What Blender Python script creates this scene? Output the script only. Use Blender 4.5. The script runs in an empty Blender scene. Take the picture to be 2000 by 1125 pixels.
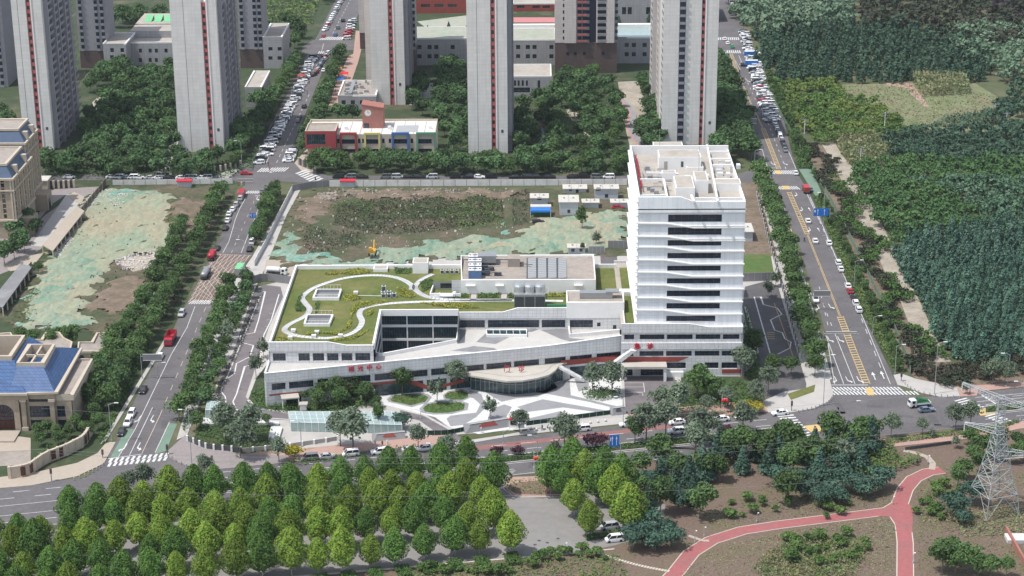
import bpy,math,random
import numpy as np
from mathutils import Vector
from mathutils.geometry import tessellate_polygon
R=math.radians
rnd=random.Random(7)
rng=np.random.default_rng(7)
SC=bpy.context.scene
COL=SC.collection
# ------------------------------------------------------------------ camera
H=215.0;F=3864.0
PITCH=R(19.8);YAW=R(.76);ROLL=R(.45)
cp,sp,cy,sy=math.cos(PITCH),math.sin(PITCH),math.cos(YAW),math.sin(YAW)
VF=Vector((-sy*cp,cy*cp,-sp));_r=Vector((cy,sy,0));_u=Vector((-sy*sp,cy*sp,cp))
VR=_r*math.cos(ROLL) - _u*math.sin(ROLL);VU=_r*math.sin(ROLL) + _u*math.cos(ROLL)
cd=bpy.data.cameras.new('camera');cam=bpy.data.objects.new('camera',cd);COL.objects.link(cam)
from mathutils import Matrix
cam.matrix_world=Matrix(((VR.x,VU.x,-VF.x,0),(VR.y,VU.y,-VF.y,0),(VR.z,VU.z,-VF.z,H),(0,0,0,1)))
cd.sensor_width=36;cd.lens=36*F/2000;cd.clip_start=1;cd.clip_end=20000
SC.camera=cam
# ------------------------------------------------------------------ light
SUN_EL,SUN_XY=R(65),(-.93,-.37)
w=bpy.data.worlds.new('World');SC.world=w;w.use_nodes=True
nt=w.node_tree;sky=nt.nodes.new('ShaderNodeTexSky');sky.sky_type='NISHITA';sky.sun_disc=False
sky.sun_elevation=SUN_EL;sky.sun_rotation=math.atan2(SUN_XY[0],SUN_XY[1]);sky.dust_density=1.5;sky.altitude=400
bg=nt.nodes['Background'];bg.inputs[1].default_value=.15
hs_=nt.nodes.new('ShaderNodeHueSaturation');hs_.inputs['Saturation'].default_value=.55;nt.links.new(sky.outputs[0],hs_.inputs['Color']);nt.links.new(hs_.outputs[0],bg.inputs[0])
sd=bpy.data.lights.new('sun','SUN');sd.energy=3.0;sd.angle=R(.53);sd.color=(1,.965,.91)
so=bpy.data.objects.new('sun',sd);COL.objects.link(so)
so.rotation_euler=Vector((SUN_XY[0]*math.cos(SUN_EL),SUN_XY[1]*math.cos(SUN_EL),math.sin(SUN_EL))).to_track_quat('Z','Y').to_euler()
so.location=(-100,300,400)
vs=SC.view_settings;vs.view_transform='Standard';vs.look='None';vs.exposure=.47;vs.gamma=1;vs.use_curve_mapping=False
SC.cycles.max_bounces=5;SC.cycles.diffuse_bounces=2;SC.cycles.glossy_bounces=2;SC.cycles.transmission_bounces=3;SC.cycles.transparent_max_bounces=6
SC.cycles.volume_bounces=0
# ------------------------------------------------------------------ photo ray -> place
def ray(px,py):
    return VF + VR*((px-1000)/F) + VU*((562.5-py)/F)
def P(px,py,z=0.0):
    d=ray(px,py);t=(z-H)/d.z;return (d.x*t,d.y*t,z)
def PY(px,py,Y):
    d=ray(px,py);t=Y/d.y;return (d.x*t,Y,H+d.z*t)
def PL(px,py,A,B):
    d=ray(px,py);nx,ny=-(B[1]-A[1]),B[0]-A[0]
    t=(nx*A[0]+ny*A[1])/(nx*d.x+ny*d.y);return (d.x*t,d.y*t,H+d.z*t)
# ------------------------------------------------------------------ materials
M={}
def mat(name,col,rough=.85,var=.12,scale=.4,col2=None,amt=.5,scale2=.06,metal=0,bump=0,trans=0,randobj=0,objcol=False,spec=.3,detail=4,stretch=None,sharp=.12):
    m=bpy.data.materials.new(name);m.use_nodes=True;t=m.node_tree;N=t.nodes;L=t.links
    b=N['Principled BSDF'];b.inputs['Roughness'].default_value=rough;b.inputs['Metallic'].default_value=metal
    b.inputs['Specular IOR Level'].default_value=spec
    tc=N.new('ShaderNodeTexCoord');vec=tc.outputs['Object']
    if stretch:
        mp=N.new('ShaderNodeMapping');mp.inputs['Scale'].default_value=stretch;L.new(vec,mp.inputs[0]);vec=mp.outputs[0]
    n1=N.new('ShaderNodeTexNoise');n1.inputs['Scale'].default_value=scale;n1.inputs['Detail'].default_value=detail;n1.inputs['Roughness'].default_value=.62
    L.new(vec,n1.inputs[0])
    base=N.new('ShaderNodeRGB');base.outputs[0].default_value=(*col,1);c=base.outputs[0]
    if objcol:
        oi=N.new('ShaderNodeObjectInfo');c=oi.outputs['Color']
    if col2:
        n2=N.new('ShaderNodeTexNoise');n2.inputs['Scale'].default_value=scale2;n2.inputs['Detail'].default_value=6;n2.inputs['Roughness'].default_value=.65;L.new(vec,n2.inputs[0])
        mr=N.new('ShaderNodeMapRange');mr.inputs[1].default_value=1-amt-sharp;mr.inputs[2].default_value=1-amt+sharp;L.new(n2.outputs[0],mr.inputs[0])
        mx=N.new('ShaderNodeMix');mx.data_type='RGBA';L.new(mr.outputs[0],mx.inputs[0]);L.new(c,mx.inputs[6]);mx.inputs[7].default_value=(*col2,1);c=mx.outputs[2]
    mr=N.new('ShaderNodeMapRange');mr.inputs[1].default_value=.25;mr.inputs[2].default_value=.75
    mr.inputs[3].default_value=1-var;mr.inputs[4].default_value=1+var;L.new(n1.outputs[0],mr.inputs[0]);v=mr.outputs[0]
    if randobj:
        oi=N.new('ShaderNodeObjectInfo');r2=N.new('ShaderNodeMapRange');r2.inputs[3].default_value=1-randobj;r2.inputs[4].default_value=1+randobj
        L.new(oi.outputs['Random'],r2.inputs[0]);mm=N.new('ShaderNodeMath');mm.operation='MULTIPLY';L.new(v,mm.inputs[0]);L.new(r2.outputs[0],mm.inputs[1]);v=mm.outputs[0]
    vm=N.new('ShaderNodeVectorMath');vm.operation='SCALE';L.new(c,vm.inputs[0]);L.new(v,vm.inputs['Scale']);c=vm.outputs[0]
    m['c']=0
    L.new(c,b.inputs['Base Color'])
    if bump:
        bp=N.new('ShaderNodeBump');bp.inputs['Strength'].default_value=bump;bp.inputs['Distance'].default_value=.3;L.new(n1.outputs[0],bp.inputs['Height']);L.new(bp.outputs[0],b.inputs['Normal'])
    if trans:
        tr=N.new('ShaderNodeBsdfTranslucent');L.new(c,tr.inputs[0]);ms=N.new('ShaderNodeMixShader');ms.inputs[0].default_value=trans
        L.new(b.outputs[0],ms.inputs[1]);L.new(tr.outputs[0],ms.inputs[2]);L.new(ms.outputs[0],N['Material Output'].inputs[0])
    M[name]=m;return m
def tiles(name,col,du,dz,dark=.55,lw=.07,rough=.6,var=.05,pan=.05,seamz=True):
    m=mat(name,col,rough,var,.25);t=m.node_tree;N=t.nodes;L=t.links
    b=N['Principled BSDF'];src=b.inputs['Base Color'].links[0].from_socket
    tc=N.new('ShaderNodeTexCoord');sx=N.new('ShaderNodeSeparateXYZ');L.new(tc.outputs['Object'],sx.inputs[0])
    def ma(op,a,bb=None,c=None):
        n=N.new('ShaderNodeMath');n.operation=op
        for i,q in enumerate((a,bb,c)):
            if q is None: continue
            if isinstance(q,(int,float)): n.inputs[i].default_value=q
            else: L.new(q,n.inputs[i])
        return n.outputs[0]
    u=ma('ADD',sx.outputs[0],sx.outputs[1])
    us=ma('DIVIDE',u,du);zs=ma('DIVIDE',sx.outputs[2],dz)
    fu=ma('LESS_THAN',ma('FRACT',us),lw/du);fz=ma('LESS_THAN',ma('FRACT',zs),lw/dz)
    ln=ma('MAXIMUM',fu,fz)
    wn=N.new('ShaderNodeTexWhiteNoise');wn.noise_dimensions='2D';cb=N.new('ShaderNodeCombineXYZ');L.new(ma('FLOOR',us),cb.inputs[0]);L.new(ma('FLOOR',zs),cb.inputs[1]);L.new(cb.outputs[0],wn.inputs[0])
    pv=ma('MULTIPLY_ADD',wn.outputs[0],pan*2,1-pan)
    cs=N.new('ShaderNodeCombineXYZ');L.new(ma('MULTIPLY',u,.9),cs.inputs[0]);L.new(ma('MULTIPLY',sx.outputs[2],.07),cs.inputs[2])
    sn=N.new('ShaderNodeTexNoise');sn.inputs['Scale'].default_value=1;sn.inputs['Detail'].default_value=5;L.new(cs.outputs[0],sn.inputs[0])
    pv=ma('MULTIPLY',pv,ma('MULTIPLY_ADD',sn.outputs[0],.30,.84))
    f=ma('MULTIPLY',pv,ma('SUBTRACT',1.0,ma('MULTIPLY',ln,1-dark)))
    vm=N.new('ShaderNodeVectorMath');vm.operation='SCALE';L.new(src,vm.inputs[0]);L.new(f,vm.inputs['Scale']);L.new(vm.outputs[0],b.inputs['Base Color'])
    return m
A_=mat
A_('asphalt',(.115,.109,.113),.9,.16,.9,(.148,.138,.14),.46,.09,detail=8)
A_('asphalt_plum',(.15,.135,.14),.9,.12,.4,(.185,.165,.17),.45,.07)
A_('asphalt_dark',(.1,.095,.098),.9,.15,.4,(.13,.125,.125),.4,.09)
A_('box_tint',(.15,.115,.105),.9,.12,.6)
A_('lot_concrete',(.24,.23,.22),.9,.09,.5,(.21,.2,.19),.42,.04)
A_('cream_paving',(.39,.335,.275),.85,.08,.8,(.38,.33,.275),.4,.1)
A_('pale_paving',(.43,.41,.385),.85,.08,.8,(.36,.345,.33),.4,.2)
A_('pink_paving',(.40,.26,.215),.85,.1,.9,(.34,.25,.22),.4,.2)
A_('mauve_paving',(.27,.235,.23),.85,.1,.9,(.22,.2,.2),.4,.3)
A_('white_stone',(.60,.60,.59),.7,.16,3.5,(.46,.46,.45),.38,1.)
A_('grey_stone',(.27,.27,.28),.7,.08,1.2,(.23,.23,.24),.4,.3)
A_('kerb_stone',(.45,.43,.41),.85,.1,.8)
A_('white_paint',(.62,.62,.61),.7,.15,.9,(.32,.32,.32),.38,1.6)
A_('yellow_paint',(.56,.40,.17),.7,.15,.9,(.36,.30,.2),.3,1.)
A_('cream_paint',(.50,.42,.33),.8,.2,.8)
A_('green_lane',(.16,.24,.18),.85,.1,.6,(.15,.19,.16),.4,.3)
A_('red_lane',(.25,.12,.11),.85,.12,.7,(.2,.13,.12),.4,.3)
A_('soil',(.20,.14,.105),.95,.2,.5,(.15,.115,.08),.44,.09,bump=.4)
A_('dry_ground',(.155,.112,.088),.95,.34,1.4,(.135,.118,.068),.42,.1,detail=8)
A_('far_ground',(.085,.10,.05),.95,.25,.1,(.16,.14,.09),.4,.02,bump=.3)
A_('garden_ground',(.045,.065,.03),.95,.25,.3,(.16,.13,.09),.35,.06)
A_('lawn',(.075,.13,.035),.95,.18,.4,(.11,.135,.045),.45,.12)
A_('roof_lawn',(.095,.125,.03),.95,.22,.6,(.165,.155,.055),.47,.09,detail=8)
A_('red_track',(.33,.115,.115),.9,.14,.9,(.27,.12,.115),.42,.15,detail=8)
A_('track_edge',(.5,.45,.38),.85,.1,.8)
A_('site_soil',(.36,.31,.22),.95,.2,.25,(.22,.18,.13),.45,.05,bump=.5)
A_('site_weeds',(.135,.105,.075),.95,.38,.6,(.065,.078,.038),.54,.07,bump=.7,detail=8)
A_('site_brown',(.19,.145,.11),.95,.3,.6,(.12,.10,.065),.45,.1,bump=.6)
A_('netting',(.27,.295,.215),.9,.28,.9,(.12,.235,.175),.46,.09,bump=.6,stretch=(1,.35,1),sharp=.14,detail=8)
A_('netting_teal',(.10,.25,.195),.85,.35,.8,(.26,.33,.27),.5,.25,bump=.4)
A_('netting_tan',(.31,.28,.195),.9,.26,.8,(.225,.29,.205),.48,.07,bump=.6,stretch=(1,.35,1),sharp=.14,detail=8)
A_('field_grass',(.17,.19,.10),.95,.2,.15,(.22,.17,.12),.42,.025)
A_('gravel_path',(.36,.32,.265),.95,.2,.8,(.26,.23,.18),.45,.15)
tiles('hospital_tile',(.66,.66,.66),1.2,.9,.62)
tiles('hospital_white',(.86,.875,.9),1.3,40,.86,.06,.45)
A_('trim_white',(.80,.79,.77),.6,.05,.5)
A_('roof_screed',(.40,.365,.32),.9,.12,.45,(.32,.29,.25),.42,.12)
A_('roof_stain',(.33,.29,.255),.9,.16,.5,(.25,.22,.195),.42,.09)
A_('terrace_grey',(.20,.20,.205),.8,.08,.4,(.28,.28,.285),.4,.15)
A_('terrace_white',(.48,.465,.44),.8,.08,.5,(.48,.43,.35),.32,.12)
A_('brick_red',(.30,.07,.055),.75,.1,.5)
A_('sign_red',(.55,.03,.05),.6,.05,.5)
A_('cream_panel',(.47,.44,.39),.6,.08,.3,(.42,.395,.35),.4,.2)
A_('dark_glass',(.022,.032,.052),.14,.45,.5,(.12,.145,.17),.36,.75,spec=.6,sharp=.08)
A_('teal_glass',(.022,.05,.058),.12,.4,.5,(.10,.15,.16),.38,.8,spec=.6,sharp=.08)
A_('dark_void',(.02,.02,.022),.9,.2,.5)
A_('frame_grey',(.07,.08,.095),.5,.05,1)
A_('metal_grey',(.33,.34,.35),.45,.08,.8,metal=.4)
A_('metal_white',(.72,.72,.72),.5,.06,.8)
A_('metal_dark',(.07,.075,.085),.5,.1,.8)
A_('steel_tank',(.5,.52,.53),.35,.05,.6,metal=.6)
A_('galvanised',(.36,.385,.395),.6,.12,.7,metal=.2)
tiles('tower_tile',(.70,.67,.64),2.4,1.5,.84,.10,.8,.04,.035)
tiles('tower_tile_warm',(.62,.56,.53),2.4,1.5,.84,.10,.8,.04,.035)
tiles('tower_brown',(.12,.085,.08),1.4,.8,.75,.07)
tiles('grey_tile',(.36,.355,.365),1.4,1.1,.72,.08,.8,.05,.05)
A_('tower_red',(.46,.14,.125),.8,.1,.4)
A_('tower_side',(.29,.28,.305),.8,.1,.4)
A_('tower_navy',(.035,.04,.07),.5,.1,.4)
A_('balcony_grey',(.27,.265,.29),.8,.1,.6)
A_('classic_stone',(.36,.295,.22),.85,.1,.5,(.30,.25,.19),.42,.15)
A_('classic_light',(.50,.43,.345),.85,.08,.5)
A_('classic_brown',(.15,.12,.10),.85,.1,.5)
A_('slate_blue',(.08,.115,.18),.6,.12,.6)
A_('door_wood',(.09,.035,.025),.6,.15,.8)
A_('school_red',(.34,.06,.065),.7,.06,.5)
A_('school_brick',(.34,.15,.12),.8,.12,.7)
A_('school_yellow',(.60,.54,.24),.7,.05,.5)
A_('school_blue',(.07,.16,.36),.7,.05,.5)
A_('school_green',(.14,.27,.19),.7,.05,.5)
A_('roof_green',(.33,.36,.29),.85,.12,.3,(.38,.36,.31),.45,.1)
A_('bright_green',(.18,.5,.25),.6,.1,.3)
A_('glass_canopy',(.30,.40,.39),.15,.1,.4,(.38,.46,.45),.4,.5,spec=.6)
A_('hedge_leaf',(0.082,0.154,0.04),.8,.35,.8,(0.054,0.108,0.036),.4,.3,trans=.15)
A_('roof_hedge',(0.315,0.315,0.053),.85,.35,.8,(0.128,0.195,0.045),.42,.5,trans=.15)
A_('bark',(.17,.145,.12),.95,.2,3)
A_('bark_pale',(.34,.32,.28),.95,.2,3)
A_('plane_leaf',(.165,.265,.04),.75,.4,.55,(.28,.36,.06),.42,.35,trans=.3,randobj=.35)
A_('plane_leaf_dark',(0.095,0.196,0.041),.75,.4,.55,(0.176,0.297,0.054),.40,.35,trans=.3,randobj=.2)
A_('street_leaf',(0.075,0.135,0.045),.8,.4,.6,(0.128,0.206,0.064),.42,.4,trans=.25,randobj=.3)
A_('garden_leaf',(0.066,0.129,0.051),.8,.4,.5,(0.117,0.195,0.07),.42,.3,trans=.22,randobj=.35)
A_('silver_leaf',(0.141,0.19,0.123),.8,.4,.6,(0.231,0.288,0.198),.42,.4,trans=.25,randobj=.25)
A_('conifer_leaf',(0.047,0.1,0.068),.8,.35,.7,(0.09,0.154,0.112),.42,.5,trans=.1,randobj=.25)
A_('purple_leaf',(.085,.035,.05),.8,.3,.8,trans=.2,randobj=.2)
A_('yellow_leaf',(0.39,0.36,0.045),.8,.3,.8,trans=.2)
A_('forest_blue',(0.09,0.178,0.124),.8,.35,.5,(0.172,0.282,0.213),.42,.16,trans=.2,randobj=.3)
A_('forest_green',(0.074,0.15,0.054),.8,.3,.5,(0.114,0.204,0.07),.42,.05,trans=.25)
A_('forest_dark',(0.055,0.107,0.068),.8,.3,.5,(0.078,0.137,0.081),.42,.08,trans=.15)
A_('forest_lime',(0.106,0.188,0.05),.8,.3,.5,(0.213,0.256,0.062),.42,.045,trans=.25)
A_('forest_pale',(0.138,0.215,0.132),.8,.35,.4,(0.198,0.275,0.182),.42,.08,trans=.2)
A_('forest_grey',(0.092,0.167,0.098),.8,.35,.4,(0.132,0.207,0.127),.42,.06,trans=.2)
A_('scrub_leaf',(.042,.058,.034),.85,.35,.5,(.075,.055,.042),.42,.12,trans=.12)
A_('reed',(0.225,0.262,0.128),.85,.35,.5,(0.33,0.277,0.165),.42,.1,trans=.2)
A_('weed_leaf',(0.112,0.188,0.053),.85,.4,.5,(0.21,0.255,0.083),.42,.2,trans=.2)
A_('tarp_purple',(.055,.035,.05),.9,.2,.1)
A_('car_paint',(.8,.8,.8),.25,.02,1,objcol=True,spec=.6)
A_('car_glass',(.02,.025,.03),.08,.05,1,spec=.7)
A_('tyre',(.02,.02,.02),.8,.1,1)
A_('lamp_white',(.75,.75,.72),.3,.02,1)
A_('lamp_red',(.45,.02,.02),.3,.02,1)
A_('sign_blue',(.02,.16,.55),.5,.04,1)
A_('tarp_blue',(.03,.17,.5),.6,.1,.6)
A_('tarp_green',(.03,.13,.06),.8,.15,.6)
A_('fence_green',(.015,.05,.035),.8,.1,.5)
A_('hoard_white',(.66,.64,.61),.8,.1,.5,(.52,.49,.46),.4,.4)
A_('hoard_grey',(.24,.235,.24),.8,.1,.4,(.19,.19,.2),.4,.2)
A_('shed_wall',(.47,.49,.52),.7,.06,.5)
A_('shed_roof',(.52,.50,.45),.8,.08,.4,(.55,.49,.42),.4,.3)
A_('orange',(.55,.2,.05),.6,.1,1)
A_('digger_yellow',(.55,.32,.05),.6,.1,1)
A_('truck_red',(.42,.03,.05),.4,.05,1)
A_('flag_red',(.6,.03,.04),.7,.05,1)
A_('pastel_red',(.50,.2,.2),.7,.05,1)
A_('cloth',(.1,.1,.1),.9,.1,3,objcol=True)
A_('skin',(.45,.28,.2),.7,.05,3)
A_('hair',(.02,.018,.016),.8,.1,3)
A_('rubble',(.36,.31,.26),.95,.35,1.5,(.55,.53,.5),.3,.8)
A_('cooling_blue',(.10,.17,.32),.5,.1,1)
A_('wire_grey',(.45,.45,.45),.6,.02,1)
# blue roof tiles : courses and seams
tiles('blue_tile',(.05,.11,.25),.9,.55,.62,.12,.5,.1,.14)
tiles('classic_tile',(.38,.31,.235),1.0,.5,.8,.05,.85,.08,.07)
def plaza_m():
    m=tiles('plaza_tile',(.2,.2,.2),1,1);return m
# ------------------------------------------------------------------ mesh building
def link(o,parent=None):
    COL.objects.link(o)
    if parent is not None: o.parent=parent
    return o
class MB:
    def __init__(s): s.v=[];s.f=[];s.m=[];s.cur=0
    def add(s,vs,fs):
        n=len(s.v);s.v += [tuple(p) for p in vs];s.f += [tuple(n+i for i in f) for f in fs];s.m += [s.cur]*len(fs);return s
    def box(s,x0,y0,z0,x1,y1,z1):
        x0,x1=min(x0,x1),max(x0,x1);y0,y1=min(y0,y1),max(y0,y1);z0,z1=min(z0,z1),max(z0,z1)
        return s.add([(x0,y0,z0),(x1,y0,z0),(x1,y1,z0),(x0,y1,z0),(x0,y0,z1),(x1,y0,z1),(x1,y1,z1),(x0,y1,z1)],
                     [(0,3,2,1),(4,5,6,7),(0,1,5,4),(1,2,6,5),(2,3,7,6),(3,0,4,7)])
    def obox(s,c,u,l,wd,z0,z1):   # box along direction u (2d), length l, width wd, centre c
        ux,uy=u;n=math.hypot(ux,uy);ux /= n;uy /= n;vx,vy=-uy,ux
        q=[(c[0]+a*ux*l/2+b*vx*wd/2,c[1]+a*uy*l/2+b*vy*wd/2) for a,b in ((-1,-1),(1,-1),(1,1),(-1,1))]
        return s.prism(q,z0,z1)
    def prism(s,poly,z0,z1,cap=True,bottom=False):
        poly=[(p[0],p[1]) for p in poly]
        if sum(poly[i-1][0]*poly[i][1]-poly[i][0]*poly[i-1][1] for i in range(len(poly))) < 0: poly=poly[::-1]
        n=len(poly);vs=[(x,y,z0) for x,y in poly]+[(x,y,z1) for x,y in poly]
        fs=[(i,(i+1) % n,n+(i+1) % n,n+i) for i in range(n)]
        if cap:
            if n == 4: fs.append((n,n+1,n+2,n+3))
            else:
                for t in tessellate_polygon([[Vector((x,y,0)) for x,y in poly]]):
                    a,b,c=t;A,B,C=poly[a],poly[b],poly[c]
                    if (B[0]-A[0])*(C[1]-A[1])-(B[1]-A[1])*(C[0]-A[0]) < 0: a,c=c,a
                    fs.append((n+a,n+b,n+c))
            if bottom and n == 4: fs.append((3,2,1,0))
        return s.add(vs,fs)
    def flat(s,poly,z):
        poly=[(p[0],p[1]) for p in poly];fs=[]
        for t in tessellate_polygon([[Vector((x,y,0)) for x,y in poly]]):
            a,b,c=t;A,B,C=poly[a],poly[b],poly[c]
            if (B[0]-A[0])*(C[1]-A[1])-(B[1]-A[1])*(C[0]-A[0]) < 0: a,c=c,a
            fs.append((a,b,c))
        return s.add([(x,y,z) for x,y in poly],fs)
    def strip(s,pts,wd,z0,z1=None,closed=False):   # ribbon (flat) or low wall along points
        pts=[Vector((p[0],p[1])) for p in pts];n=len(pts);Ls,Rs=[],[]
        for i in range(n):
            if closed: a,b=pts[i-1],pts[(i+1) % n]
            else: a,b=pts[max(0,i-1)],pts[min(n-1,i+1)]
            d=(b-a);d=d.normalized() if d.length > 1e-6 else Vector((1,0));nn=Vector((-d.y,d.x))
            if 0 < i < n-1 or closed:
                d1=(pts[i]-a).normalized();k=max(.5,abs(nn.dot(Vector((-d1.y,d1.x)))))
            else: k=1
            Ls.append(pts[i]+nn*wd/2/k);Rs.append(pts[i]-nn*wd/2/k)
        rg=range(n) if closed else range(n-1)
        for i in rg:
            j=(i+1) % n;q=[Rs[i],Rs[j],Ls[j],Ls[i]]
            if z1 is None: s.add([(p.x,p.y,z0) for p in q],[(0,1,2,3)])
            else:
                s.add([(p.x,p.y,z0) for p in q]+[(p.x,p.y,z1) for p in q],[(4,5,6,7),(0,1,5,4),(2,3,7,6),(1,2,6,5),(3,0,4,7)])
        return s
    def tube(s,a,b,r,n=6,r2=None):
        a,b=Vector(a),Vector(b);d=(b-a)
        if d.length < 1e-6: return s
        d.normalize();u=d.cross(Vector((0,0,1)));u=u.normalized() if u.length > 1e-3 else Vector((1,0,0));v=d.cross(u)
        r2=r if r2 is None else r2;vs=[]
        for k,(c,rr) in enumerate(((a,r),(b,r2))):
            for i in range(n):
                t=2*math.pi*i/n;p=c+(u*math.cos(t)+v*math.sin(t))*rr;vs.append(tuple(p))
        return s.add(vs,[(i,n+i,n+(i+1) % n,(i+1) % n) for i in range(n)]+[tuple(range(n)),tuple(reversed(range(n,2*n)))])
    def lathe(s,c,prof,n=12):   # prof [(r,z)]
        vs=[];k=len(prof)
        for r,z in prof:
            for i in range(n):
                t=2*math.pi*i/n;vs.append((c[0]+r*math.cos(t),c[1]+r*math.sin(t),c[2]+z))
        fs=[(a*n+i,a*n+(i+1) % n,(a+1)*n+(i+1) % n,(a+1)*n+i) for a in range(k-1) for i in range(n)]
        fs += [tuple(reversed(range(n))),tuple(range((k-1)*n,k*n))]
        return s.add(vs,fs)
    def mesh(s,name,mats,off=(0,0,0),smooth=False):
        me=bpy.data.meshes.new(name)
        me.from_pydata([(x-off[0],y-off[1],z-off[2]) for x,y,z in s.v],[],s.f)
        for m in (mats if isinstance(mats,(list,tuple)) else [mats]): me.materials.append(M[m] if isinstance(m,str) else m)
        if any(s.m): me.polygons.foreach_set('material_index',s.m)
        if smooth: me.polygons.foreach_set('use_smooth',[True]*len(me.polygons))
        me.update();return me
    def build(s,name,mats,parent=None,smooth=False):
        off=tuple(parent.get('_w',(0,0,0))) if parent is not None else (0,0,0)
        o=link(bpy.data.objects.new(name,s.mesh(name,mats,off,smooth)),parent)
        if parent is not None: o['_w']=off
        return o
SEEN={}
def tag(o,label,cat,group=None,kind=None):
    if label:
        n=len(label.split());
        if label in SEEN: print('DUP LABEL',label)
        if not 4 <= n <= 16: print('LABEL LEN',n,label)
        SEEN[label]=1;o['label']=label
    if cat: o['category']=cat
    if group: o['group']=group
    if kind: o['kind']=kind
    return o
def thing(name,label,cat,loc=(0,0,0),group=None,rz=0,kind=None):
    o=bpy.data.objects.new(name,None);link(o);o.location=loc;o.rotation_euler.z=rz;o.empty_display_size=.5
    o['_w']=tuple(loc);return tag(o,label,cat,group,kind)
def struct(o): o['kind']='structure';return o
def stuff(o): o['kind']='stuff';return o
ONES='zeroth first second third fourth fifth sixth seventh eighth ninth tenth eleventh twelfth thirteenth fourteenth fifteenth sixteenth seventeenth eighteenth nineteenth'.split()
TENS={2: 'twent',3: 'thirt',4: 'fort',5: 'fift',6: 'sixt',7: 'sevent',8: 'eight',9: 'ninet'}
def nth(n):
    if n < 20: return ONES[n]
    t,u=divmod(n,10)
    return TENS[t]+'ieth' if u == 0 else TENS[t]+'y-'+ONES[u]
def ground(name,px,z,m,world=False):
    b=MB();b.flat([P(*p) for p in px] if not world else px,z);return struct(b.build(name,m))
def slab(name,px,z0,z1,m):
    b=MB();b.prism([P(*p) for p in px],z0,z1);return struct(b.build(name,m))
# numpy quads mesh
def np_mesh(name,V,Fq,mname,parent=None):
    me=bpy.data.meshes.new(name);V=np.ascontiguousarray(V,dtype=np.float32).reshape(-1,3);Fq=np.ascontiguousarray(Fq,dtype=np.int32)
    k=Fq.shape[1];me.vertices.add(len(V));me.vertices.foreach_set('co',V.ravel());me.loops.add(Fq.size);me.loops.foreach_set('vertex_index',Fq.ravel())
    me.polygons.add(len(Fq));me.polygons.foreach_set('loop_start',np.arange(0,Fq.size,k,dtype=np.int32));me.polygons.foreach_set('loop_total',np.full(len(Fq),k,dtype=np.int32))
    me.materials.append(M[mname]);me.update(calc_edges=True);return me
def leaf_quads(C,Nn,size,rg,up=.0):
    """quads at centres C with normals leaning to Nn"""
    n=len(C);N3=Nn + rg.normal(0,.55,(n,3));N3 /= np.linalg.norm(N3,axis=1)[:,None]+1e-9
    T=np.cross(N3,rg.normal(0,1,(n,3)));T /= np.linalg.norm(T,axis=1)[:,None]+1e-9;B=np.cross(N3,T)
    s=(size*rg.uniform(.6,1.35,n))[:,None]*.5;a=rg.uniform(.6,1.,n)[:,None]
    V=np.stack([C-T*s-B*s*a,C+T*s*.7-B*s*a*.9,C+T*s+B*s*a,C-T*s*.7+B*s*a*.9],1)
    return V
def in_poly(pts,poly):
    x,y=pts[:,0],pts[:,1];ins=np.zeros(len(pts),bool);n=len(poly);j=n-1
    for i in range(n):
        xi,yi=poly[i][:2];xj,yj=poly[j][:2]
        c=((yi > y) != (yj > y)) & (x < (xj-xi)*(y-yi)/((yj-yi) if yj != yi else 1e-9)+xi);ins ^= c;j=i
    return ins
def poisson(poly,d,rg,jit=.38,rot=0.):
    P2=np.array([p[:2] for p in poly]);lo,hi=P2.min(0),P2.max(0)
    xs=np.arange(lo[0],hi[0],d);ys=np.arange(lo[1],hi[1],d*.87)
    G=np.array([(x+(k % 2)*d/2,y) for k,y in enumerate(ys) for x in xs])
    if not len(G): return G.reshape(0,2)
    G=G+rg.uniform(-jit,jit,G.shape)*d
    return G[in_poly(G,poly)]
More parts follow.
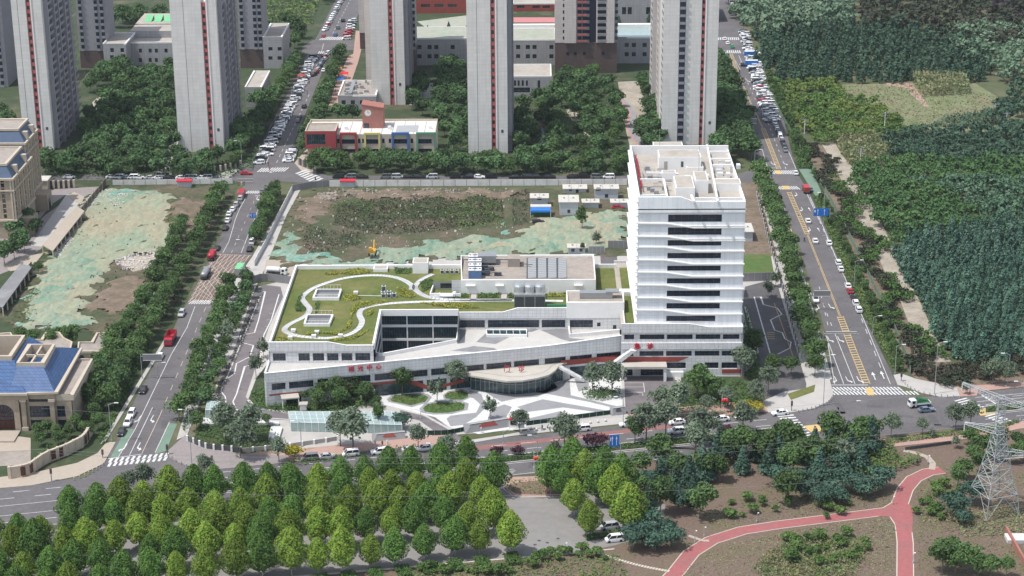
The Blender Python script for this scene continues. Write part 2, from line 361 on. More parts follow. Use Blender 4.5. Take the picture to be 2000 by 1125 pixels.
# ------------------------------------------------------------------ crowns
def crown_pts(kind,n,rg):
    """unit tree: height 1, radius ~.5 ; returns centres, normals"""
    C,Nn=[],[]
    if kind in ('round','loose','tall'):
        K={'round': 15,'loose': 18,'tall': 12}[kind];hh={'round': .62,'loose': .66,'tall': .75}[kind];r0={'round': .5,'loose': .52,'tall': .3}[kind]
        zc=1-hh/2
        lob=[]
        for k in range(K):
            d=rg.normal(0,1,3);d /= np.linalg.norm(d);q=rg.uniform(.35,.78)
            lob.append((np.array([d[0]*r0*q,d[1]*r0*q,zc+d[2]*hh/2*q*.9]),rg.uniform(.17,.27)*(r0/.5 if kind != 'loose' else .85)))
        lob.append((np.array([0,0,zc]),.28*r0/.5));lob.append((np.array([0,0,zc+hh*.22]),.22*r0/.5))
        wts=np.array([l[1]**2 for l in lob]);ks=rg.choice(len(lob),n,p=wts/wts.sum())
        for k in ks:
            c,r=lob[k];d=rg.normal(0,1,3);d /= np.linalg.norm(d)
            if d[2] < -.5 and rg.random() < .6: d[2]=-d[2]
            p=c+d*r*rg.uniform(.72,1.08)*np.array([1,1,.85]);C.append(p);Nn.append(d+np.array([0,0,.5]))
    elif kind == 'plane':
        ph=rg.uniform(0,6.28,6)
        for _ in range(n):
            t=rg.beta(1.15,1.2);a=rg.uniform(0,2*math.pi)
            r=.40*(min(1,(t+.02)/.30)**.5)*(1-max(0,(t-.30)/.72)**1.85)**.9
            bump=1+.10*math.sin(a*3+ph[0]+t*4)+.09*math.sin(a*5+ph[1]-t*7)+.06*math.sin(a*8+ph[2]+t*23)
            r *= bump*(1-.55*rg.random()**3.2)
            C.append([r*math.cos(a),r*math.sin(a),.20+.80*t+.02*math.sin(a*7+ph[3])]);Nn.append([math.cos(a),math.sin(a),.35+1.0*t])
    elif kind == 'cone':
        L=11
        for _ in range(n):
            t=1-math.sqrt(rg.random())*.93;lay=math.floor(t*L)/L;fr=t*L-math.floor(t*L)
            a=rg.uniform(0,2*math.pi);br=.5+.5*abs(math.sin(a*4.5+lay*23))
            r=.30*(1-lay)**.9*(1.05-.6*fr)*rg.uniform(.35,1.05)**.5*(.72+.35*br)
            C.append([r*math.cos(a),r*math.sin(a),.05+.95*t-.04*r]);Nn.append([math.cos(a),math.sin(a),.7])
    elif kind == 'sparse':
        K=22
        for k in range(K):
            a=rg.uniform(0,2*math.pi);e=rg.uniform(.15,1);tip=np.array([.42*math.cos(a)*math.sqrt(1-e*e*.8),.42*math.sin(a)*math.sqrt(1-e*e*.8),.38+.6*e])
            for _ in range(n//K):
                q=rg.uniform(.35,1.02);p=np.array([0,0,.3])*(1-q)+tip*q+rg.normal(0,.035,3);C.append(p);Nn.append([math.cos(a),math.sin(a),.8])
    C=np.array(C,float);Nn=np.array(Nn,float);Nn /= np.linalg.norm(Nn,axis=1)[:,None]
    return C,Nn
TREES={}
def tree_kind(key,shape,n,leafm,h,wd,leaf=.5,barkm='bark',trunk_r=.14,variants=3,core=True):
    vs=[]
    for k in range(variants):
        rg=np.random.default_rng(hash(key) % 1000 + k*17 if False else sum(map(ord,key))*7+k*131)
        C,Nn=crown_pts(shape,n,rg);S=np.array([wd,wd,h]);C=C*S
        V=leaf_quads(C,Nn,leaf,rg)
        k_=rg.integers(0,len(C),n//5);zc_=np.median(C[:,2]);ce=C[k_]*np.array([.62,.62,1]);ce[:,2]=zc_+(ce[:,2]-zc_)*.72
        V=np.concatenate([V,leaf_quads(ce,Nn[k_],leaf*2.3,rg)]);Q=np.arange(len(V)*4).reshape(-1,4);V=V.reshape(-1,3)
        cm=np_mesh('crown',V,Q,leafm)
        b=MB();tz=h*{'plane': .35,'cone': .5,'round': .55,'loose': .55,'tall': .6,'sparse': .45}[shape]
        b.tube((0,0,-.1),(0,0,tz),trunk_r,6,trunk_r*.6)
        for q in range(6):
            a=2.4*q+k;l=.30*wd;z0=tz*(.55+.07*q)
            b.tube((0,0,z0),(math.cos(a)*l,math.sin(a)*l,z0+h*.22),trunk_r*.42,4,trunk_r*.12)
        tm=b.mesh('trunk',barkm);vs.append((cm,tm))
    TREES[key]=vs
NT=0
def tree(name,key,x,y,s,label,group,z=0,sz=None,ground_lift=0):
    global NT;NT += 1
    cm,tm=TREES[key][NT % len(TREES[key])]
    o=thing(name,label,'tree',(x,y,z),group,rnd.uniform(0,6.28));o.scale=(s*rnd.uniform(.94,1.06),s*rnd.uniform(.94,1.06),(sz or s)*rnd.uniform(.94,1.07))
    for nm,me in (('trunk',tm),('crown',cm)): link(bpy.data.objects.new(nm,me),o)
    return o
tree_kind('plane','plane',3800,'plane_leaf',11.,8.7,.31,'bark_pale',.16,4)
tree_kind('plane_dark','plane',3800,'plane_leaf_dark',11.,8.7,.31,'bark_pale',.16,3)
tree_kind('street','round',1000,'street_leaf',6.6,6.2,.5,'bark',.13,4)
tree_kind('garden','round',650,'garden_leaf',8.,8.,.72,'bark',.15,4)
tree_kind('gloose','loose',650,'garden_leaf',8.5,7.,.7,'bark',.15,3)
tree_kind('silver','loose',1300,'silver_leaf',8.5,7.,.42,'bark',.15,3)
tree_kind('loose','loose',1300,'street_leaf',8.,7.,.45,'bark',.14,3)
tree_kind('sparse','sparse',520,'silver_leaf',6.,5.,.33,'bark_pale',.1,3)
tree_kind('conifer','cone',1300,'conifer_leaf',8.2,10.5,.48,'bark',.14,4)
tree_kind('far_conifer','cone',520,'forest_blue',8.,7.4,.62,'bark',.14,3)
tree_kind('tall','tall',600,'street_leaf',8.,6.,.45,'bark',.1,2)
tree_kind('purple','round',600,'purple_leaf',3.2,4.2,.35,'bark',.08,2)
tree_kind('yellow','round',500,'yellow_leaf',2.4,4.2,.35,'bark',.08,2)
tree_kind('shrub','round',420,'hedge_leaf',2.2,2.6,.3,'bark',.05,3)
tree_kind('dark_bush','round',900,'conifer_leaf',5.,6.5,.42,'bark',.1,3)
tree_kind('lawn_bush','round',420,'weed_leaf',1.8,2.8,.3,'bark',.05,2)
def tree_rows(pts,name,keys,size,noun,where,group,rowd,adjs=None,zs=0,svar=.15,cap=60):
    """individual trees labelled by row and place in the row"""
    pts=sorted(pts,key=lambda p: p[1]);rows=[]
    for p in pts:
        if rows and p[1]-rows[-1][0][1] < rowd and len(rows[-1]) < cap: rows[-1].append(p)
        else: rows.append([p])
    for r,row in enumerate(rows):
        row.sort()
        for k,p in enumerate(row):
            key=keys[rnd.randrange(len(keys))];s=size*rnd.uniform(1-svar,1+svar)
            lb=f'{noun}, {nth(k+1)} from the left in the {nth(r+1)} row {where}' if len(rows) > 1 else f'{noun}, {nth(k+1)} from the left {where}'
            tree(name,key,p[0],p[1],s,lb,group,zs)
def foliage_mass(name,px,m,hmin,hmax,dens,leaf,world=False,seed=1,noise=3.0,z0=0,label=None,cat=None,tuft=False):
    rg=np.random.default_rng(seed);poly=[P(*p) for p in px] if not world else px
    P2=np.array([p[:2] for p in poly]);lo,hi=P2.min(0),P2.max(0);area=np.prod(hi-lo);n=int(area*dens)
    X=rg.uniform(lo,hi,(n,2));X=X[in_poly(X,poly)];n=len(X)
    if n == 0: return
    ph=rg.uniform(0,6.28,6);k=2*math.pi/noise
    f=(np.sin(X[:,0]*k+ph[0]+np.sin(X[:,1]*k*.7+ph[3]))+np.sin(X[:,1]*k*1.1+ph[1])+np.sin((X[:,0]+X[:,1])*k*.55+ph[2]))/6+.5
    hgt=hmin+(hmax-hmin)*np.clip(f+rg.normal(0,.08,n),0,1);z=hgt*(rg.random(n)**.45)
    C=np.column_stack([X,z+z0]);Nn=np.tile(np.array([0,0,1.]),(n,1)) if not tuft else rg.normal(0,1,(n,3))*np.array([1,1,.25])
    Nn=Nn+rg.normal(0,.3,Nn.shape);V=leaf_quads(C,Nn,leaf,rg);Q=np.arange(n*4).reshape(-1,4)
    o=link(bpy.data.objects.new(name,np_mesh(name,V,Q,m)));stuff(o)
    if label: tag(o,label,cat)
    return o
def forest_mass(name,px,key_shape,m,d,h,wd,nleaf,leaf,seed,label,cat='forest',world=False,jit=.38,skip=None):
    rg=np.random.default_rng(seed);poly=[P(*p) for p in px] if not world else px
    pts=poisson([(q[0],q[1]) for q in poly],d,rg,jit)
    if len(pts): wb=pts+np.column_stack([3.5*np.sin(pts[:,1]*.13)+2*np.sin(pts[:,1]*.37+pts[:,0]*.2),4*np.sin(pts[:,0]*.15)+2.2*np.sin(pts[:,0]*.41)]);pts=pts+(wb-pts)*.8;pts=pts[rg.random(len(pts)) > .05]
    
    if skip is not None: pts=np.array([p for p in pts if not skip(p)])
    temps=[]
    for k in range(4):
        C,Nn=crown_pts(key_shape,nleaf,rg);C=C*np.array([wd,wd,h]);temps.append(leaf_quads(C,Nn,leaf,rg))
    out=[]
    for i,p in enumerate(pts):
        a=rg.uniform(0,6.28);s=rg.uniform(.62,1.28);c_,s_=math.cos(a)*s,math.sin(a)*s
        T=temps[i % 4];X=T[...,0]*c_-T[...,1]*s_+p[0];Y=T[...,0]*s_+T[...,1]*c_+p[1];out.append(np.stack([X,Y,T[...,2]*s],-1))
    V=np.concatenate(out);Q=np.arange(V.shape[0]*4).reshape(-1,4)
    o=link(bpy.data.objects.new(name,np_mesh(name,V,Q,m)));stuff(o);tag(o,label,cat);return o
def relief(name,px,z,amp,m,cell=1.5,seed=1,freq=.12,edge=True,label=None):
    rg=np.random.default_rng(seed);poly=[P(*p) for p in px];P2=np.array([p[:2] for p in poly]);lo,hi=P2.min(0)-cell,P2.max(0)+cell
    nx=int((hi[0]-lo[0])/cell)+2;ny=int((hi[1]-lo[1])/cell)+2
    X,Y=np.meshgrid(lo[0]+np.arange(nx)*cell,lo[1]+np.arange(ny)*cell,indexing='ij');Z=np.zeros_like(X)
    for o_ in range(5):
        fq=freq*1.9**o_
        for _ in range(3):
            a,ph=rg.uniform(0,6.28),rg.uniform(0,6.28);Z += np.sin((X*math.cos(a)+Y*math.sin(a))*fq*2*math.pi*rg.uniform(.7,1.3)+ph)/3*.62**o_
    Z=np.clip(Z*.5+.5,0,1.6)*amp;JX=X+rg.uniform(-.3,.3,X.shape)*cell;JY=Y+rg.uniform(-.3,.3,X.shape)*cell
    wx=X+2.2*np.sin(Y*.55+seed)+.9*np.sin(Y*1.1+X*.5+seed*2);wy=Y+3.2*np.sin(X*.4+seed*3)+1.3*np.sin(X*.9-Y*.5)
    ins=in_poly(np.column_stack([wx.ravel(),wy.ravel()]),poly).reshape(X.shape)
    cen=ins[:-1,:-1] & ins[1:,:-1] & ins[:-1,1:] & ins[1:,1:]
    mk=ins.astype(float)
    for _ in range(6):
        q=np.pad(mk,1);mk=(q[:-2,1:-1]+q[2:,1:-1]+q[1:-1,:-2]+q[1:-1,2:]+q[1:-1,1:-1])/5
    Z=(Z+z)*.5*np.clip((mk-.45)*1.9,0,1)-.02
    idx=np.arange(nx*ny).reshape(nx,ny);Q=np.stack([idx[:-1,:-1],idx[1:,:-1],idx[1:,1:],idx[:-1,1:]],-1)[cen]
    V=np.stack([JX,JY,Z],-1).reshape(-1,3);o=link(bpy.data.objects.new(name,np_mesh(name,V,Q,m)))
    return struct(o)
# ------------------------------------------------------------------ walls with real openings
def wall(par,name,A,B,z0,z1,holes,m,depth=.35,top=None,glass='dark_glass',frame='frame_grey',mull=1.3,winname='window',sub=True,back=True):
    """wall sheet A->B (outside on the right hand of A->B), holes (u0,u1,z0,z1): recessed windows as parts"""
    A=Vector((A[0],A[1]));B=Vector((B[0],B[1]));d=B-A;L=d.length;d.normalize();n=Vector((d.y,-d.x))
    def W(u,z,q=0): p=A+d*u-n*q;return (p.x,p.y,z)
    us=sorted({0,L}|{round(h[0],3) for h in holes}|{round(h[1],3) for h in holes});us=[u for u in us if 0 <= u <= L]
    b=MB()
    for i in range(len(us)-1):
        u0,u1=us[i],us[i+1];um=(u0+u1)/2
        hs=sorted([(h[2],h[3]) for h in holes if h[0]-1e-3 <= um <= h[1]+1e-3]);z=z0
        zt0=z1 if top is None else top(u0);zt1=z1 if top is None else top(u1)
        for a,c in hs:
            if a > z+1e-3: b.add([W(u0,z),W(u1,z),W(u1,a),W(u0,a)],[(0,1,2,3)])
            z=c
        b.add([W(u0,z),W(u1,z),W(u1,zt1),W(u0,zt0)],[(0,1,2,3)])
    for u0,u1,a,c in [h[:4] for h in holes]:
        for p,q in (((u0,a),(u1,a)),((u1,a),(u1,c)),((u1,c),(u0,c)),((u0,c),(u0,a))):
            b.add([W(p[0],p[1]),W(q[0],q[1]),W(q[0],q[1],depth),W(p[0],p[1],depth)],[(3,2,1,0)])
    wo=b.build(name,m,par)
    for h in holes:
        u0,u1,a,c=h[:4];gl=h[4] if len(h) > 4 else glass
        f=MB();g=MB();t=.09
        g.add([W(u0,a,depth-.02),W(u1,a,depth-.02),W(u1,c,depth-.02),W(u0,c,depth-.02)],[(0,1,2,3)])
        nm=max(1,round((u1-u0)/mull));q0,q1=depth-.12,depth-.03
        for k in range(nm+1):
            uc=u0+(u1-u0)*k/nm;ua,ub=max(u0,uc-t/2),min(u1,uc+t/2)
            f.add([W(ua,a,q0),W(ub,a,q0),W(ub,c,q0),W(ua,c,q0),W(ua,a,q1),W(ub,a,q1),W(ub,c,q1),W(ua,c,q1)],[(0,1,2,3),(1,5,6,2),(4,0,3,7)])
        for zz in ((a,a+t),(c-t,c)) + (((a+(c-a)*.36,a+(c-a)*.36+.06),) if c-a > 1.4 else ()):
            f.add([W(u0,zz[0],q0-.01),W(u1,zz[0],q0-.01),W(u1,zz[1],q0-.01),W(u0,zz[1],q0-.01),W(u0,zz[1],q1),W(u1,zz[1],q1)],[(0,1,2,3),(3,2,5,4)])
        wo_=f.build(winname,frame,par)
        if sub: g.build('pane',gl,wo_)
    return wo
def uX(A,B,X): return (X-A[0])/(B[0]-A[0])*math.hypot(B[0]-A[0],B[1]-A[1])
# ================================================================== GROUND
b=MB();b.flat([(-3000,-500),(3000,-500),(3000,6000),(-3000,6000)],-.06);struct(b.build('ground','far_ground'))
# garden ground of the housing estates, park soil
ground('garden_ground',[(-400,345),(600,345),(612,345),(1440,345),(1400,-60),(-400,-60)],-.035,'garden_ground')
ground('garden_ground',[(-200,960),(180,905),(330,660),(470,352),(-200,352)],-.03,'garden_ground')
ground('park_soil',[(-900,1400),(-900,1090),(560,1090),(960,940),(1240,905),(1640,858),(2000,820),(2500,770),(2700,1400)],-.025,'dry_ground')
# --- front road (two carriageways, median) ---
def NE(x): return 949-.096*x
def MN(x): return 991-.102*x
def MS(x): return 1006-.103*x
def SE(x): return 1038-.108*x
ground('front_road',[(x,NE(x)) for x in (-600,3000)]+[(x,SE(x)) for x in (3000,-600)],0,'asphalt')
LW=[(200,915),(226,862),(264,780),(324,672),(367,588),(418,490),(467,382),(480,352)]
RW=[(530,352),(519,380),(492,499),(440,552),(430,588),(395,670),(343,828),(322,885),(345,905)]
ground('left_road',LW+RW+[(380,930),(170,950)],.004,'asphalt')
ground('left_road_north',[(488,318),(545,213),(580,150),(603,100),(625,60),(665,-20),(760,-110),(790,-110),(715,0),(690,47),(673,77),(640,115),(600,213),(562,312)],.004,'asphalt')
ground('cross_road',[(-300,340),(430,340),(470,327),(488,316),(562,312),(600,330),(640,343),(1225,343),(1440,340),(1490,325),(1490,362),(1450,352),(1225,351),(640,351),(590,357),(530,353),(480,353),(400,352),(-300,352)],.002,'asphalt')
ground('cross_road_far',[(590,92),(612,78),(720,76),(720,96),(590,104)],.006,'asphalt')
RL=[(1624,765),(1617,668),(1600,605),(1577,535),(1567,495),(1537,418),(1520,382),(1503,345),(1480,310),(1459,225),(1443,161),(1416,113),(1400,84),(1370,0),(1335,-110)]
RR=[(1365,-110),(1425,0),(1465,80),(1470,110),(1478,150),(1530,232),(1549,310),(1560,343),(1580,375),(1610,438),(1653,548),(1683,615),(1707,658),(1753,752),(1775,775)]
ground('right_road',RL+RR+[(1600,800)],.004,'asphalt')
# junction mouths
ground('left_junction',[(150,948),(209,900),(325,884),(335,897),(400,915),(420,920),(420,950),(120,965)],.008,'asphalt')
ground('right_junction',[(1545,808),(1590,800),(1618,785),(1624,760),(1753,752),(1775,772),(1830,786),(1900,777),(1990,810),(1990,818),(1620,860),(1545,812)],.008,'asphalt')
# bike lane red
ground('red_bike_lane',[(900,874),(1308,829),(1312,836),(900,883)],.010,'red_lane')
ground('green_bike_lane',[(213,899),(232,864),(246,838),(262,838),(230,893)],.012,'green_lane')
ground('green_bike_lane',[(304,886),(330,826),(346,828),(325,880)],.012,'green_lane')
# --- pavements ---
slab('left_corner_pavement',[(-100,962),(60,949),(150,931),(203,906),(226,864),(215,864),(205,868),(190,886),(150,905),(60,925),(-100,945)],-.02,.13,'cream_paving')
slab('left_pavement',[(196,868),(207,862),(330,660),(323,660)],-.02,.12,'pale_paving')
slab('cream_forecourt',[(-120,862),(15,850),(60,856),(60,880),(-120,888)],-.02,.1,'cream_paving')
slab('garden_terrace_path',[(184,712),(206,712),(206,728),(196,740),(216,740),(214,754),(186,755)],-.02,.1,'cream_paving')
slab('middle_corner_pavement',[(329,880),(362,850),(368,862),(470,888),(560,890),(560,904),(418,918),(382,915),(350,905),(330,893)],-.02,.13,'mauve_paving')
slab('site_side_pavement',[(345,860),(366,850),(400,760),(455,690),(500,560),(520,520),(560,420),(592,362),(575,362),(540,420),(492,503),(480,520),(450,560),(380,740)],-.02,.11,'pale_paving')
slab('front_pavement',[(470,888),(700,866),(835,852),(870,850),(878,874),(830,868+2),(700,883),(560,904),(470,912)],-.02,.12,'pink_paving')
slab('gate_pavement',[(878,873),(872,858),(905,862),(985,850),(1195,812),(1225,812),(1235,826),(1208,829),(1000,852)],-.02,.12,'pale_paving')
slab('front_pavement',[(1225,812),(1255,802),(1470,783),(1492,783),(1500,804),(1306,821),(1238,827)],-.02,.12,'pink_paving')
slab('right_corner_pavement',[(1492,783),(1530,766),(1592,757),(1612,700),(1622,748),(1628,770),(1618,785),(1590,798),(1545,806),(1500,806)],-.02,.13,'pale_paving')
slab('verge',[(1538,770),(1592,752),(1590,766),(1545,782)],.0,.15,'roof_lawn')
slab('far_corner_pavement',[(1753,752),(1745,733),(1760,730),(1790,741),(1868,756),(1875,774),(1840,776),(1800,768),(1772,757)],-.02,.13,'pale_paving')
slab('far_corner_pavement',[(1868,756),(2040,744),(2300,725),(2300,735),(2040,752),(1910,765),(1908,773),(1876,775)],-.02,.13,'pink_paving')
slab('park_pavement',[(1655,868),(1690,862),(1870,845),(1990,825),(2000,822),(2200,800),(2200,815),(1990,838),(1930,852),(1870,860),(1745,873),(1660,882)],-.02,.12,'pink_paving')
slab('kerb_island',[(983,950),(985,938),(1000,932),(1100,930),(1100,970),(1020,972),(1000,966)],-.02,.12,'pink_paving')
# medians
for xs in ((420,1545),(1925,3000)):
    slab('median',[(xs[0],MN(xs[0])),(xs[1],MN(xs[1])),(xs[1],MS(xs[1])),(xs[0],MS(xs[0]))],0,.14,'garden_ground')
    b=MB();b.strip([P(xs[0],MN(xs[0])),P(xs[1],MN(xs[1]))],.3,0,.18);b.strip([P(xs[0],MS(xs[0])),P(xs[1],MS(xs[1]))],.3,0,.18);struct(b.build('kerb','kerb_stone'))
    foliage_mass('median_hedge',[(xs[0]+4,MN(xs[0])+2),(xs[1]-4,MN(xs[1])+2),(xs[1]-4,MS(xs[1])-2),(xs[0]+4,MS(xs[0])-2)],'hedge_leaf',.4,1.1,14,.32,seed=3)
# car park (concrete)
ground('car_park',[(-500,1230),(-500,1075),(560,1005),(940,950),(948,925),(1008,918),(988,940),(985,958),(1000,969),(1060,974),(1120,960),(1300,985),(1290,1040),(1198,1066),(1110,1083),(560,1130),(200,1170)],.012,'lot_concrete')
b=MB();b.strip([P(-300,1205),P(560,1128),P(1110,1082),P(1200,1073)],.5,0,.16);struct(b.build('car_park_kerb','track_edge'))
b=MB();b.strip([P(*q) for q in ((984,938),(984,956),(1000,968),(1020,972),(1100,971))],.35,0,.17);struct(b.build('island_kerb','kerb_stone'))
# running track
tr=[(1290,1150),(1320,1118),(1350,1080),(1390,1055),(1450,1036),(1520,1025),(1600,1015),(1680,1005),(1735,998),(1757,985),(1768,955),(1785,935),(1812,922),(1840,918)]
b=MB();b.strip([P(*q) for q in tr],3.7,.02);b.strip([P(*q) for q in ((1735,998),(1752,1004),(1764,1025),(1768,1060),(1768,1200))],3.5,.026);b.flat([P(*q) for q in ((1735,990),(1757,975),(1783,990),(1782,1040),(1752,1040),(1745,1010),(1715,1008))],.030)
struct(b.build('running_track','red_track'))
b=MB();b.strip([P(*q) for q in tr],4.2,.012);b.strip([P(*q) for q in ((1735,998),(1752,1004),(1764,1025),(1768,1060),(1768,1200))],4.0,.014);struct(b.build('track_border','track_edge'))
b=MB();b.strip([P(*q) for q in ((1765,880),(1790,885),(1812,893),(1822,905),(1820,917))],1.6,.03);struct(b.build('footpath','cream_paving'))
b=MB();b.strip([P(*q) for q in ((1345,1046),(1372,1056),(1385,1056))],1.0,.03);struct(b.build('footpath','cream_paving'))
b=MB()
for i in range(26):
    t=i/25;x,y,_=P(1165+t*140,1079+t*36+4*math.sin(t*3));b.obox((x,y),(1,-.6),.55,.9,.0,.08)
struct(b.build('stepping_stones','track_edge'))
# ------------------------------------------------------------------ road markings
def line(b,p,q,wd=.16,z=.02,dash=None,gap=4):
    A,B=Vector(P(*p)[:2]),Vector(P(*q)[:2]);L=(B-A).length;d=(B-A).normalized()
    if not dash: b.strip([A,B],wd,z);return
    t=0
    while t < L: b.strip([A+d*t,A+d*min(L,t+dash)],wd,z);t += dash+gap
def zebra(p,q,n,ln,m,name='crosswalk',duty=.5,sk=(0,0),z=.022,rows=1):
    A,B=Vector(P(*p)[:2]),Vector(P(*q)[:2]);b=MB();d=(B-A).normalized();nn=Vector((-d.y,d.x));wd=(B-A).length/n*duty
    for r in range(rows):
        for i in range(n):
            c=A+(B-A)*((i+.5)/n)+nn*(r*ln*1.12);b.strip([c,c+nn*ln+d*sk[0]*ln],wd,z)
    return struct(b.build(name,m))
def arrow(b,px,py,turn,z=.022,s=1.,ang=0):
    x,y,_=P(px,py);c_,s_=math.cos(ang),math.sin(ang)
    def T(pts): return [(x+(u*c_-v*s_)*s,y+(u*s_+v*c_)*s) for u,v in pts]
    if turn == 'S': b.flat(T([(-.12,0),(.12,0),(.12,3),(.5,3),(0,5),(-.5,3),(-.12,3)]),z)
    else:
        k=1 if turn == 'L' else -1;c_,s_=-c_,-s_;y += 4.5
        b.flat(T([(-.13*k,0),(.13*k,0),(.13*k,3.4),(.8*k,4.2),(.8*k,3.5),(1.5*k,4.9),(.8*k,5.9),(.8*k,5.0),(-.13*k,4.0)]),z)
b=MB()
for x0,x1 in ((-300,150),(420,1545),(1925,2600)):
    line(b,(x0,SE(x0)-2.5),(x1,SE(x1)-2.5));line(b,(x0,MS(x0)+2),(x1,MS(x1)+2));line(b,(x0,MN(x0)-2),(x1,MN(x1)-2))
    line(b,(x0,(MS(x0)+SE(x0))/2),(x1,(MS(x1)+SE(x1))/2),.2,dash=4,gap=5)
    line(b,(x0,NE(x0)+15),(x1,NE(x1)+14),.2,dash=4,gap=4);line(b,(x0,NE(x0)+26),(x1,NE(x1)+26),.2,dash=4,gap=5)
for px in (1560,1000,700): arrow(b,px+0,1002-.104*px+2,'S',ang=-math.pi/2+.23)
for d in (4,8,13):
    line(b,(1905,768+d*2.1),(2100,752+d*2.0),.2)
line(b,(1918,772),(1944,788),.45)
struct(b.build('front_road_markings','white_paint'))
# left road
b=MB()
pl=[(231,893),(264,838),(291,782),(333,695),(365,640),(381,598)]
for a,c in zip(pl[:-1],pl[1:]): line(b,a,c,.17)
pl=[(435,494),(447,472),(455,445),(459,430),(468,408),(480,386)]
for a,c in zip(pl[:-1],pl[1:]): line(b,a,c,.17)
line(b,(253,889),(298,796),.17);line(b,(303,884),(331,824),.17)
line(b,(471,494),(514,384),.17);line(b,(212,896),(278,887),.3);line(b,(498,382),(518,382),.3)
for px,py,t in ((242,880,'L'),(268,878,'R'),(269,825,'L'),(294,824,'R')): arrow(b,px,py,t,s=.9,ang=-.05)
arrow(b,500,391,'R',s=.85);arrow(b,487,425,'R',s=.8)
struct(b.build('left_road_markings','white_paint'))
b=MB();line(b,(277,886),(312,812),.17)
line(b,(312,812),(402,600),.16,dash=4,gap=5);line(b,(452,494),(500,384),.16,dash=3,gap=5);line(b,(402,600),(414,600),.16)
struct(b.build('left_road_centre_line','cream_paint'))
zebra((206,912),(326,899),11,2.4,'white_paint',sk=(.35,0));zebra((208,904),(328,892),11,2.4,'white_paint',sk=(.35,0))
zebra((366,594),(424,594),12,3.6,'white_paint',sk=(.3,0));zebra((477,378),(522,378),10,3.4,'white_paint',sk=(.3,0))
zebra((500,336),(556,335),11,5.5,'white_paint',sk=(.3,0));zebra((620,105),(650,105),8,5,'white_paint');zebra((622,78),(678,78),12,7,'white_paint',sk=(.2,0))
zebra((576,338),(611,358),7,6,'white_paint',sk=(-.5,0))
b=MB();line(b,(520,318),(600,140),.18,z=.016);line(b,(540,318),(606,180),.17,dash=4,gap=4,z=.016);line(b,(628,102),(632,85),.17);line(b,(650,65),(700,-30),.17,dash=4,gap=4);struct(b.build('north_road_markings','white_paint'))
# yellow box junction on left road
b=MB();Lq=[P(418,496),P(492,499),P(424,590),P(367,590)]
def lerp(a,c,t): return Vector((a[0]+(c[0]-a[0])*t,a[1]+(c[1]-a[1])*t))
for i in range(9):
    t=(i+.5)/9
    b.strip([lerp(Lq[0],Lq[1],t),lerp(Lq[3],Lq[0],max(0,1-t*1.05))],.17,.018)
    b.strip([lerp(Lq[3],Lq[2],t),lerp(Lq[1],Lq[2],1-t*.98)][::1],.17,.018) if False else None
for i in range(8):
    t=(i+.5)/8;b.strip([lerp(Lq[0],Lq[3],t),lerp(Lq[1],Lq[2],min(1,t+.45))],.15,.018)
    b.strip([lerp(Lq[0],Lq[1],t),lerp(Lq[3],Lq[2],min(1,t+.0))],.15,.0185)
b.strip([Lq[0],Lq[1]],.2,.019);b.strip([Lq[3],Lq[2]],.2,.019)
ground('box_junction',[(418,496),(492,499),(430,575),(424,590),(367,590)],.014,'box_tint')
struct(b.build('box_junction_marking','cream_paint'))
# right road
CL=[(1693,750),(1667,686),(1641,618)];CM=[(1641,618),(1577,458),(1541,375)];CU=[(1521,330),(1490,250)];CT=[(1490,250),(1467,203),(1432,112)]
b=MB()
def ladder(pl,wd=1.9):
    pts=[Vector(P(*p)[:2]) for p in pl]
    for off in (-wd/2,wd/2): b.strip([p+Vector((off,0)) for p in pts],.17,.02)
    for a,c in zip(pts[:-1],pts[1:]):
        L=(c-a).length;k=int(L/1.9)
        for i in range(k): q=a+(c-a)*((i+.5)/k);b.strip([q-Vector((wd/2,0)),q+Vector((wd/2,.35))],.55,.0203)
ladder(CL);ladder([(1577,458),(1541,375)],1.5);ladder(CU,1.6);ladder([(1440,140),(1428,105)],1.2)
for pl in (CM[:2],CT[:2],[(1467,203),(1440,140)]):
    pts=[Vector(P(*p)[:2]) for p in pl]
    for off in (-.2,.2): b.strip([p+Vector((off,0)) for p in pts],.15,.021)
struct(b.build('right_road_median_marking','yellow_paint'))
b=MB()
for x0,x1,off in ((1628,1603,0),):
    line(b,(1630,750),(1617,670),.17)
line(b,(1648,750),(1613,655),.17);line(b,(1670,750),(1632,655),.17);line(b,(1739,750),(1683,615),.17);line(b,(1683,615),(1640,520),.17);line(b,(1640,520),(1600,425),.17);line(b,(1600,425),(1582,385),.17)
line(b,(1720,718),(1664,575),.17,dash=4,gap=5);line(b,(1664,575),(1600,430),.17,dash=4,gap=5);line(b,(1600,430),(1576,378),.17)
line(b,(1617,635),(1600,560),.17,dash=3,gap=5);line(b,(1595,610),(1530,400),.17,dash=3,gap=5);line(b,(1632,655),(1606,590),.17,dash=3,gap=5)
line(b,(1624,752),(1695,752),.35)
line(b,(1500,330),(1482,270),.17);line(b,(1535,330),(1497,232),.17,dash=3,gap=5);line(b,(1555,330),(1512,232),.17);line(b,(1485,215),(1455,150),.17,dash=3,gap=6);line(b,(1452,130),(1443,108),.17)
line(b,(1486,328),(1523,328),.3);line(b,(1436,118),(1446,136),.15)
for px,py,t in ((1634,747,'L'),(1656,747,'R'),(1678,747,'R'),(1620,668,'R'),(1640,668,'R'),(1600,605,'L'),(1622,603,'R'),(1557,383,'L'),(1568,412,'L'),(1583,452,'L'),(1583,412,'S'),(1601,452,'S'),(1492,322,'L'),(1508,322,'R'),(1532,322,'R'),(1448,126,'L'),(1460,160,'R')): arrow(b,px,py,t,s=.85,ang=.05)
for px,py in ((1710,742),(1727,740)): arrow(b,px,py,'S',s=1.2)
for i in range(12):
    t=i/11;x0=1606+t*70;y0=460+t*148;line(b,(x0,y0),(x0+9,y0),.12)
struct(b.build('right_road_markings','white_paint'))
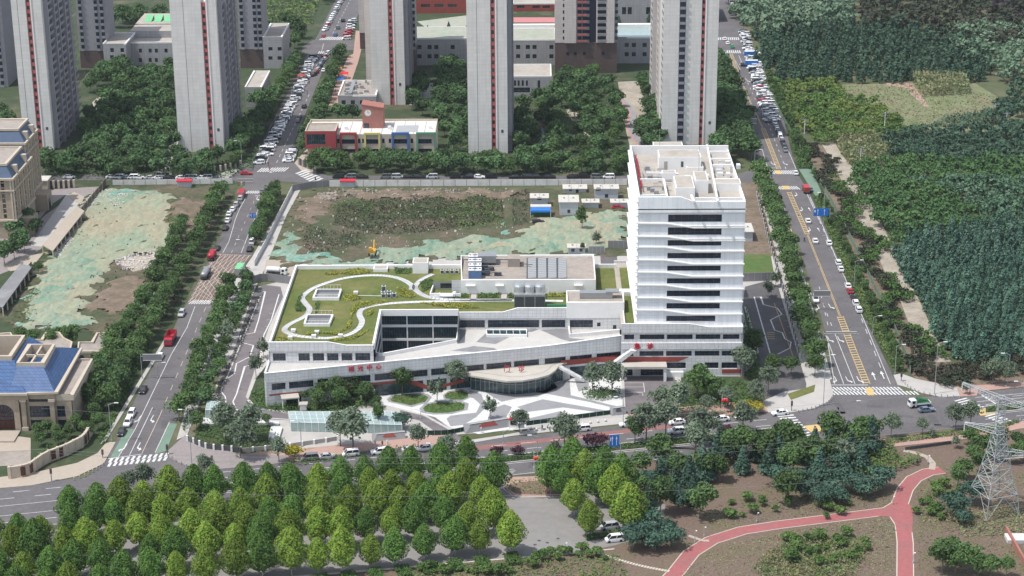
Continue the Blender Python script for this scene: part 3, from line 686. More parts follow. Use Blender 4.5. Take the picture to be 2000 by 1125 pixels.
zebra((1627,771),(1798,771),23,2.6,'white_paint',sk=(-.35,0));zebra((1625,763),(1766,763),20,2.6,'white_paint',sk=(-.35,0))
ground('refuge_marking',[(1690,757),(1703,757),(1708,772),(1694,772)],.025,'yellow_paint')
zebra((1485,340),(1560,340),17,5.,'white_paint',sk=(-.3,0));zebra((1500,370),(1565,370),14,4,'white_paint',sk=(-.3,0));zebra((1402,78),(1445,78),11,6,'white_paint');zebra((1408,104),(1448,104),10,6,'white_paint')
ground('refuge_marking',[(1513,333),(1524,333),(1527,340),(1516,340)],.026,'yellow_paint');ground('refuge_marking',[(1527,363),(1540,363),(1543,370),(1530,370)],.026,'yellow_paint')
ground('refuge_marking',[(1569,832),(1596,829),(1612,841),(1583,844)],.026,'yellow_paint');ground('refuge_marking',[(1908,800),(1938,796),(1948,808),(1915,812)],.026,'yellow_paint')
zebra((1588,852),(1548,808),9,4.6,'white_paint',duty=.45);zebra((1978,823),(1885,776),14,4.2,'white_paint',duty=.45)
b=MB();line(b,(862,848),(875,868),.16);line(b,(850,852),(858,868),.9,z=.02);struct(b.build('gate_marking','yellow_paint'))
for q in ((866,862),(1015,852)): pass
# ------------------------------------------------------------------ hospital plot
ground('plot_paving',[(425,745),(505,560),(545,550),(560,520),(600,500),(1460,500),(1560,500),(1625,740),(1500,800),(880,850),(560,885),(430,845),(400,800)],.016,'pale_paving')
ground('plot_garden',[(500,740),(530,700),(1215,735),(1215,745),(1200,760),(1100,740),(900,745),(740,775),(700,795),(640,805),(500,800),(485,780)],.02,'garden_ground')
ground('plot_garden',[(1330,735),(1450,735),(1480,700),(1540,760),(1480,790),(1225,802),(1225,800),(1330,785)],.02,'garden_ground')
ground('plot_garden',[(370,880),(400,800),(470,815),(545,830),(545,862),(520,880),(430,880)],.02,'garden_ground')
ground('plot_drive',[(425,745),(438,700),(500,566),(515,556),(548,560),(553,580),(525,640),(505,700),(490,745),(480,775),(498,797),(560,808),(600,808),(600,822),(540,820),(480,812),(440,800),(425,780)],.028,'asphalt_plum')
ground('plot_drive',[(782,800),(800,798),(850,815),(880,838),(908,862),(835,868),(848,842),(820,822),(780,812)],.028,'asphalt_plum')
ground('plot_drive',[(1455,560),(1500,548),(1520,560),(1575,750),(1570,800),(1500,800),(1480,720),(1450,600)],.028,'asphalt_dark')
ground('emergency_forecourt',[(1216,733),(1318,733),(1325,800),(1228,812),(1218,800)],.030,'asphalt_plum')
ground('west_site_drive',[(1172,495),(1204,495),(1212,560),(1222,600),(1180,600)],.03,'asphalt')
# plaza
ground('plaza',[(735,775),(760,768),(860,760),(905,745),(950,740),(1105,735),(1160,725),(1215,725),(1215,800),(1192,808),(1000,838),(935,848),(880,835),(850,815),(790,800),(745,790)],.034,'white_stone')
for q in ([(895,745),(1075,742),(1090,757),(1050,775),(1010,778),(980,785),(962,775),(930,755)],
          [(1030,765),(1112,740),(1115,772),(1210,795),(1212,800),(1150,785),(1062,768)],
          [(1010,795),(1060,780),(1190,803),(1185,808),(1100,796),(1030,805)],
          [(1030,818),(1095,803),(1125,815),(1010,832)],
          [(872,818),(880,812),(930,806),(938,790),(925,778),(912,775),(918,762),(940,770),(950,795),(930,815),(905,830),(880,833)],
          [(958,800),(985,790),(1000,795),(985,822),(950,830)],
          [(1122,740),(1150,736),(1150,760),(1130,765)]):
    ground('plaza_inlay',q,.038,'grey_stone')
def oval(px,py,rx,ry,n=20,sk=0): return [(px+rx*math.cos(2*math.pi*i/n)+sk*math.sin(2*math.pi*i/n),py+ry*math.sin(2*math.pi*i/n)) for i in range(n)]
for i,q in enumerate(([(762,780),(772,772),(800,770),(830,772),(837,777),(830,785),(803,792),(785,788),(765,784)],[(826,798),(835,790),(860,786),(895,786),(908,790),(906,800),(880,806),(850,807),(830,804)],[(869,772),(878,766),(900,763),(914,768),(914,776),(902,781),(880,780),(870,777)])):
    cxx=sum(a for a,_ in q)/len(q);cyy=sum(c for _,c in q)/len(q)
    ground('planting_island',[(cxx+(a-cxx)*1.18,cyy+(c-cyy)*1.3) for a,c in q],.042,'grey_stone')
    foliage_mass('island_hedge',q,'hedge_leaf',.12,.3,9,.28,seed=40+i)
    ground('island_lawn',q,.05,'lawn')
b=MB()
for pl in ([(505,567),(518,570),(505,625),(497,650),(470,655)],[(470,655),(468,668),(495,675),(488,697),(462,710),(458,730),(436,745),(432,765),(440,775),(442,795)],[(510,575),(440,745)],[(497,712),(478,716),(462,770)],[(462,770),(455,785),(462,800),(500,815),(600,822)],[(545,575),(530,625),(515,655),(505,720)]):
    b.strip([P(*p) for p in pl],.34,.05)
for i in range(9):
    x=496-i*7.6;y=596+i*18.5;line(b,(x,y),(x-11,y),.12,z=.05)
for i in range(7):
    x=539-i*4;y=612+i*13;line(b,(x,y),(x-14,y),.12,z=.05)
struct(b.build('drive_markings','white_paint'))
b=MB()
for pl in ([(1504,690),(1473,580),(1486,580),(1491,595),(1518,602)],[(1518,602),(1527,614),(1505,625),(1513,645),(1528,650),(1533,662),(1545,668),(1543,680),(1519,692)],[(1600,705),(1540,590)]):
    b.strip([P(*p) for p in pl],.36,.05)
for i in range(7): line(b,(1524+i*4.4,604+i*11.5),(1537+i*4.4,604+i*11.5),.12,z=.05)
for pl in ([(1218,748),(1257,748),(1259,766),(1218,766)],[(1218,756),(1258,756)],[(1218,766),(1254,767),(1256,773)]): b.strip([P(*p) for p in pl],.16,.05)
struct(b.build('drive_markings','white_paint'))
b=MB();line(b,(1512,592),(1552,705),.16,z=.05)
for i in range(4): line(b,(1498,650+i*4),(1513,650+i*4),.3,z=.05)
struct(b.build('drive_markings','yellow_paint'))
b=MB()
for pl in ([(485,782),(500,798),(560,806),(600,806)],[(1216,735),(1219,800)],[(1320,735),(1326,790)],[(1456,600),(1480,690)],[(782,800),(830,812),(880,840)]): b.strip([P(*p) for p in pl],.8,0,.16)
struct(b.build('kerb','kerb_stone'))
# estate paths
for q,m_ in (([(300,345),(322,300),(345,262),(352,268),(338,312),(335,345)],'pale_paving'),([(180,200),(205,178),(235,158),(248,162),(240,185),(214,208),(185,215)],'cream_paving'),([(1207,160),(1245,158),(1262,200),(1272,250),(1272,285),(1230,285),(1215,225)],'gravel_path'),([(800,175),(850,160),(870,175),(850,200),(800,205)],'pale_paving'),([(1105,215),(1140,205),(1145,230),(1120,240)],'cream_paving'),([(1110,265),(1160,255),(1165,268),(1120,272)],'cream_paving'),([(640,215),(655,165),(680,110),(690,105),(695,60),(715,60),(700,120),(665,220)],'pink_paving'),([(575,318),(600,290),(618,290),(618,345),(590,335)],'cream_paving'),([(400,352),(440,335),(480,320),(488,316),(470,330),(440,352)],'pale_paving')):
    ground('estate_path',q,.02,m_)
b=MB();b.strip([P(*p) for p in ((1211,192),(1228,208),(1238,222),(1230,250),(1242,270),(1262,288))],2.4,.04);struct(b.build('estate_track','grey_stone'))
b=MB();b.strip([P(*p) for p in ((1211,190),(1223,208),(1232,222),(1225,250),(1236,272),(1256,290))],.5,.05);struct(b.build('estate_track_line','pastel_red'))
b=MB();b.strip([P(*p) for p in ((1030,236),(1052,243),(1066,258),(1060,280),(1045,300))],3.,.04);struct(b.build('play_path','grey_stone'))
b=MB();b.strip([P(*p) for p in ((1036,234),(1058,243),(1071,258),(1066,280),(1052,300))],1.4,.05);struct(b.build('play_path_edge','red_track'))
# ------------------------------------------------------------------ construction plots
relief('west_plot',[(0,628),(70,520),(120,440),(200,362),(460,362),(455,385),(410,485),(355,590),(300,655),(230,655),(60,655)],.02,1.2,'site_weeds',1.6,3)
relief('west_netting',[(40,645),(60,560),(85,510),(110,470),(150,410),(185,372),(260,372),(345,378),(335,430),(380,452),(370,475),(325,497),(255,505),(220,520),(205,545),(195,565),(180,585),(175,640),(80,645)],.6,1.7,'netting_tan',1.3,5)
relief('west_netting_edge',[(45,650),(66,570),(95,520),(108,490),(140,470),(180,500),(205,520),(195,550),(160,560),(130,600),(170,615),(185,646)],.95,1.6,'netting',1.2,7)
relief('west_netting_edge',[(150,415),(190,370),(262,372),(345,380),(300,385),(240,400),(190,405)],.9,1.8,'netting',1.1,8)
relief('west_pit',[(165,590),(195,565),(225,545),(260,540),(310,540),(300,570),(260,605),(200,620),(160,615)],1.6,.7,'site_brown',1.2,9)
relief('west_teal_net',[(238,605),(262,580),(290,570),(320,562),(318,590),(300,605),(268,612)],2.0,1.0,'netting',1.1,10)
for i,q in enumerate(([(148,605),(150,590),(175,565),(182,562),(170,585),(160,600)],[(172,522),(185,512),(208,517),(200,532),(180,532)],[(232,612),(262,580),(270,585),(248,612)],[(20,640),(50,632),(155,634),(158,641),(40,643)],[(360,455),(368,448),(382,450),(375,460)],[(30,590),(45,570),(62,568),(50,590)],[(195,385),(225,372),(265,376),(240,392)])):
    relief('teal_netting',q,1.9,.6,'netting_teal',.8,20+i)
relief('west_rubble',[(225,512),(255,500),(325,492),(322,515),(290,530),(240,530)],1.4,1.0,'rubble',.7,12)
relief('west_weed_bank',[(325,470),(375,475),(400,430),(420,395),(350,385),(318,420),(340,440)],1.3,2.2,'site_brown',1.2,13)
relief('north_plot',[(540,460),(568,400),(600,366),(1225,366),(1225,500),(1170,500),(560,525),(520,505)],.02,1.3,'site_weeds',1.7,14)
relief('north_bank',[(640,385),(700,372),(1020,372),(1030,385),(900,394),(740,394)],1.0,2.0,'site_brown',1.1,15)
relief('north_bank',[(585,380),(640,385),(660,400),(620,440),(590,480),(580,440)],.8,1.6,'site_brown',1.3,16)
relief('north_netting',[(600,505),(690,512),(738,486),(830,474),(900,463),(975,457),(1010,470),(1080,435),(1110,420),(1225,410),(1225,495),(1140,498),(830,505),(720,525),(590,528)],.6,1.6,'netting',1.3,17)
relief('north_netting_tan',[(1020,440),(1060,425),(1140,418),(1220,415),(1224,480),(1150,490),(1000,492),(850,498),(800,500),(860,480),(990,474)],.9,1.5,'netting_tan',1.3,18)
relief('corner_netting',[(525,500),(548,455),(580,450),(590,490),(640,500),(612,512),(560,510),(530,508)],.5,1.2,'netting',1.1,19)
for i,q in enumerate(([(525,503),(560,490),(640,498),(690,508),(600,512),(540,510)],[(735,495),(748,484),(756,492),(745,502)],[(980,440),(985,408),(996,410),(998,450),(1010,470),(990,478)],[(690,512),(740,503),(725,522),(690,522)],[(855,470),(905,462),(870,475)],[(1060,483),(1105,480),(1095,490),(1060,490)])):
    relief('teal_netting',q,1.5,.7,'netting_teal',.8,30+i)
slab('site_slab',[(515,535),(520,508),(575,508),(580,530),(570,545)],0,.12,'cream_paving')
for i,q in enumerate(([(600,440),(640,455),(715,455),(700,480),(610,500),(590,480)],[(640,400),(760,395),(900,410),(980,400),(985,420),(800,430),(640,425)],[(850,385),(980,380),(985,440),(900,450),(870,440)],[(300,640),(230,618),(300,600),(330,570),(360,560),(340,620)],[(20,630),(70,560),(80,575),(55,635)],[(320,440),(340,405),(400,425),(380,455)],[(1000,380),(1035,370),(1035,440),(1000,445)])):
    foliage_mass('weeds',q,('scrub_leaf','hedge_leaf','weed_leaf')[i % 3],.05,1.1,2.6,.42,seed=60+i,noise=9,z0=.25)
# scattered debris on plots
def debris(name,px,n,m,s0,s1,seed,z=.6):
    rg=random.Random(seed);poly=[P(*p) for p in px];xs=[p[0] for p in poly];ys=[p[1] for p in poly];b=MB();k=0
    while k < n:
        x,y=rg.uniform(min(xs),max(xs)),rg.uniform(min(ys),max(ys))
        if not in_poly(np.array([[x,y]]),poly)[0]: continue
        a=rg.uniform(0,6.28);s=rg.uniform(s0,s1);zz=z*.42+rg.uniform(0,.35);b.obox((x,y),(math.cos(a),math.sin(a)),s*rg.uniform(.5,2),s*.6,zz-.6,zz+s*.22);k += 1
    return stuff(b.build(name,m))
debris('rubble',[(225,512),(255,500),(325,492),(322,515),(290,530),(240,530)],260,'hoard_white',.2,.6,1,1.8)
debris('rubble',[(640,372),(980,372),(1030,380),(640,390)],160,'rubble',.3,.9,2,1.6)
debris('rubble',[(560,385),(1030,370),(1030,450),(700,500),(560,500)],200,'hoard_white',.15,.4,3,1.3)
debris('rubble',[(60,640),(190,372),(380,400),(380,450),(160,640)],110,'tower_brown',.15,.45,4,1.5)
debris('rubble',[(150,410),(190,372),(260,375),(240,405)],200,'hoard_white',.2,.6,5,1.6)
debris('rubble',[(105,500),(135,465),(145,470),(120,505)],140,'hoard_white',.2,.6,6,1.4)
debris('rubble',[(620,382),(660,380),(655,395),(625,395)],160,'cream_paving',.3,.7,7,2.)
ground('side_yard',[(1448,350),(1480,352),(1500,380),(1520,500),(1450,500)],.012,'site_brown')
ground('side_footway',[(1478,350),(1492,352),(1512,400),(1545,520),(1575,620),(1590,720),(1572,720),(1545,600),(1518,500),(1492,410)],.02,'pale_paving')
ground('side_road',[(1225,340),(1448,345),(1490,345),(1490,358),(1448,356),(1225,352)],.015,'asphalt')
# ------------------------------------------------------------------ right side fields
ground('field',[(1640,165),(1900,160),(1950,190),(2050,200),(2050,300),(1800,250),(1740,265),(1650,200)],-.01,'field_grass')
ground('dirt_track',[(1730,162),(1780,162),(1783,166),(1815,208),(1805,208),(1765,170),(1735,168)],.01,'pink_paving')
ground('gravel_path',[(1605,282),(1632,282),(1650,310),(1668,330),(1680,362),(1700,395),(1722,435),(1742,480),(1762,520),(1790,575),(1815,630),(1838,680),(1858,706),(1828,708),(1806,690),(1778,640),(1748,560),(1728,530),(1705,480),(1680,430),(1652,370),(1628,320)],.01,'gravel_path')
ground('scrub_soil',[(1560,290),(1605,283),(1655,370),(1735,530),(1790,640),(1850,710),(2100,700),(2100,745),(1865,756),(1790,741),(1745,690),(1660,500)],-.005,'site_brown')
ground('island_soil',[(990,955),(1000,945),(1040,940),(1095,948),(1095,968),(1010,966)],.14,'soil')
ground('dark_field',[(1870,-10),(1985,28),(2200,60),(2200,-80),(1800,-60)],.0,'tarp_purple')
ground('green_screen_strip',[(1560,330),(1583,330),(1608,382),(1592,382)],.03,'green_lane')
ground('verge_strip',[(1492,160),(1520,190),(1610,375),(1640,430),(1690,545),(1740,640),(1765,700),(1748,740),(1753,752),(1683,615),(1600,425),(1560,343),(1478,150)],-.002,'garden_ground')

b=MB()
for px,py in ((1660,640),(1600,520),(300,800),(350,700),(440,520),(1700,820),(1800,830),(600,940),(1100,880),(1300,875),(470,760),(1560,420),(1045,1064),(1069,1060),(1053,1056),(1090,1052),(150,910),(170,915)): x,y,_=P(px,py);b.lathe((x,y,.0),[(.42,0),(.42,.036)],10)
struct(b.build('manhole_cover','metal_dark'))
rg_=random.Random(4);b=MB()
for i in range(34):
    px,py=rg_.choice(((rg_.uniform(250,340),rg_.uniform(700,860)),(rg_.uniform(1600,1700),rg_.uniform(560,740)),(rg_.uniform(1620,1880),rg_.uniform(790,840)),(rg_.uniform(950,1500),0),(rg_.uniform(400,480),rg_.uniform(400,560))))
    if py == 0: py=916-.104*(px-1000)+rg_.uniform(-8,8)
    x,y,_=P(px,py);b.obox((x,y),(rg_.uniform(-.2,.2),1) if i % 2 else (1,-.1),rg_.uniform(2,9),rg_.uniform(.6,2.2),.0,.0105)
struct(b.build('road_patch','asphalt_dark'))
# ================================================================== HOSPITAL
hosp=thing('hospital','white tiled hospital with grassed roof, sloping front terrace and eleven storey tower at its right','hospital',(0,540,0))
def bx(par,name,m,*a):
    b=MB();b.box(*a);return b.build(name,m,par)
def pspan(pxs,A,B): return [(uX(A,B,PL(p0,720,A,B)[0]),uX(A,B,PL(p1,720,A,B)[0])) for p0,p1 in pxs]
def pspY(pxs,Y,X0,py): return [(PY(p0,py,Y)[0]-X0,PY(p1,py,Y)[0]-X0) for p0,p1 in pxs]
# lower wing (rotated front, two storeys) ------------------------------------
LA,LB=(-74.5,501.0),(24.0,524.0);LL=math.hypot(98.5,23)
def ltop(u): return 10.15+.95*u/LL+ (1.2*max(0,(u-LL*.80)/(LL*.2)))**.9*.8
up=[(a,c,4.75,6.75) for a,c in pspan([(529,556),(563,611),(619,640),(649,723),(731,835),(842,945),(950,999),(1004,1053),(1064,1105),(1113,1156),(1165,1212)],LA,LB)]
for i,h in enumerate(up):
    sh=.25*((h[0]+h[1])/2/LL);up[i]=(h[0],h[1],4.75+sh,6.75+sh)
lo_=[(a,c,.15,3.7,'teal_glass') for a,c in pspan([(649,826),(833,872),(879,925),(1113,1156),(1165,1212)],LA,LB)]
lo_ += [(a,c,.1,2.9,'dark_glass') for a,c in pspan([(556,586)],LA,LB)]
cuts=sorted({0,LL}|{x for x in np.linspace(0,LL,22)})
wall(hosp,'lower_front_wall',LA,LB,0,9,up+lo_,'hospital_tile',.45,mull=1.25)
b=MB()   # parapet band above, gently rising
d_=(Vector(LB)-Vector(LA)).normalized();n_=Vector((d_.y,-d_.x))
ps=[(Vector(LA)+d_*u,ltop(u)) for u in np.linspace(0,LL,24)]
for (p,a),(q,c) in zip(ps[:-1],ps[1:]):
    o1=n_*.35
    b.add([(p.x+o1.x,p.y+o1.y,7.3),(q.x+o1.x,q.y+o1.y,7.3),(q.x+o1.x,q.y+o1.y,c),(p.x+o1.x,p.y+o1.y,a)],[(0,1,2,3)])
    b.add([(p.x+o1.x,p.y+o1.y,7.3),(q.x+o1.x,q.y+o1.y,7.3),(q.x-n_.x*.02,q.y-n_.y*.02,7.3),(p.x-n_.x*.02,p.y-n_.y*.02,7.3)],[(3,2,1,0)])
b.build('terrace_parapet','hospital_tile',hosp)
b=MB()
for (p,a),(q,c) in zip(ps[:-1],ps[1:]):
    o1=n_*.4;o2=-n_*.25
    b.add([(p.x+o1.x,p.y+o1.y,a),(q.x+o1.x,q.y+o1.y,c),(q.x+o2.x,q.y+o2.y,c),(p.x+o2.x,p.y+o2.y,a),(p.x+o2.x,p.y+o2.y,9.3),(q.x+o2.x,q.y+o2.y,9.3)],[(0,1,2,3),(3,2,5,4)])
b.build('parapet_coping','trim_white',hosp)
b=MB();b.strip([LA,(-74.5,511)],.5,0,10.15);b.build('west_wing_wall','hospital_tile',hosp)
# red soffit band with V-shaped dips
b=MB()
def redband(px0,px1,z0,z1,q=.1):
    a,c=pspan([(px0,px1)],LA,LB)[0];pa,pc=Vector(LA)+d_*a+n_*q,Vector(LA)+d_*c+n_*q
    b.add([(pa.x,pa.y,z0[0]),(pc.x,pc.y,z0[1]),(pc.x,pc.y,z1[1]),(pa.x,pa.y,z1[0])],[(0,1,2,3)])
redband(523,645,(3.2,3.3),(3.7,3.8));redband(645,790,(3.6,3.7),(4.35,4.4));redband(790,812,(3.7,2.2),(4.4,3.7));redband(812,842,(2.2,.3),(3.7,1.5));redband(842,905,(.5,2.0),(1.2,3.2))
b.build('red_soffit_band','brick_red',hosp);b=MB()
redband(1095,1150,(4.3,4.4),(6.0,5.9));redband(1150,1213,(4.4,4.5),(6.0,6.1),.12)
b.build('red_soffit_band','brick_red',hosp)
# terrace slab
TZ=9.5
b=MB();b.flat([(-74.4,501.3),(23.9,524.3),(23.9,535.5),(-22.5,535.5),(-22.5,525.3),(-43.2,514.6),(-45.2,515.3),(-45.2,509.6),(-74.4,509.6)],TZ);b.build('terrace_floor','terrace_white',hosp)
b=MB()
for q in ([(898,643),(912,645),(908,655),(897,668)],[(950,650),(970,642),(1000,656),(968,672),(930,668)],[(1008,645),(1055,642),(1040,648),(1000,650)],[(1055,644),(1110,642),(1112,660),(1160,665),(1130,672),(1095,662)],[(880,685),(925,676),(965,680),(975,685),(930,688)]):
    b.flat([P(x,y,TZ)[:2] for x,y in q],TZ+.02)
b.build('terrace_inlay','terrace_grey',hosp)
# terrace skylight
def skybox(px,z,nm='skylight',h=.8,glassm='teal_glass',n=6,wid=.35):
    pts=[P(x,y,z)[:2] for x,y in px];b=MB();b.strip(pts,wid,z,z+h,closed=True);o=b.build(nm,'trim_white',hosp)
    g=MB();g.flat(pts,z+h*.7);g.build('glazing',glassm,o)
    b=MB()
    for i in range(1,n):
        t=i/n;b.strip([lerp(pts[0],pts[1],t),lerp(pts[3],pts[2],t)],.12,z+h*.7,z+h*.8)
    b.build('glazing_bar','trim_white',o)
skybox([(951,658),(1029,658),(1028,648),(950,648)],TZ)
b=MB();b.strip([P(1111,641,TZ),P(1113,659,TZ),P(1150,656,TZ),P(1210,650,TZ)],.4,TZ,TZ+1.1);b.build('terrace_upstand','trim_white',hosp)
# main block behind : green roof
RZ=14.3;PZ=15.2
def wspan(par,name,A,B,z0,z1,pxs,Y,py,zz,m='hospital_tile',**k):
    hs=[]
    for it in pxs:
        a,c=pspY([it[:2]],Y,A[0],py)[0];z_=it[2:] if len(it) > 2 else zz;hs.append((a,c,z_[0],z_[1]))
    return wall(par,name,A,B,z0,z1,hs,m,**k)
Y3=509.6
zw=(PY(600,705,Y3)[2],PY(600,690,Y3)[2])
wspan(hosp,'upper_left_wall',(-74.3,Y3),(-45.3,Y3),9.3,14.0,[(533,558),(583,605),(611,633),(639,661),(667,688),(694,723)],Y3,697,zw,mull=.9)
b=MB()
for x0,x1,a,c in ((-74.3,-58,PZ+.7,PZ+.7),(-58,-52.8,PZ+.7,PZ-.3),(-52.8,-45.3,PZ-.3,PZ-.3)):
    b.add([(x0,Y3-.3,13.2),(x1,Y3-.3,13.2),(x1,Y3-.3,c),(x0,Y3-.3,a)],[(0,1,2,3)]);b.add([(x0,Y3-.3,a),(x1,Y3-.3,c),(x1,Y3+.15,c),(x0,Y3+.15,a)],[(0,1,2,3)])
    b.add([(x0,Y3+.15,14),(x1,Y3+.15,14),(x1,Y3+.15,c),(x0,Y3+.15,a)],[(3,2,1,0)]);b.add([(x0,Y3-.3,13.2),(x1,Y3-.3,13.2),(x1,Y3,13.2),(x0,Y3,13.2)],[(3,2,1,0)])
b.build('fascia','hospital_tile',hosp)
def coping(pts,z,w=.5,h=.18,nm='parapet_coping',m='trim_white',z0=None):
    b=MB();b.strip(pts,w,z-h if z0 is None else z0,z);return b.build(nm,m,hosp)
coping([(-74.3,Y3-.05),(-58,Y3-.05)],PZ+.74,.55);
b=MB();b.add([(-58,Y3-.32,PZ+.74),(-52.8,Y3-.32,PZ-.26),(-52.8,Y3+.22,PZ-.26),(-58,Y3+.22,PZ+.74)],[(0,1,2,3)]);b.build('parapet_coping','trim_white',hosp)
coping([(-52.8,Y3-.05),(-45.3,Y3-.05)],PZ-.26,.55)
coping([(-74.1,Y3),(-74.1,575.5),(24.5,575.5)],PZ+.3,.5,z0=13.4)
coping([(-45.3,Y3+.3),(-45.3,536.6),(-22.7,536.6)],PZ+.1,.6,z0=13.4)
# side and inner walls
b=MB();b.strip([(-74.3,Y3),(-74.3,575.6),(24,575.6)],.3,0,13.5);b.build('west_wall','hospital_tile',hosp)
b=MB();b.flat([(-74,Y3),(-45.3,Y3),(-45.3,537),(-22.5,537),(-22.5,536),(8.8,536),(8.8,545),(25,545),(25,575.5),(-74,575.5)],RZ-.05);b.build('roof_deck','roof_lawn',hosp)
# court facades (three glazed storeys)
def py2z(px,py,Y): return PY(px,py,Y)[2]
CY=537.2
bands=[(py2z(820,615,CY),py2z(820,634,CY)),(py2z(820,639,CY),py2z(820,661,CY)),(py2z(820,665.5,CY),py2z(820,690,CY))]
hs=[]
for zt,zb in bands:
    for k in range(3): hs.append((.15+k*7.5,7.3+k*7.5,max(zb,1.0),zt))
wall(hosp,'court_north_wall',(-45.2,CY),(-22.6,CY),0,15.0,hs,'trim_white',.3,glass='teal_glass',mull=.75)
wall(hosp,'court_east_wall',(-22.6,CY),(-22.6,524),0,14.2,[(1,12,10.2,12.6),(1,12,6.2,9),(1,12,2.2,5)],'hospital_tile',.3,mull=1)
wall(hosp,'court_west_wall',(-45.2,515),(-45.2,CY),0,14.2,[(.5,21,10.2,13),(.5,21,6,9),(.5,21,1.5,5)],'hospital_tile',.3,glass='teal_glass',mull=1)
b=MB();b.strip([(-45.2,515.8),(-44.5,514.8),(-43.2,514.5),(-22.9,525.1),(-22.7,537)],.35,8.6,TZ+1.0);b.build('court_parapet','trim_white',hosp)
b=MB();b.flat([(-45,514.5),(-43,514.5),(-22.6,525),(-22.6,537),(-45,537)],1.0);b.build('court_floor','terrace_grey',hosp)
# terrace back wall
BY=535.6
zz=(py2z(1000,640,BY),py2z(1000,625,BY))
wspan(hosp,'terrace_back_wall',(-22.5,BY),(8.9,BY),9.3,14.2,[(898,947),(953,1053),(1058,1104)],BY,632,zz,mull=1.3)
b=MB()
for x0,x1,a,c in ((-22.5,-9.8,PZ-.35,PZ-.35),(-9.8,-5.6,PZ-.35,PZ+.9),(-5.6,8.8,PZ+.9,PZ+.9)):
    b.add([(x0,BY-.3,13),(x1,BY-.3,13),(x1,BY-.3,c),(x0,BY-.3,a)],[(0,1,2,3)]);b.add([(x0,BY-.3,13),(x1,BY-.3,13),(x1,BY,13),(x0,BY,13)],[(3,2,1,0)])
    b.add([(x0,BY+.15,14),(x1,BY+.15,14),(x1,BY+.15,c),(x0,BY+.15,a)],[(3,2,1,0)])
b.build('fascia','hospital_tile',hosp)
b=MB()
for x0,x1,a,c in ((-22.5,-9.8,PZ-.35,PZ-.35),(-9.8,-5.6,PZ-.35,PZ+.9),(-5.6,8.8,PZ+.9,PZ+.9)): b.add([(x0,BY-.33,a+.01),(x1,BY-.33,c+.01),(x1,BY+.2,c+.01),(x0,BY+.2,a+.01)],[(0,1,2,3)])
b.build('parapet_coping','trim_white',hosp)
# stair block
SZ=py2z(1160,590,BY-.2)
def sq(p0,p1,q0,q1,Y,X0): a,c=pspY([(p0,p1)],Y,X0,(q0+q1)/2)[0];return (a,c,py2z((p0+p1)/2,q1,Y),py2z((p0+p1)/2,q0,Y))
BX0,BX1=8.8,25.1
wall(hosp,'stair_block_wall',(BX0,BY-.4),(BX1,BY-.4),9.3,SZ,[sq(1113,1158,625,640,BY-.4,BX0),sq(1166,1173,604,611,BY-.4,BX0),sq(1197,1204,604,611,BY-.4,BX0),sq(1166,1173,630,638,BY-.4,BX0),sq(1197,1204,635,643,BY-.4,BX0)],'hospital_tile',.3)
b=MB();b.box(BX0,BY-.3,13.5,BX1,545,SZ-.5);b.build('stair_block_roof','roof_stain',hosp)
b=MB();b.strip([(BX0,BY-.2),(BX1,BY-.2),(BX1,545),(BX0,545)],.45,13,SZ+.03,closed=True);b.build('parapet_coping','trim_white',hosp)
b=MB();b.box(BX1-.4,524,9.3,BX1,BY-.5,15.4);b.build('stair_block_side_wall','hospital_tile',hosp)
b=MB();b.box(12.5,539.5,SZ-.4,22,542,SZ+1.3);b.box(20,539.4,SZ+1.3,24,542.2,SZ+1.7);b.build('air_duct','metal_grey',hosp)
# right (emergency) wing
EY=522.5;EX0,EX1=23.9,58.1
H3=[(p0,p1,11.25,12.75) for p0,p1 in ((1219,1238),(1249,1297),(1302,1352),(1358,1406),(1411,1443))]
H2=[(p0,p1,6.15,7.7) for p0,p1 in ((1224,1237),(1249,1296),(1301,1351),(1357,1405),(1410,1442))]
H1=[(1301,1340,2.3,4.2),(1377,1404,2.3,4.2),(1410,1441,2.3,4.2),(1219,1236,.1,3.3),(1252,1296,.1,3.3)]
wspan(hosp,'emergency_wing_wall',(EX0,EY),(EX1,EY),0,14.3,H3+H2+H1,EY,690,None,mull=1.4,depth=.45)
b=MB()
for x0,x1,a,c in ((EX0,43,PZ+.9,PZ+.9),(43,48.5,PZ+.9,PZ-.15),(48.5,EX1,PZ-.15,PZ-.15)):
    b.add([(x0,EY-.35,13.3),(x1,EY-.35,13.3),(x1,EY-.35,c),(x0,EY-.35,a)],[(0,1,2,3)]);b.add([(x0,EY-.35,13.3),(x1,EY-.35,13.3),(x1,EY,13.3),(x0,EY,13.3)],[(3,2,1,0)])
    b.add([(x0,EY-.35,8.4),(x1,EY-.35,8.4),(x1,EY-.35,10.3),(x0,EY-.35,10.3)],[(0,1,2,3)]);b.add([(x0,EY-.35,8.4),(x1,EY-.35,8.4),(x1,EY,8.4),(x0,EY,8.4)],[(3,2,1,0)]);b.add([(x0,EY-.35,10.3),(x1,EY-.35,10.3),(x1,EY,10.3),(x0,EY,10.3)],[(0,1,2,3)])
b.build('fascia','hospital_tile',hosp)
b=MB()
for x0,x1,a,c in ((EX0,43,PZ+.9,PZ+.9),(43,48.5,PZ+.9,PZ-.15),(48.5,EX1,PZ-.15,PZ-.15)): b.add([(x0,EY-.38,a+.01),(x1,EY-.38,c+.01),(x1,EY+.15,c+.01),(x0,EY+.15,a+.01),(x0,EY+.15,14.2),(x1,EY+.15,14.2)],[(0,1,2,3),(3,2,5,4)])
b.build('parapet_coping','trim_white',hosp)
b=MB();b.flat([(EX0,EY),(EX1,EY),(EX1,580),(EX0,580)],14.3);b.build('podium_roof','roof_screed',hosp)
b=MB();b.strip([(EX1,EY),(EX1,580),(24,580)],.35,0,15.1);b.build('east_wall','hospital_tile',hosp)
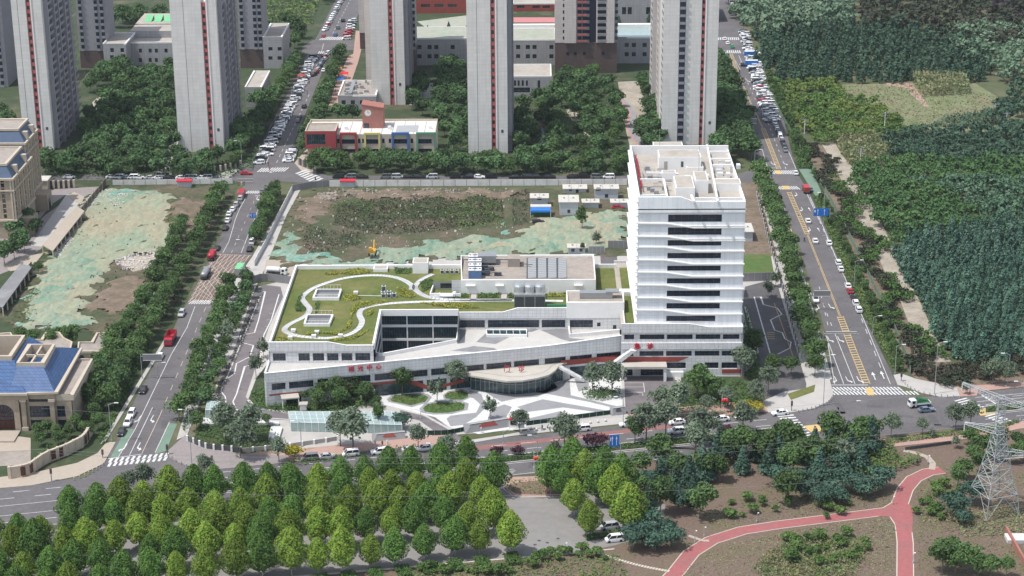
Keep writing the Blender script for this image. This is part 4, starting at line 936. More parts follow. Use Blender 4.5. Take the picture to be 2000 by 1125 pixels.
b=MB();b.flat([(25.4,524),(28.6,524),(28.6,575),(25.4,575)],14.5);b.build('roof_lawn_strip','roof_lawn',hosp)
b=MB();b.box(PY(1152,700,EY)[0],EY-.12,4.45,PY(1310,700,EY)[0],EY-.02,5.95)
x0,x1,x2=PY(1310,700,EY)[0],PY(1330,700,EY)[0],PY(1347,700,EY)[0]
b.add([(x0,EY-.12,4.45),(x1-1,EY-.12,4.45),(x2,EY-.12,5.95),(x0,EY-.12,5.95)],[(0,1,2,3)]);b.build('red_soffit_band','brick_red',hosp);b=MB();b.box(PY(1410,720,EY)[0],EY-.12,.9,EX1,EY-.02,2.1)
b.build('red_soffit_band','brick_red',hosp)
b=MB()   # white diagonal brace across red band
x0,x1=PY(1193,705,EY)[0],PY(1232,680,EY)[0]
b.add([(x0,EY-1.2,3.9),(x0+1.9,EY-1.2,3.9),(x1+1.6,EY-1.2,8.3),(x1,EY-1.2,8.3),(x0,EY-.1,4.3),(x1,EY-.1,8.7),(x0+1.9,EY-.1,3.9),(x1+1.6,EY-.1,8.3)],[(0,1,2,3),(3,5,4,0),(1,6,7,2),(3,2,7,5)])
x0,x1=PY(1090,705,EY-4)[0],PY(1140,732,EY-4)[0]
b.add([(x0,EY-5,5.1),(x1,EY-5,1.0),(x1+.9,EY-4.4,1.0),(x0+.8,EY-4.4,5.3),(x0,EY-5.1,4.5),(x1,EY-5.1,.3)],[(0,1,2,3),(0,4,5,1)])
b.build('diagonal_fin','hospital_tile',hosp)
b=MB();b.box(PY(1213,705,EY-2)[0],EY-4.3,3.9,PY(1302,705,EY-2)[0],EY-.4,4.6);cnp=b.build('entrance_canopy','cream_panel',hosp)
b=MB();b.box(PY(1213,705,EY-2)[0],EY-4.1,0,PY(1213,705,EY-2)[0]+.8,EY-3.5,3.9);b.build('canopy_post','trim_white',cnp);b=MB();b.box(PY(1302,705,EY-2)[0]-.9,EY-4.1,0,PY(1302,705,EY-2)[0]-.1,EY-3.5,3.9);b.build('canopy_post','trim_white',cnp)
b=MB();b.box(PY(1302,705,EY)[0],EY-1,0,PY(1335,705,EY)[0],EY-.05,1.6);b.build('entrance_plinth','trim_white',hosp)
for a,c in ((545,580),(699,728)):
    s_,e_=pspan([(a,c)],LA,LB)[0];p=Vector(LA)+d_*((s_+e_)/2)+n_*1.6;b=MB();b.obox((p.x,p.y),(d_.x,d_.y),e_-s_,3.2,3.0,3.35);o=b.build('door_canopy','cream_panel',hosp)
    b=MB()
    for sgn in (-1,1): q=p+d_*sgn*(e_-s_)*.45+n_*1.3;b.obox((q.x,q.y),(1,0),.25,.25,0,3)
    b.build('post','trim_white',o)
# curved entrance canopy over the outpatient door
CZ=5.2
fr_=[(903,735),(925,738),(945,741),(962,744),(990,748),(1020,747),(1050,742),(1072,736),(1085,727),(1092,718),(1102,713),(1112,711)]
inner=[(920,727),(945,729)]
pts=[P(x,y-10+6,CZ)[:2] for x,y in fr_];bk=[P(1085,708,CZ)[:2],P(1000,714,CZ)[:2],P(930,722,CZ)[:2]]
outl=pts+[P(1098,707,CZ)[:2],P(1000,714,CZ)[:2],P(915,723,CZ)[:2]]
b=MB();b.prism(outl,CZ-.5,CZ);cc=b.build('curved_canopy','cream_panel',hosp)
cx0=sum(p[0] for p in outl)/len(outl);cy0=sum(p[1] for p in outl)/len(outl)
b=MB();b.strip([(cx0+(p[0]-cx0)*.80,cy0+(p[1]-cy0)*.72+1.2) for p in pts],.13,CZ+.012);b.build('joint_line','metal_dark',cc)
# curved glazed lobby under it
lob=[(cx0+(p[0]-cx0)*.86,cy0+(p[1]-cy0)*.72+.9) for p in pts]
b=MB();b.strip(lob,.1,.05,CZ-.5);b.build('lobby_glass','teal_glass',hosp)
b=MB()
for p,q in zip(lob[:-1],lob[1:]):
    for k in range(2): c=lerp(p,q,k/2);b.obox((c.x,c.y),(1,0),.12,.16,0,CZ-.5)
b.strip(lob,.16,2.9,3.0);b.build('lobby_mullions','metal_grey',hosp)
b=MB();b.flat([(p[0],p[1]) for p in lob]+[(lob[-1][0],521),(lob[0][0],515)],.05);b.build('lobby_floor','metal_dark',hosp)
# writing -------------------------------------------------------------
def sign(txt,x,y,z,size,u,m='sign_red',par=hosp,nm='sign_letter',tilt=0,sp=None,depth=.12):
    for i,ch in enumerate(txt):
        c=bpy.data.curves.new(nm,'FONT');c.body=ch;c.size=size;c.extrude=depth;c.align_x='CENTER';c.align_y='CENTER';c.offset=.008*size;c.materials.append(M[m])
        o=bpy.data.objects.new(nm,c);COL.objects.link(o);me=bpy.data.meshes.new_from_object(o.evaluated_get(bpy.context.evaluated_depsgraph_get()));bpy.data.objects.remove(o);o=link(bpy.data.objects.new(nm,me),par);off=par['_w'];q=(sp or size*1.9)*(i-(len(txt)-1)/2)
        o.location=(x+u[0]*q-off[0],y+u[1]*q-off[1],z-off[2]);o.rotation_euler=(R(90)-tilt,0,math.atan2(u[1],u[0]))
s_=uX(LA,LB,PL(712,712,LA,LB)[0]);p=Vector(LA)+d_*s_+n_*.5;sign('视光中心',p.x,p.y,9.1,1.75,(d_.x,d_.y),sp=2.55)
p=Vector(P(1004,721,CZ+1)[:2]);sign('门诊',p.x,p.y,CZ+1.05,1.9,(1,.05),sp=4.0)
b=MB()
for q in (-2,2): b.tube((p.x+q,p.y+.1,CZ),(p.x+q,p.y+.1,CZ+.4),.08,4)
b.build('letter_stand','metal_grey',hosp)
x0=PY(1245,673,EY-1)[0];x1=PY(1270,673,EY-1)[0];sign('急诊',(x0+x1)/2,EY-.6,9.35,1.9,(1,0),sp=x1-x0,depth=.2)
b=MB();b.box(x0+1,EY-.75,8.8,x1-1,EY-.6,8.95);b.build('letter_rail','metal_white',hosp)
# ---------------- roof garden
def ribr(pl,wd,z,nm,m,h=None): b=MB();b.strip([P(x,y,RZ)[:2] for x,y in pl],wd,z,h);return b.build(nm,m,hosp)
def smooth(pl,k=5):
    out=[];n=len(pl)
    for i in range(n-1):
        p0,p1,p2,p3=pl[max(0,i-1)],pl[i],pl[i+1],pl[min(n-1,i+2)]
        for j in range(k):
            t=j/k;out.append(tuple(.5*((2*p1[a])+(-p0[a]+p2[a])*t+(2*p0[a]-5*p1[a]+4*p2[a]-p3[a])*t*t+(-p0[a]+3*p1[a]-3*p2[a]+p3[a])*t**3) for a in (0,1)))
    return out+[pl[-1]]
path1=smooth([(803,566),(804,558),(790,548),(768,541),(740,538),(705,539),(670,544),(640,552),(612,563),(595,575),(590,583),(596,592),(604,602),(602,611),(592,620),(568,632),(556,642),(560,649),(580,656),(620,660),(648,660),(680,654),(700,642),(707,628),(702,615),(706,605),(725,598),(760,593),(810,590),(900,588),(985,587),(1100,588)])
ribr(path1,1.75,RZ+.10,'garden_path','white_stone',RZ-.02)
path2=smooth([(845,536),(825,545),(812,557),(812,566),(825,576),(850,583),(900,586),(1000,586)])
ribr(path2,1.75,RZ+.14,'garden_path','white_stone',RZ-.02)
for x0,x1 in ((918,932),(978,990),(1127,1137)): ribr([((x0+x1)/2+1,573),((x0+x1)/2-1,587)],1.7,RZ+.06,'garden_path','pale_paving',RZ-.02)
ribr([(1118,600),(1122,576)],2.2,RZ+.05,'garden_path','terrace_white',RZ-.02)
for i,(q,m_) in enumerate((([(630,652),(655,655),(685,640),(688,615),(700,603),(760,590),(764,588),(735,588),(700,592),(685,603),(684,625),(672,645),(645,650),(600,650),(596,655)],'roof_hedge'),([(640,664),(690,658),(720,642),(718,648),(690,664),(650,667)],'roof_hedge'),([(715,612),(730,604),(728,615),(716,618)],'roof_hedge'),([(660,535),(690,523),(722,528),(720,536),(680,537)],'roof_hedge'),([(632,534),(660,530),(660,537),(640,538)],'roof_hedge'),([(670,578),(690,574),(708,583),(690,588),(672,587)],'roof_hedge'),([(775,562),(790,562),(812,578),(800,584),(780,578)],'roof_hedge'),([(818,592),(910,592),(940,602),(890,603),(850,598)],'roof_hedge'),([(576,600),(583,580),(592,572),(586,590),(598,604),(590,610),(578,608)],'hedge_leaf'),([(616,592),(626,588),(622,610),(616,612)],'hedge_leaf'),([(1070,570),(1128,570),(1128,580),(1070,580)],'roof_hedge'),([(935,573),(976,573),(976,583),(933,583)],'hedge_leaf'),([(860,573),(915,573),(915,583),(870,582)],'hedge_leaf'),([(540,656),(560,660),(575,668),(540,668)],'roof_hedge'),([(820,550),(845,545),(848,560),(824,572)],'hedge_leaf'),([(770,525),(806,525),(800,536),(772,534)],'hedge_leaf'),([(995,573),(1068,573),(1068,584),(992,583)],'hedge_leaf'))):
    o=foliage_mass('roof_hedge',[P(x,y,RZ) for x,y in q],m_,.2,.75,16,.35,world=True,seed=80+i,z0=RZ-.05);o.parent=hosp;o.location=(0,-540,0)
# wells
for q in ([(612,586),(661,586),(666,570),(619,570)],[(595,637),(643,637),(650,620),(600,620)]):
    pts=[P(x,y,RZ)[:2] for x,y in q];b=MB();b.strip(pts,.45,RZ-.04,RZ+.9,closed=True);o=b.build('light_well','trim_white',hosp)
    b=MB();b.flat(pts,RZ+.02);b.build('well_floor','terrace_grey',o)
    b=MB();b.box(pts[0][0]+.3,(pts[2][1]-.4),RZ,pts[1][0]-.3,pts[2][1]-.3,RZ+.85);b.build('well_lining','metal_grey',o)
    b=MB()
    for k in range(8):
        c=lerp(pts[0],pts[1],k/7);b.tube((c.x,c.y,RZ+.9),(c.x,c.y,RZ+1.7),.03,4);c=lerp(pts[3],pts[2],k/7);b.tube((c.x,c.y,RZ+.9),(c.x,c.y,RZ+2.2),.03,4)
    for A2,B2,zz in ((pts[0],pts[1],1.7),(pts[3],pts[2],2.2)): b.tube((A2[0],A2[1],RZ+zz),(B2[0],B2[1],RZ+zz),.04,4)
    b.build('guard_rail','metal_white',o)
def acunit(px,py,z,w=1.2,d=.9,h=1.3,par=hosp,nm='air_conditioner',fan=True,m='metal_white'):
    x,y,_=P(px,py,z);b=MB();b.box(x-w/2,y-d/2,z,x+w/2,y+d/2,z+h);o=b.build(nm,m,par)
    if fan: b=MB();b.lathe((x,y,z+h),[(w*.36,0),(w*.36,.08)],10);b.box(x-w*.42,y-d/2-.015,z+.15,x+w*.42,y-d/2-.003,z+h-.15);b.build('fan','metal_dark',o)
for px,py in ((749,581),(760,581),(770,580),(748,577),(760,576)): acunit(px,py,RZ)
acunit(750,574,RZ,h=2.6)
for px in (864,874,883,892): acunit(px,534,RZ,1.1,.9,1.2)
for px,py in ((573,648),(619,651),(567,662),(613,659),(665,658),(695,574)): acunit(px,py,RZ,1.3,1.1,.8,nm='roof_vent',fan=False)
b=MB();b.tube(P(700,577,RZ+.3),P(745,578,RZ+.3),.09,5);b.build('pipe','metal_white',hosp)
b=MB();b.tube(P(865,577,RZ+.7),P(885,577,RZ+.7),.6,8);b.tube(P(858,575,RZ+.7),P(867,577,RZ+.7),.6,8);b.tube(P(885,577,RZ+.8),P(888,572,RZ+.9),.6,8);b.build('air_duct','metal_white',hosp)
# small stair huts at back edge
for x0,x1,yb,yt,h in ((806,836,534,506,3.4),(729,757,531,521,.9)):
    X0,Y0,_=P(x0,yb,RZ);X1=P(x1,yb,RZ)[0];b=MB();b.box(X0,Y0,RZ-.1,X1,Y0+5,RZ+h);o=b.build('stair_hut','trim_white',hosp);b=MB();b.flat([(X0+.3,Y0+.3),(X1-.3,Y0+.3),(X1-.3,Y0+4.7),(X0+.3,Y0+4.7)],RZ+h+.01);b.build('hut_roof','roof_screed',o)
# technical block
TX0,TX1,TY0,TY1,TZ2=-22.2,17.4,552.6,575.2,18.6
wall(hosp,'plant_block_wall',(TX0-3,TY0),(TX1+.2,TY0),RZ-.1,TZ2,[(h0,h1,z0,z1) for h0,h1,z0,z1 in ((28.8,30.8,16.2,17.6),(32.2,34,16.2,17.6),(4.4,6.6,14.4,16.6),(13.3,15.1,14.4,16.6),(36.6,38.4,14.4,16.6))],'hospital_tile',.25,glass='metal_grey')
b=MB();b.box(TX0,TY0+.3,RZ,TX1,TY1,TZ2-.4);b.build('plant_block_roof','roof_stain',hosp)
b=MB();b.strip([(TX0,TY0+.1),(TX1,TY0+.1),(TX1,TY1),(TX0-1,TY1)],.4,RZ,TZ2+.05,closed=True);b.build('parapet_coping','trim_white',hosp)
for q in ((4.2,7),(13,15.4),(36.3,38.8)):
    b=MB();b.box(TX0-3+q[0],TY0-1.0,16.9,TX0-3+q[1],TY0-.02,17.15);b.build('door_hood','trim_white',hosp)
wall(hosp,'sunken_court_wall',(-31,556.5),(-22.4,556.5),RZ,16.8,[(2.2,7.8,14.6,16.2)],'metal_grey',.2)
b=MB();b.strip([(-31,556.5),(-31.5,549.5),(-22.4,549.5)],.3,RZ,RZ+1.3);b.build('court_upstand','trim_white',hosp)
# solar collectors: four arrays of louvred rows
for k in range(4):
    for j in range(11):
        x0,y0,_=P(1031+k*19.8,544-j*3.5+.6,TZ2-.4);b=MB();z=TZ2-.3
        if k == 0 and j == 0: proto=None
        if 'solar_me' not in globals():
            q=MB();q.add([(0,0,0),(2.5,.55,0),(2.5,1.15,.42),(0,.6,.42)],[(0,1,2,3)]);q.cur=1;q.add([(0,.6,.42),(2.5,1.15,.42),(2.5,1.28,.42),(0,.73,.42)],[(0,1,2,3)]);solar_me=q.mesh('solar_collector',['metal_grey','metal_white'])
        o=link(bpy.data.objects.new('solar_collector',solar_me),hosp);o.location=(x0,y0-540+.2,z)
    x0,y0,_=P(1029+k*19.8,544,TZ2-.4);b=MB();b.box(x0-.1,y0,TZ2-.38,x0+2.9,y0+18.6,TZ2-.30);b.build('collector_frame','metal_dark',hosp)
# plant on that roof
for i in range(2):
    for j in range(4):
        x,y,_=P(922+i*12,541-j*9,TZ2-.4);b=MB();b.box(x-1,y-1.6,TZ2-.4,x+1,y+1.2,TZ2+2.1);o=b.build('cooling_unit','cooling_blue',hosp);b=MB();b.box(x-1.02,y-1.62,TZ2+2.1,x+1.02,y+1.22,TZ2+2.3);b.build('top_panel','metal_white',o)
        b=MB();b.lathe((x-.5,y-.2,TZ2+2.3),[(.4,0),(.4,.1)],8);b.lathe((x+.5,y-.2,TZ2+2.3),[(.4,0),(.4,.1)],8);b.build('fan','metal_dark',o)
b=MB()
for i in range(9):
    x,y,_=P(936+rnd.uniform(0,30),541-rnd.uniform(0,36),TZ2-.4);b.box(x,y,TZ2-.4,x+rnd.uniform(.4,2.5),y+rnd.uniform(.4,2),TZ2+rnd.uniform(.4,2))
for i in range(8):
    x,y,_=P(915+rnd.uniform(0,30),542-rnd.uniform(0,40),TZ2-.4);b.tube((x,y,TZ2+.8),(x+rnd.uniform(2,7),y,TZ2+.8),.12,5);b.tube((x,y,TZ2+.6),(x,y+rnd.uniform(1,6),TZ2+.6),.12,5)
b.tube(P(906,507,TZ2+.6),P(1000,507,TZ2+.6),.16,5);b.tube(P(1000,513,TZ2+.6),P(1040,517,TZ2+.6),.12,5);b.build('pipework','metal_dark',hosp)
x,y,_=P(953,513,TZ2);b=MB();b.box(x-3,y-1.5,TZ2+.4,x+2.5,y+3,TZ2+2.6);b.build('storage_tank','metal_grey',hosp)
x,y,_=P(1006,516,TZ2);b=MB();b.box(x-2.2,y-1.5,TZ2-.4,x+1.5,y+3,TZ2+2.2);b.build('storage_tank','roof_stain',hosp)
# three cooling towers on the front roof edge
x0,y0,_=P(1004,601,RZ);x1=P(1065,601,RZ)[0];b=MB();b.box(x0,y0,RZ-.1,x1,y0+4.2,RZ+4.0);ct=b.build('cooling_tower_case','metal_grey',hosp)
w3=(x1-x0)/3
for i in range(3):
    b=MB();b.box(x0+w3*i+.2,y0-.06,RZ+.3,x0+w3*(i+1)-.15,y0-.01,RZ+3.4);b.build('louvre','metal_dark',ct)
    b=MB();b.lathe((x0+w3*(i+.5),y0+2.3,RZ+4.0),[(1.55,0),(1.6,1.2),(1.55,2.0),(1.2,2.5),(.3,2.7)],16);b.build('fan_housing','steel_tank',ct,smooth=False)
b=MB();b.strip([(x0-.3,y0-.4),(x1+.9,y0-.4),(x1+.9,y0+4.6),(x0-.3,y0+4.6)],.06,RZ+4.6,RZ+4.68,closed=True)
for i in range(7): b.tube((x0-.3+i*(x1-x0+1.2)/6,y0-.4,RZ+3.9),(x0-.3+i*(x1-x0+1.2)/6,y0-.4,RZ+4.65),.03,4)
b.build('guard_rail','metal_white',ct)
b=MB();b.tube(P(1068,597,RZ+.6),P(1107,597,RZ+.6),.55,8);b.tube(P(1068,601,RZ+.4),P(1107,600,RZ+.4),.3,6);b.build('green_pipe','tarp_green',hosp)
b=MB();x,y,_=P(1219,577,RZ);b.box(x-1.5,y-1,RZ,x+2.5,y+2,RZ+1.4);b.build('roof_vent','metal_white',hosp)
# back of the plot
b=MB();b.box(17.6,553.5,0,23.8,575,11);b.build('rear_link','trim_white',hosp)
# ================================================================== TOWER of the hospital
X0,X1,YF,YB=28.3,58.0,525.0,577.5
TT=52.6
pit=None
rows=[(419,433.5),(444,459),(469,480),(494,505),(519,529),(543.5,554),(567.5,579),(592,603),(616.5,627.5)]
hs=[];zr=[]
for i,(a,c) in enumerate(rows):
    xl=1305-i*.45;xr=1410-i*.6 if i < 8 else 1397
    za,zc=py2z(1350,c,YF),py2z(1350,a,YF);zr.append((za,zc));hs.append((PY(xl,(a+c)/2,YF)[0]-X0,PY(xr,(a+c)/2,YF)[0]-X0,za,zc))
wall(hosp,'tower_front_wall',(X0,YF),(X1,YF),14.3,TT-1,hs,'hospital_white',.4,mull=1.9,glass='dark_glass')
xa,xb=PY(1330,390,YF)[0],PY(1356,393,YF)[0]
b=MB();zl,zrr=py2z(1280,384,YF),py2z(1420,393,YF)
for p,q,a,c in ((X0,xa,zl,zl),(xa,xb,zl,zrr),(xb,X1,zrr,zrr)):
    b.add([(p,YF-.5,TT-4.4),(q,YF-.5,TT-4.4),(q,YF-.5,c),(p,YF-.5,a)],[(0,1,2,3)]);b.add([(p,YF-.5,a),(q,YF-.5,c),(q,YF+.1,c),(p,YF+.1,a)],[(0,1,2,3)]);b.add([(p,YF+.1,a),(q,YF+.1,c),(q,YF+.1,49),(p,YF+.1,49)],[(0,1,2,3)]);b.add([(p,YF-.5,TT-4.4),(q,YF-.5,TT-4.4),(q,YF,TT-4.4),(p,YF,TT-4.4)],[(3,2,1,0)])
b.build('crown_parapet','hospital_white',hosp)
# ledges
def ledge(nm,pr,xs,zs,y,out,th,m='trim_white'):
    b=MB()
    for p,q,a,c in zip(xs[:-1],xs[1:],zs[:-1],zs[1:]):
        b.add([(p,y-out,a-th),(q,y-out,c-th),(q,y-out,c),(p,y-out,a),(p,y,a),(q,y,c),(p,y,a-th),(q,y,c-th)],[(0,1,2,3),(3,2,5,4),(1,0,6,7)])
    # wrap on the west face
    a=zs[0];b.add([(xs[0],y-out,a-th),(xs[0],y-out,a),(xs[0],y,a),(xs[0],y,a-th)],[(0,1,2,3)])
    return b.build(nm,m,pr)
for i,(za,zc) in enumerate(zr):
    xk0,xk1=PY(1300+(i > 1)*(-0),500,YF)[0],PY(1353,500,YF)[0]
    zl_=za-.15;zr2=za-1.45
    ledge('floor_ledge',hosp,[X0-.7,xk0,xk1,X1+.25],[zl_,zl_-.1,zr2,zr2],YF,.42,.32)
    ledge('floor_ledge',hosp,[X0-.7,X1+.25],[zc+.55,zc+.55],YF,.22,.2)
ledge('floor_ledge',hosp,[X0-.7,X1+.25],[py2z(1300,407,YF)]*2,YF,.5,.3)
# west face with floor fins
b=MB();b.add([(X0,YB,14.3),(X0,YF,14.3),(X0,YF,TT),(X0,YB,TT)],[(0,1,2,3)]);b.add([(X1,YF,14.3),(X1,YB,14.3),(X1,YB,TT-1),(X1,YF,TT-1)],[(0,1,2,3)]);b.add([(X1,YB,0),(X0,YB,0),(X0,YB,TT),(X1,YB,TT)],[(0,1,2,3)])
b.build('tower_side_wall','hospital_white',hosp)
nf=0;z=15.3
while z < TT-.5:
    out=.6 if nf % 2 == 0 else .35;b=MB();b.box(X0-out,YF-.3,z,X0-.01,YB,z+.38);b.build('west_fin','trim_white',hosp);z += 1.98;nf += 1
for k in range(9):
    for j in range(8):
        if 'wwin' not in globals(): q=MB();q.add([(0,3.2,0),(0,0,0),(0,0,1.3),(0,3.2,1.3)],[(0,1,2,3)]);wwin=q.mesh('side_window','dark_glass')
        o=link(bpy.data.objects.new('window',wwin),hosp);o.location=(X0-.03,YF-540+4+j*6,zr[8-k][0])
# roof
b=MB();b.flat([(X0,YF),(X1,YF),(X1,YB),(X0,YB)],49.8);b.build('tower_roof','roof_screed',hosp)
RT=49.8
b=MB();b.strip([(X0+.2,YF),(X0+.2,YB)],.5,49,TT+.2);b.strip([(X0,YB-.2),(X1,YB-.2)],.5,49,TT+.1);b.strip([(X1-.2,YB),(X1-.2,YF)],.5,49,py2z(1450,393,YF));b.build('roof_parapet','trim_white',hosp)
def pent(pl,pr_,pyb,pyt,depth,nm='penthouse',m='shed_roof',roof='roof_screed',zb=RT):
    x0,y0,_=P(pl,pyb,zb);x1=P(pr_,pyb,zb)[0];zt=py2z((pl+pr_)/2,pyt,y0);b=MB();b.box(x0,y0,zb-.05,x1,y0+depth,zt);o=b.build(nm,'trim_white',hosp)
    b=MB();b.flat([(x0+.25,y0+.25),(x1-.25,y0+.25),(x1-.25,y0+depth-.25),(x0+.25,y0+depth-.25)],zt+.01);b.build('penthouse_roof',roof,o);return o,x0,x1,y0,zt
o,x0,x1,y0,zt=pent(1287,1369,332,307,8)
for q in ((.52,.58),(.12,.2)): b=MB();b.box(x0+(x1-x0)*q[0],y0-.04,RT+(.9 if q[0] > .3 else 0),x0+(x1-x0)*q[1],y0-.01,RT+2.6);b.build('penthouse_door','metal_dark' if q[0] > .3 else 'roof_screed',o)
pent(1277,1335,300,289,7);pent(1341,1374,334,327,4);o,*_=pent(1320,1357,387,367,12);pent(1357.5,1383,378,352,9);pent(1394,1447,374,358,5);pent(1293,1320,355,338,3)
b=MB()
def beam(p,q,z=TT-.3,w_=.5,h_=.6): b.strip([P(*p,z)[:2],P(*q,z)[:2]],w_,z-h_,z)
beam((1381,282),(1402,392));beam((1384,295),(1424,295));beam((1388,309),(1428,309));beam((1392,321),(1431,321));beam((1397,349),(1440,349));beam((1399,386),(1450,386));beam((1250,349),(1296,349));beam((1296,349),(1303,383));beam((1250,381),(1300,380));beam((1262,336),(1310,336));beam((1356,392),(1350,380));beam((1358,386),(1400,386))
b.build('roof_beam','trim_white',hosp)
b=MB()
for px,py in ((1399,352),(1403,386),(1393,322),(1428,322),(1438,349),(1296,350),(1302,381),(1384,296)): x,y,_=P(px,py,TT-.6);b.box(x-.25,y-.25,RT,x+.25,y+.25,TT-.6)
b.build('roof_post','trim_white',hosp)
b=MB()
for i in range(26):
    px,py=rnd.uniform(1253,1300),rnd.uniform(332,382);x,y,_=P(px,py,RT);k=rnd.random()
    if k < .5: b.tube((x,y,RT+.6),(x+rnd.uniform(1.5,5),y,RT+.6),.13,5)
    elif k < .8: b.tube((x,y,RT+.8),(x,y+rnd.uniform(2,8),RT+.8),.13,5)
    else: b.box(x,y,RT,x+1.3,y+1.2,RT+1.1)
b.build('pipework','metal_grey',hosp)
b=MB()
for i in range(14):
    px,py=(rnd.uniform(1300,1385),rnd.uniform(345,352)) if i < 5 else (rnd.uniform(1395,1440),rnd.uniform(318,350));x,y,_=P(px,py,RT);b.box(x,y,RT,x+rnd.uniform(.8,1.6),y+rnd.uniform(.8,2.),RT+rnd.uniform(.6,1.5))
b.build('roof_plant','metal_white',hosp)
b=MB()
for i in range(9): px,py=1239+i*1.3,312+i*7;x,y,_=P(px,py,RT+1);b.tube((x+.5,y,RT),(x+.5,y,RT+2.6),.13,5);b.tube((x+.5,y,RT+1.4),(x+.5,y+3.6,RT+1.4),.13,5)
b.build('red_riser_pipes','sign_red',hosp)
for px in (1288,1365): x,y,_=P(px,290 if px < 1300 else 325,RT+2);b=MB();b.tube((x,y,RT),(x,y,RT+8),.06,4);b.build('lightning_mast','metal_grey',hosp)
# glass ramp covers and shelter in the grounds
def glass_roof(name,label,q,z0,z1,n,par=None):
    pts=[P(x,y,(z0+z1)/2)[:2] for x,y in q];t=thing(name,label,'canopy',(pts[0][0],pts[0][1],0));b=MB()
    b.add([(pts[0][0],pts[0][1],z0),(pts[1][0],pts[1][1],z0),(pts[2][0],pts[2][1],z1),(pts[3][0],pts[3][1],z1)],[(0,1,2,3)]);b.build('glass_roof','glass_canopy',t)
    b=MB()
    for i in range(n+1):
        a,c=lerp(pts[0],pts[1],i/n),lerp(pts[3],pts[2],i/n);b.tube((a.x,a.y,z0+.05),(c.x,c.y,z1+.05),.07,4)
        b.tube((a.x,a.y,0),(a.x,a.y,z0),.08,4)
        if i % 2 == 0: b.tube((c.x,c.y,0),(c.x,c.y,z1),.08,4)
    for k in range(4): a,c=lerp(pts[0],pts[3],k/3),lerp(pts[1],pts[2],k/3);zz=z0+(z1-z0)*k/3+.06;b.tube((a.x,a.y,zz),(c.x,c.y,zz),.06,4)
    b.build('steel_frame','metal_white',t);b=MB();b.add([(pts[0][0],pts[0][1],.1),(pts[1][0],pts[1][1],.1),(pts[1][0],pts[1][1],z0),(pts[0][0],pts[0][1],z0)],[(0,1,2,3)]);b.add([(pts[0][0],pts[0][1],.1),(pts[3][0],pts[3][1],.1),(pts[3][0],pts[3][1],z1),(pts[0][0],pts[0][1],z0)],[(3,2,1,0)]);b.build('glass_wall','glass_canopy',t);return t
glass_roof('ramp_canopy','long pale glass ramp canopy in front of the left hospital wing',[(568,823),(785,828),(778,806),(563,806)],2.6,3.2,16)
glass_roof('shelter','small square glass shelter beside the drive near the left road',[(401,800),(426,800),(430,785),(405,785)],3.0,3.3,3)
# ================================================================== APARTMENT TOWERS
def face_z(px,py,Y): return PY(px,py,Y)[2]
def shared(nm,fn,m):
    k='_sh_'+nm
    if k not in globals(): q=MB();fn(q);globals()[k]=q.mesh(nm.split('#')[0],m)
    return globals()[k]
def put(nm,me,par,x,y,z,rz=0):
    o=link(bpy.data.objects.new(nm,me),par);w_=par['_w'];o.location=(x-w_[0],y-w_[1],z-w_[2]);o.rotation_euler.z=rz;return o
def _win(q): q.box(0,-.02,0,1.15,.1,1.5)
def _rim(q):
    for a in ((-.08,-.06,-.1,1.23,.0,0),(-.08,-.06,1.5,1.23,.0,1.58)): q.box(*a)
def _balc(q):
    q.box(-1.4,0,0,0,3.6,.16);q.box(-1.4,0,.16,-1.32,3.6,1.15);q.box(-1.4,0,.16,0,.06,1.15)
def _bglass(q): q.box(-.02,.2,1.0,.04,3.4,2.6)
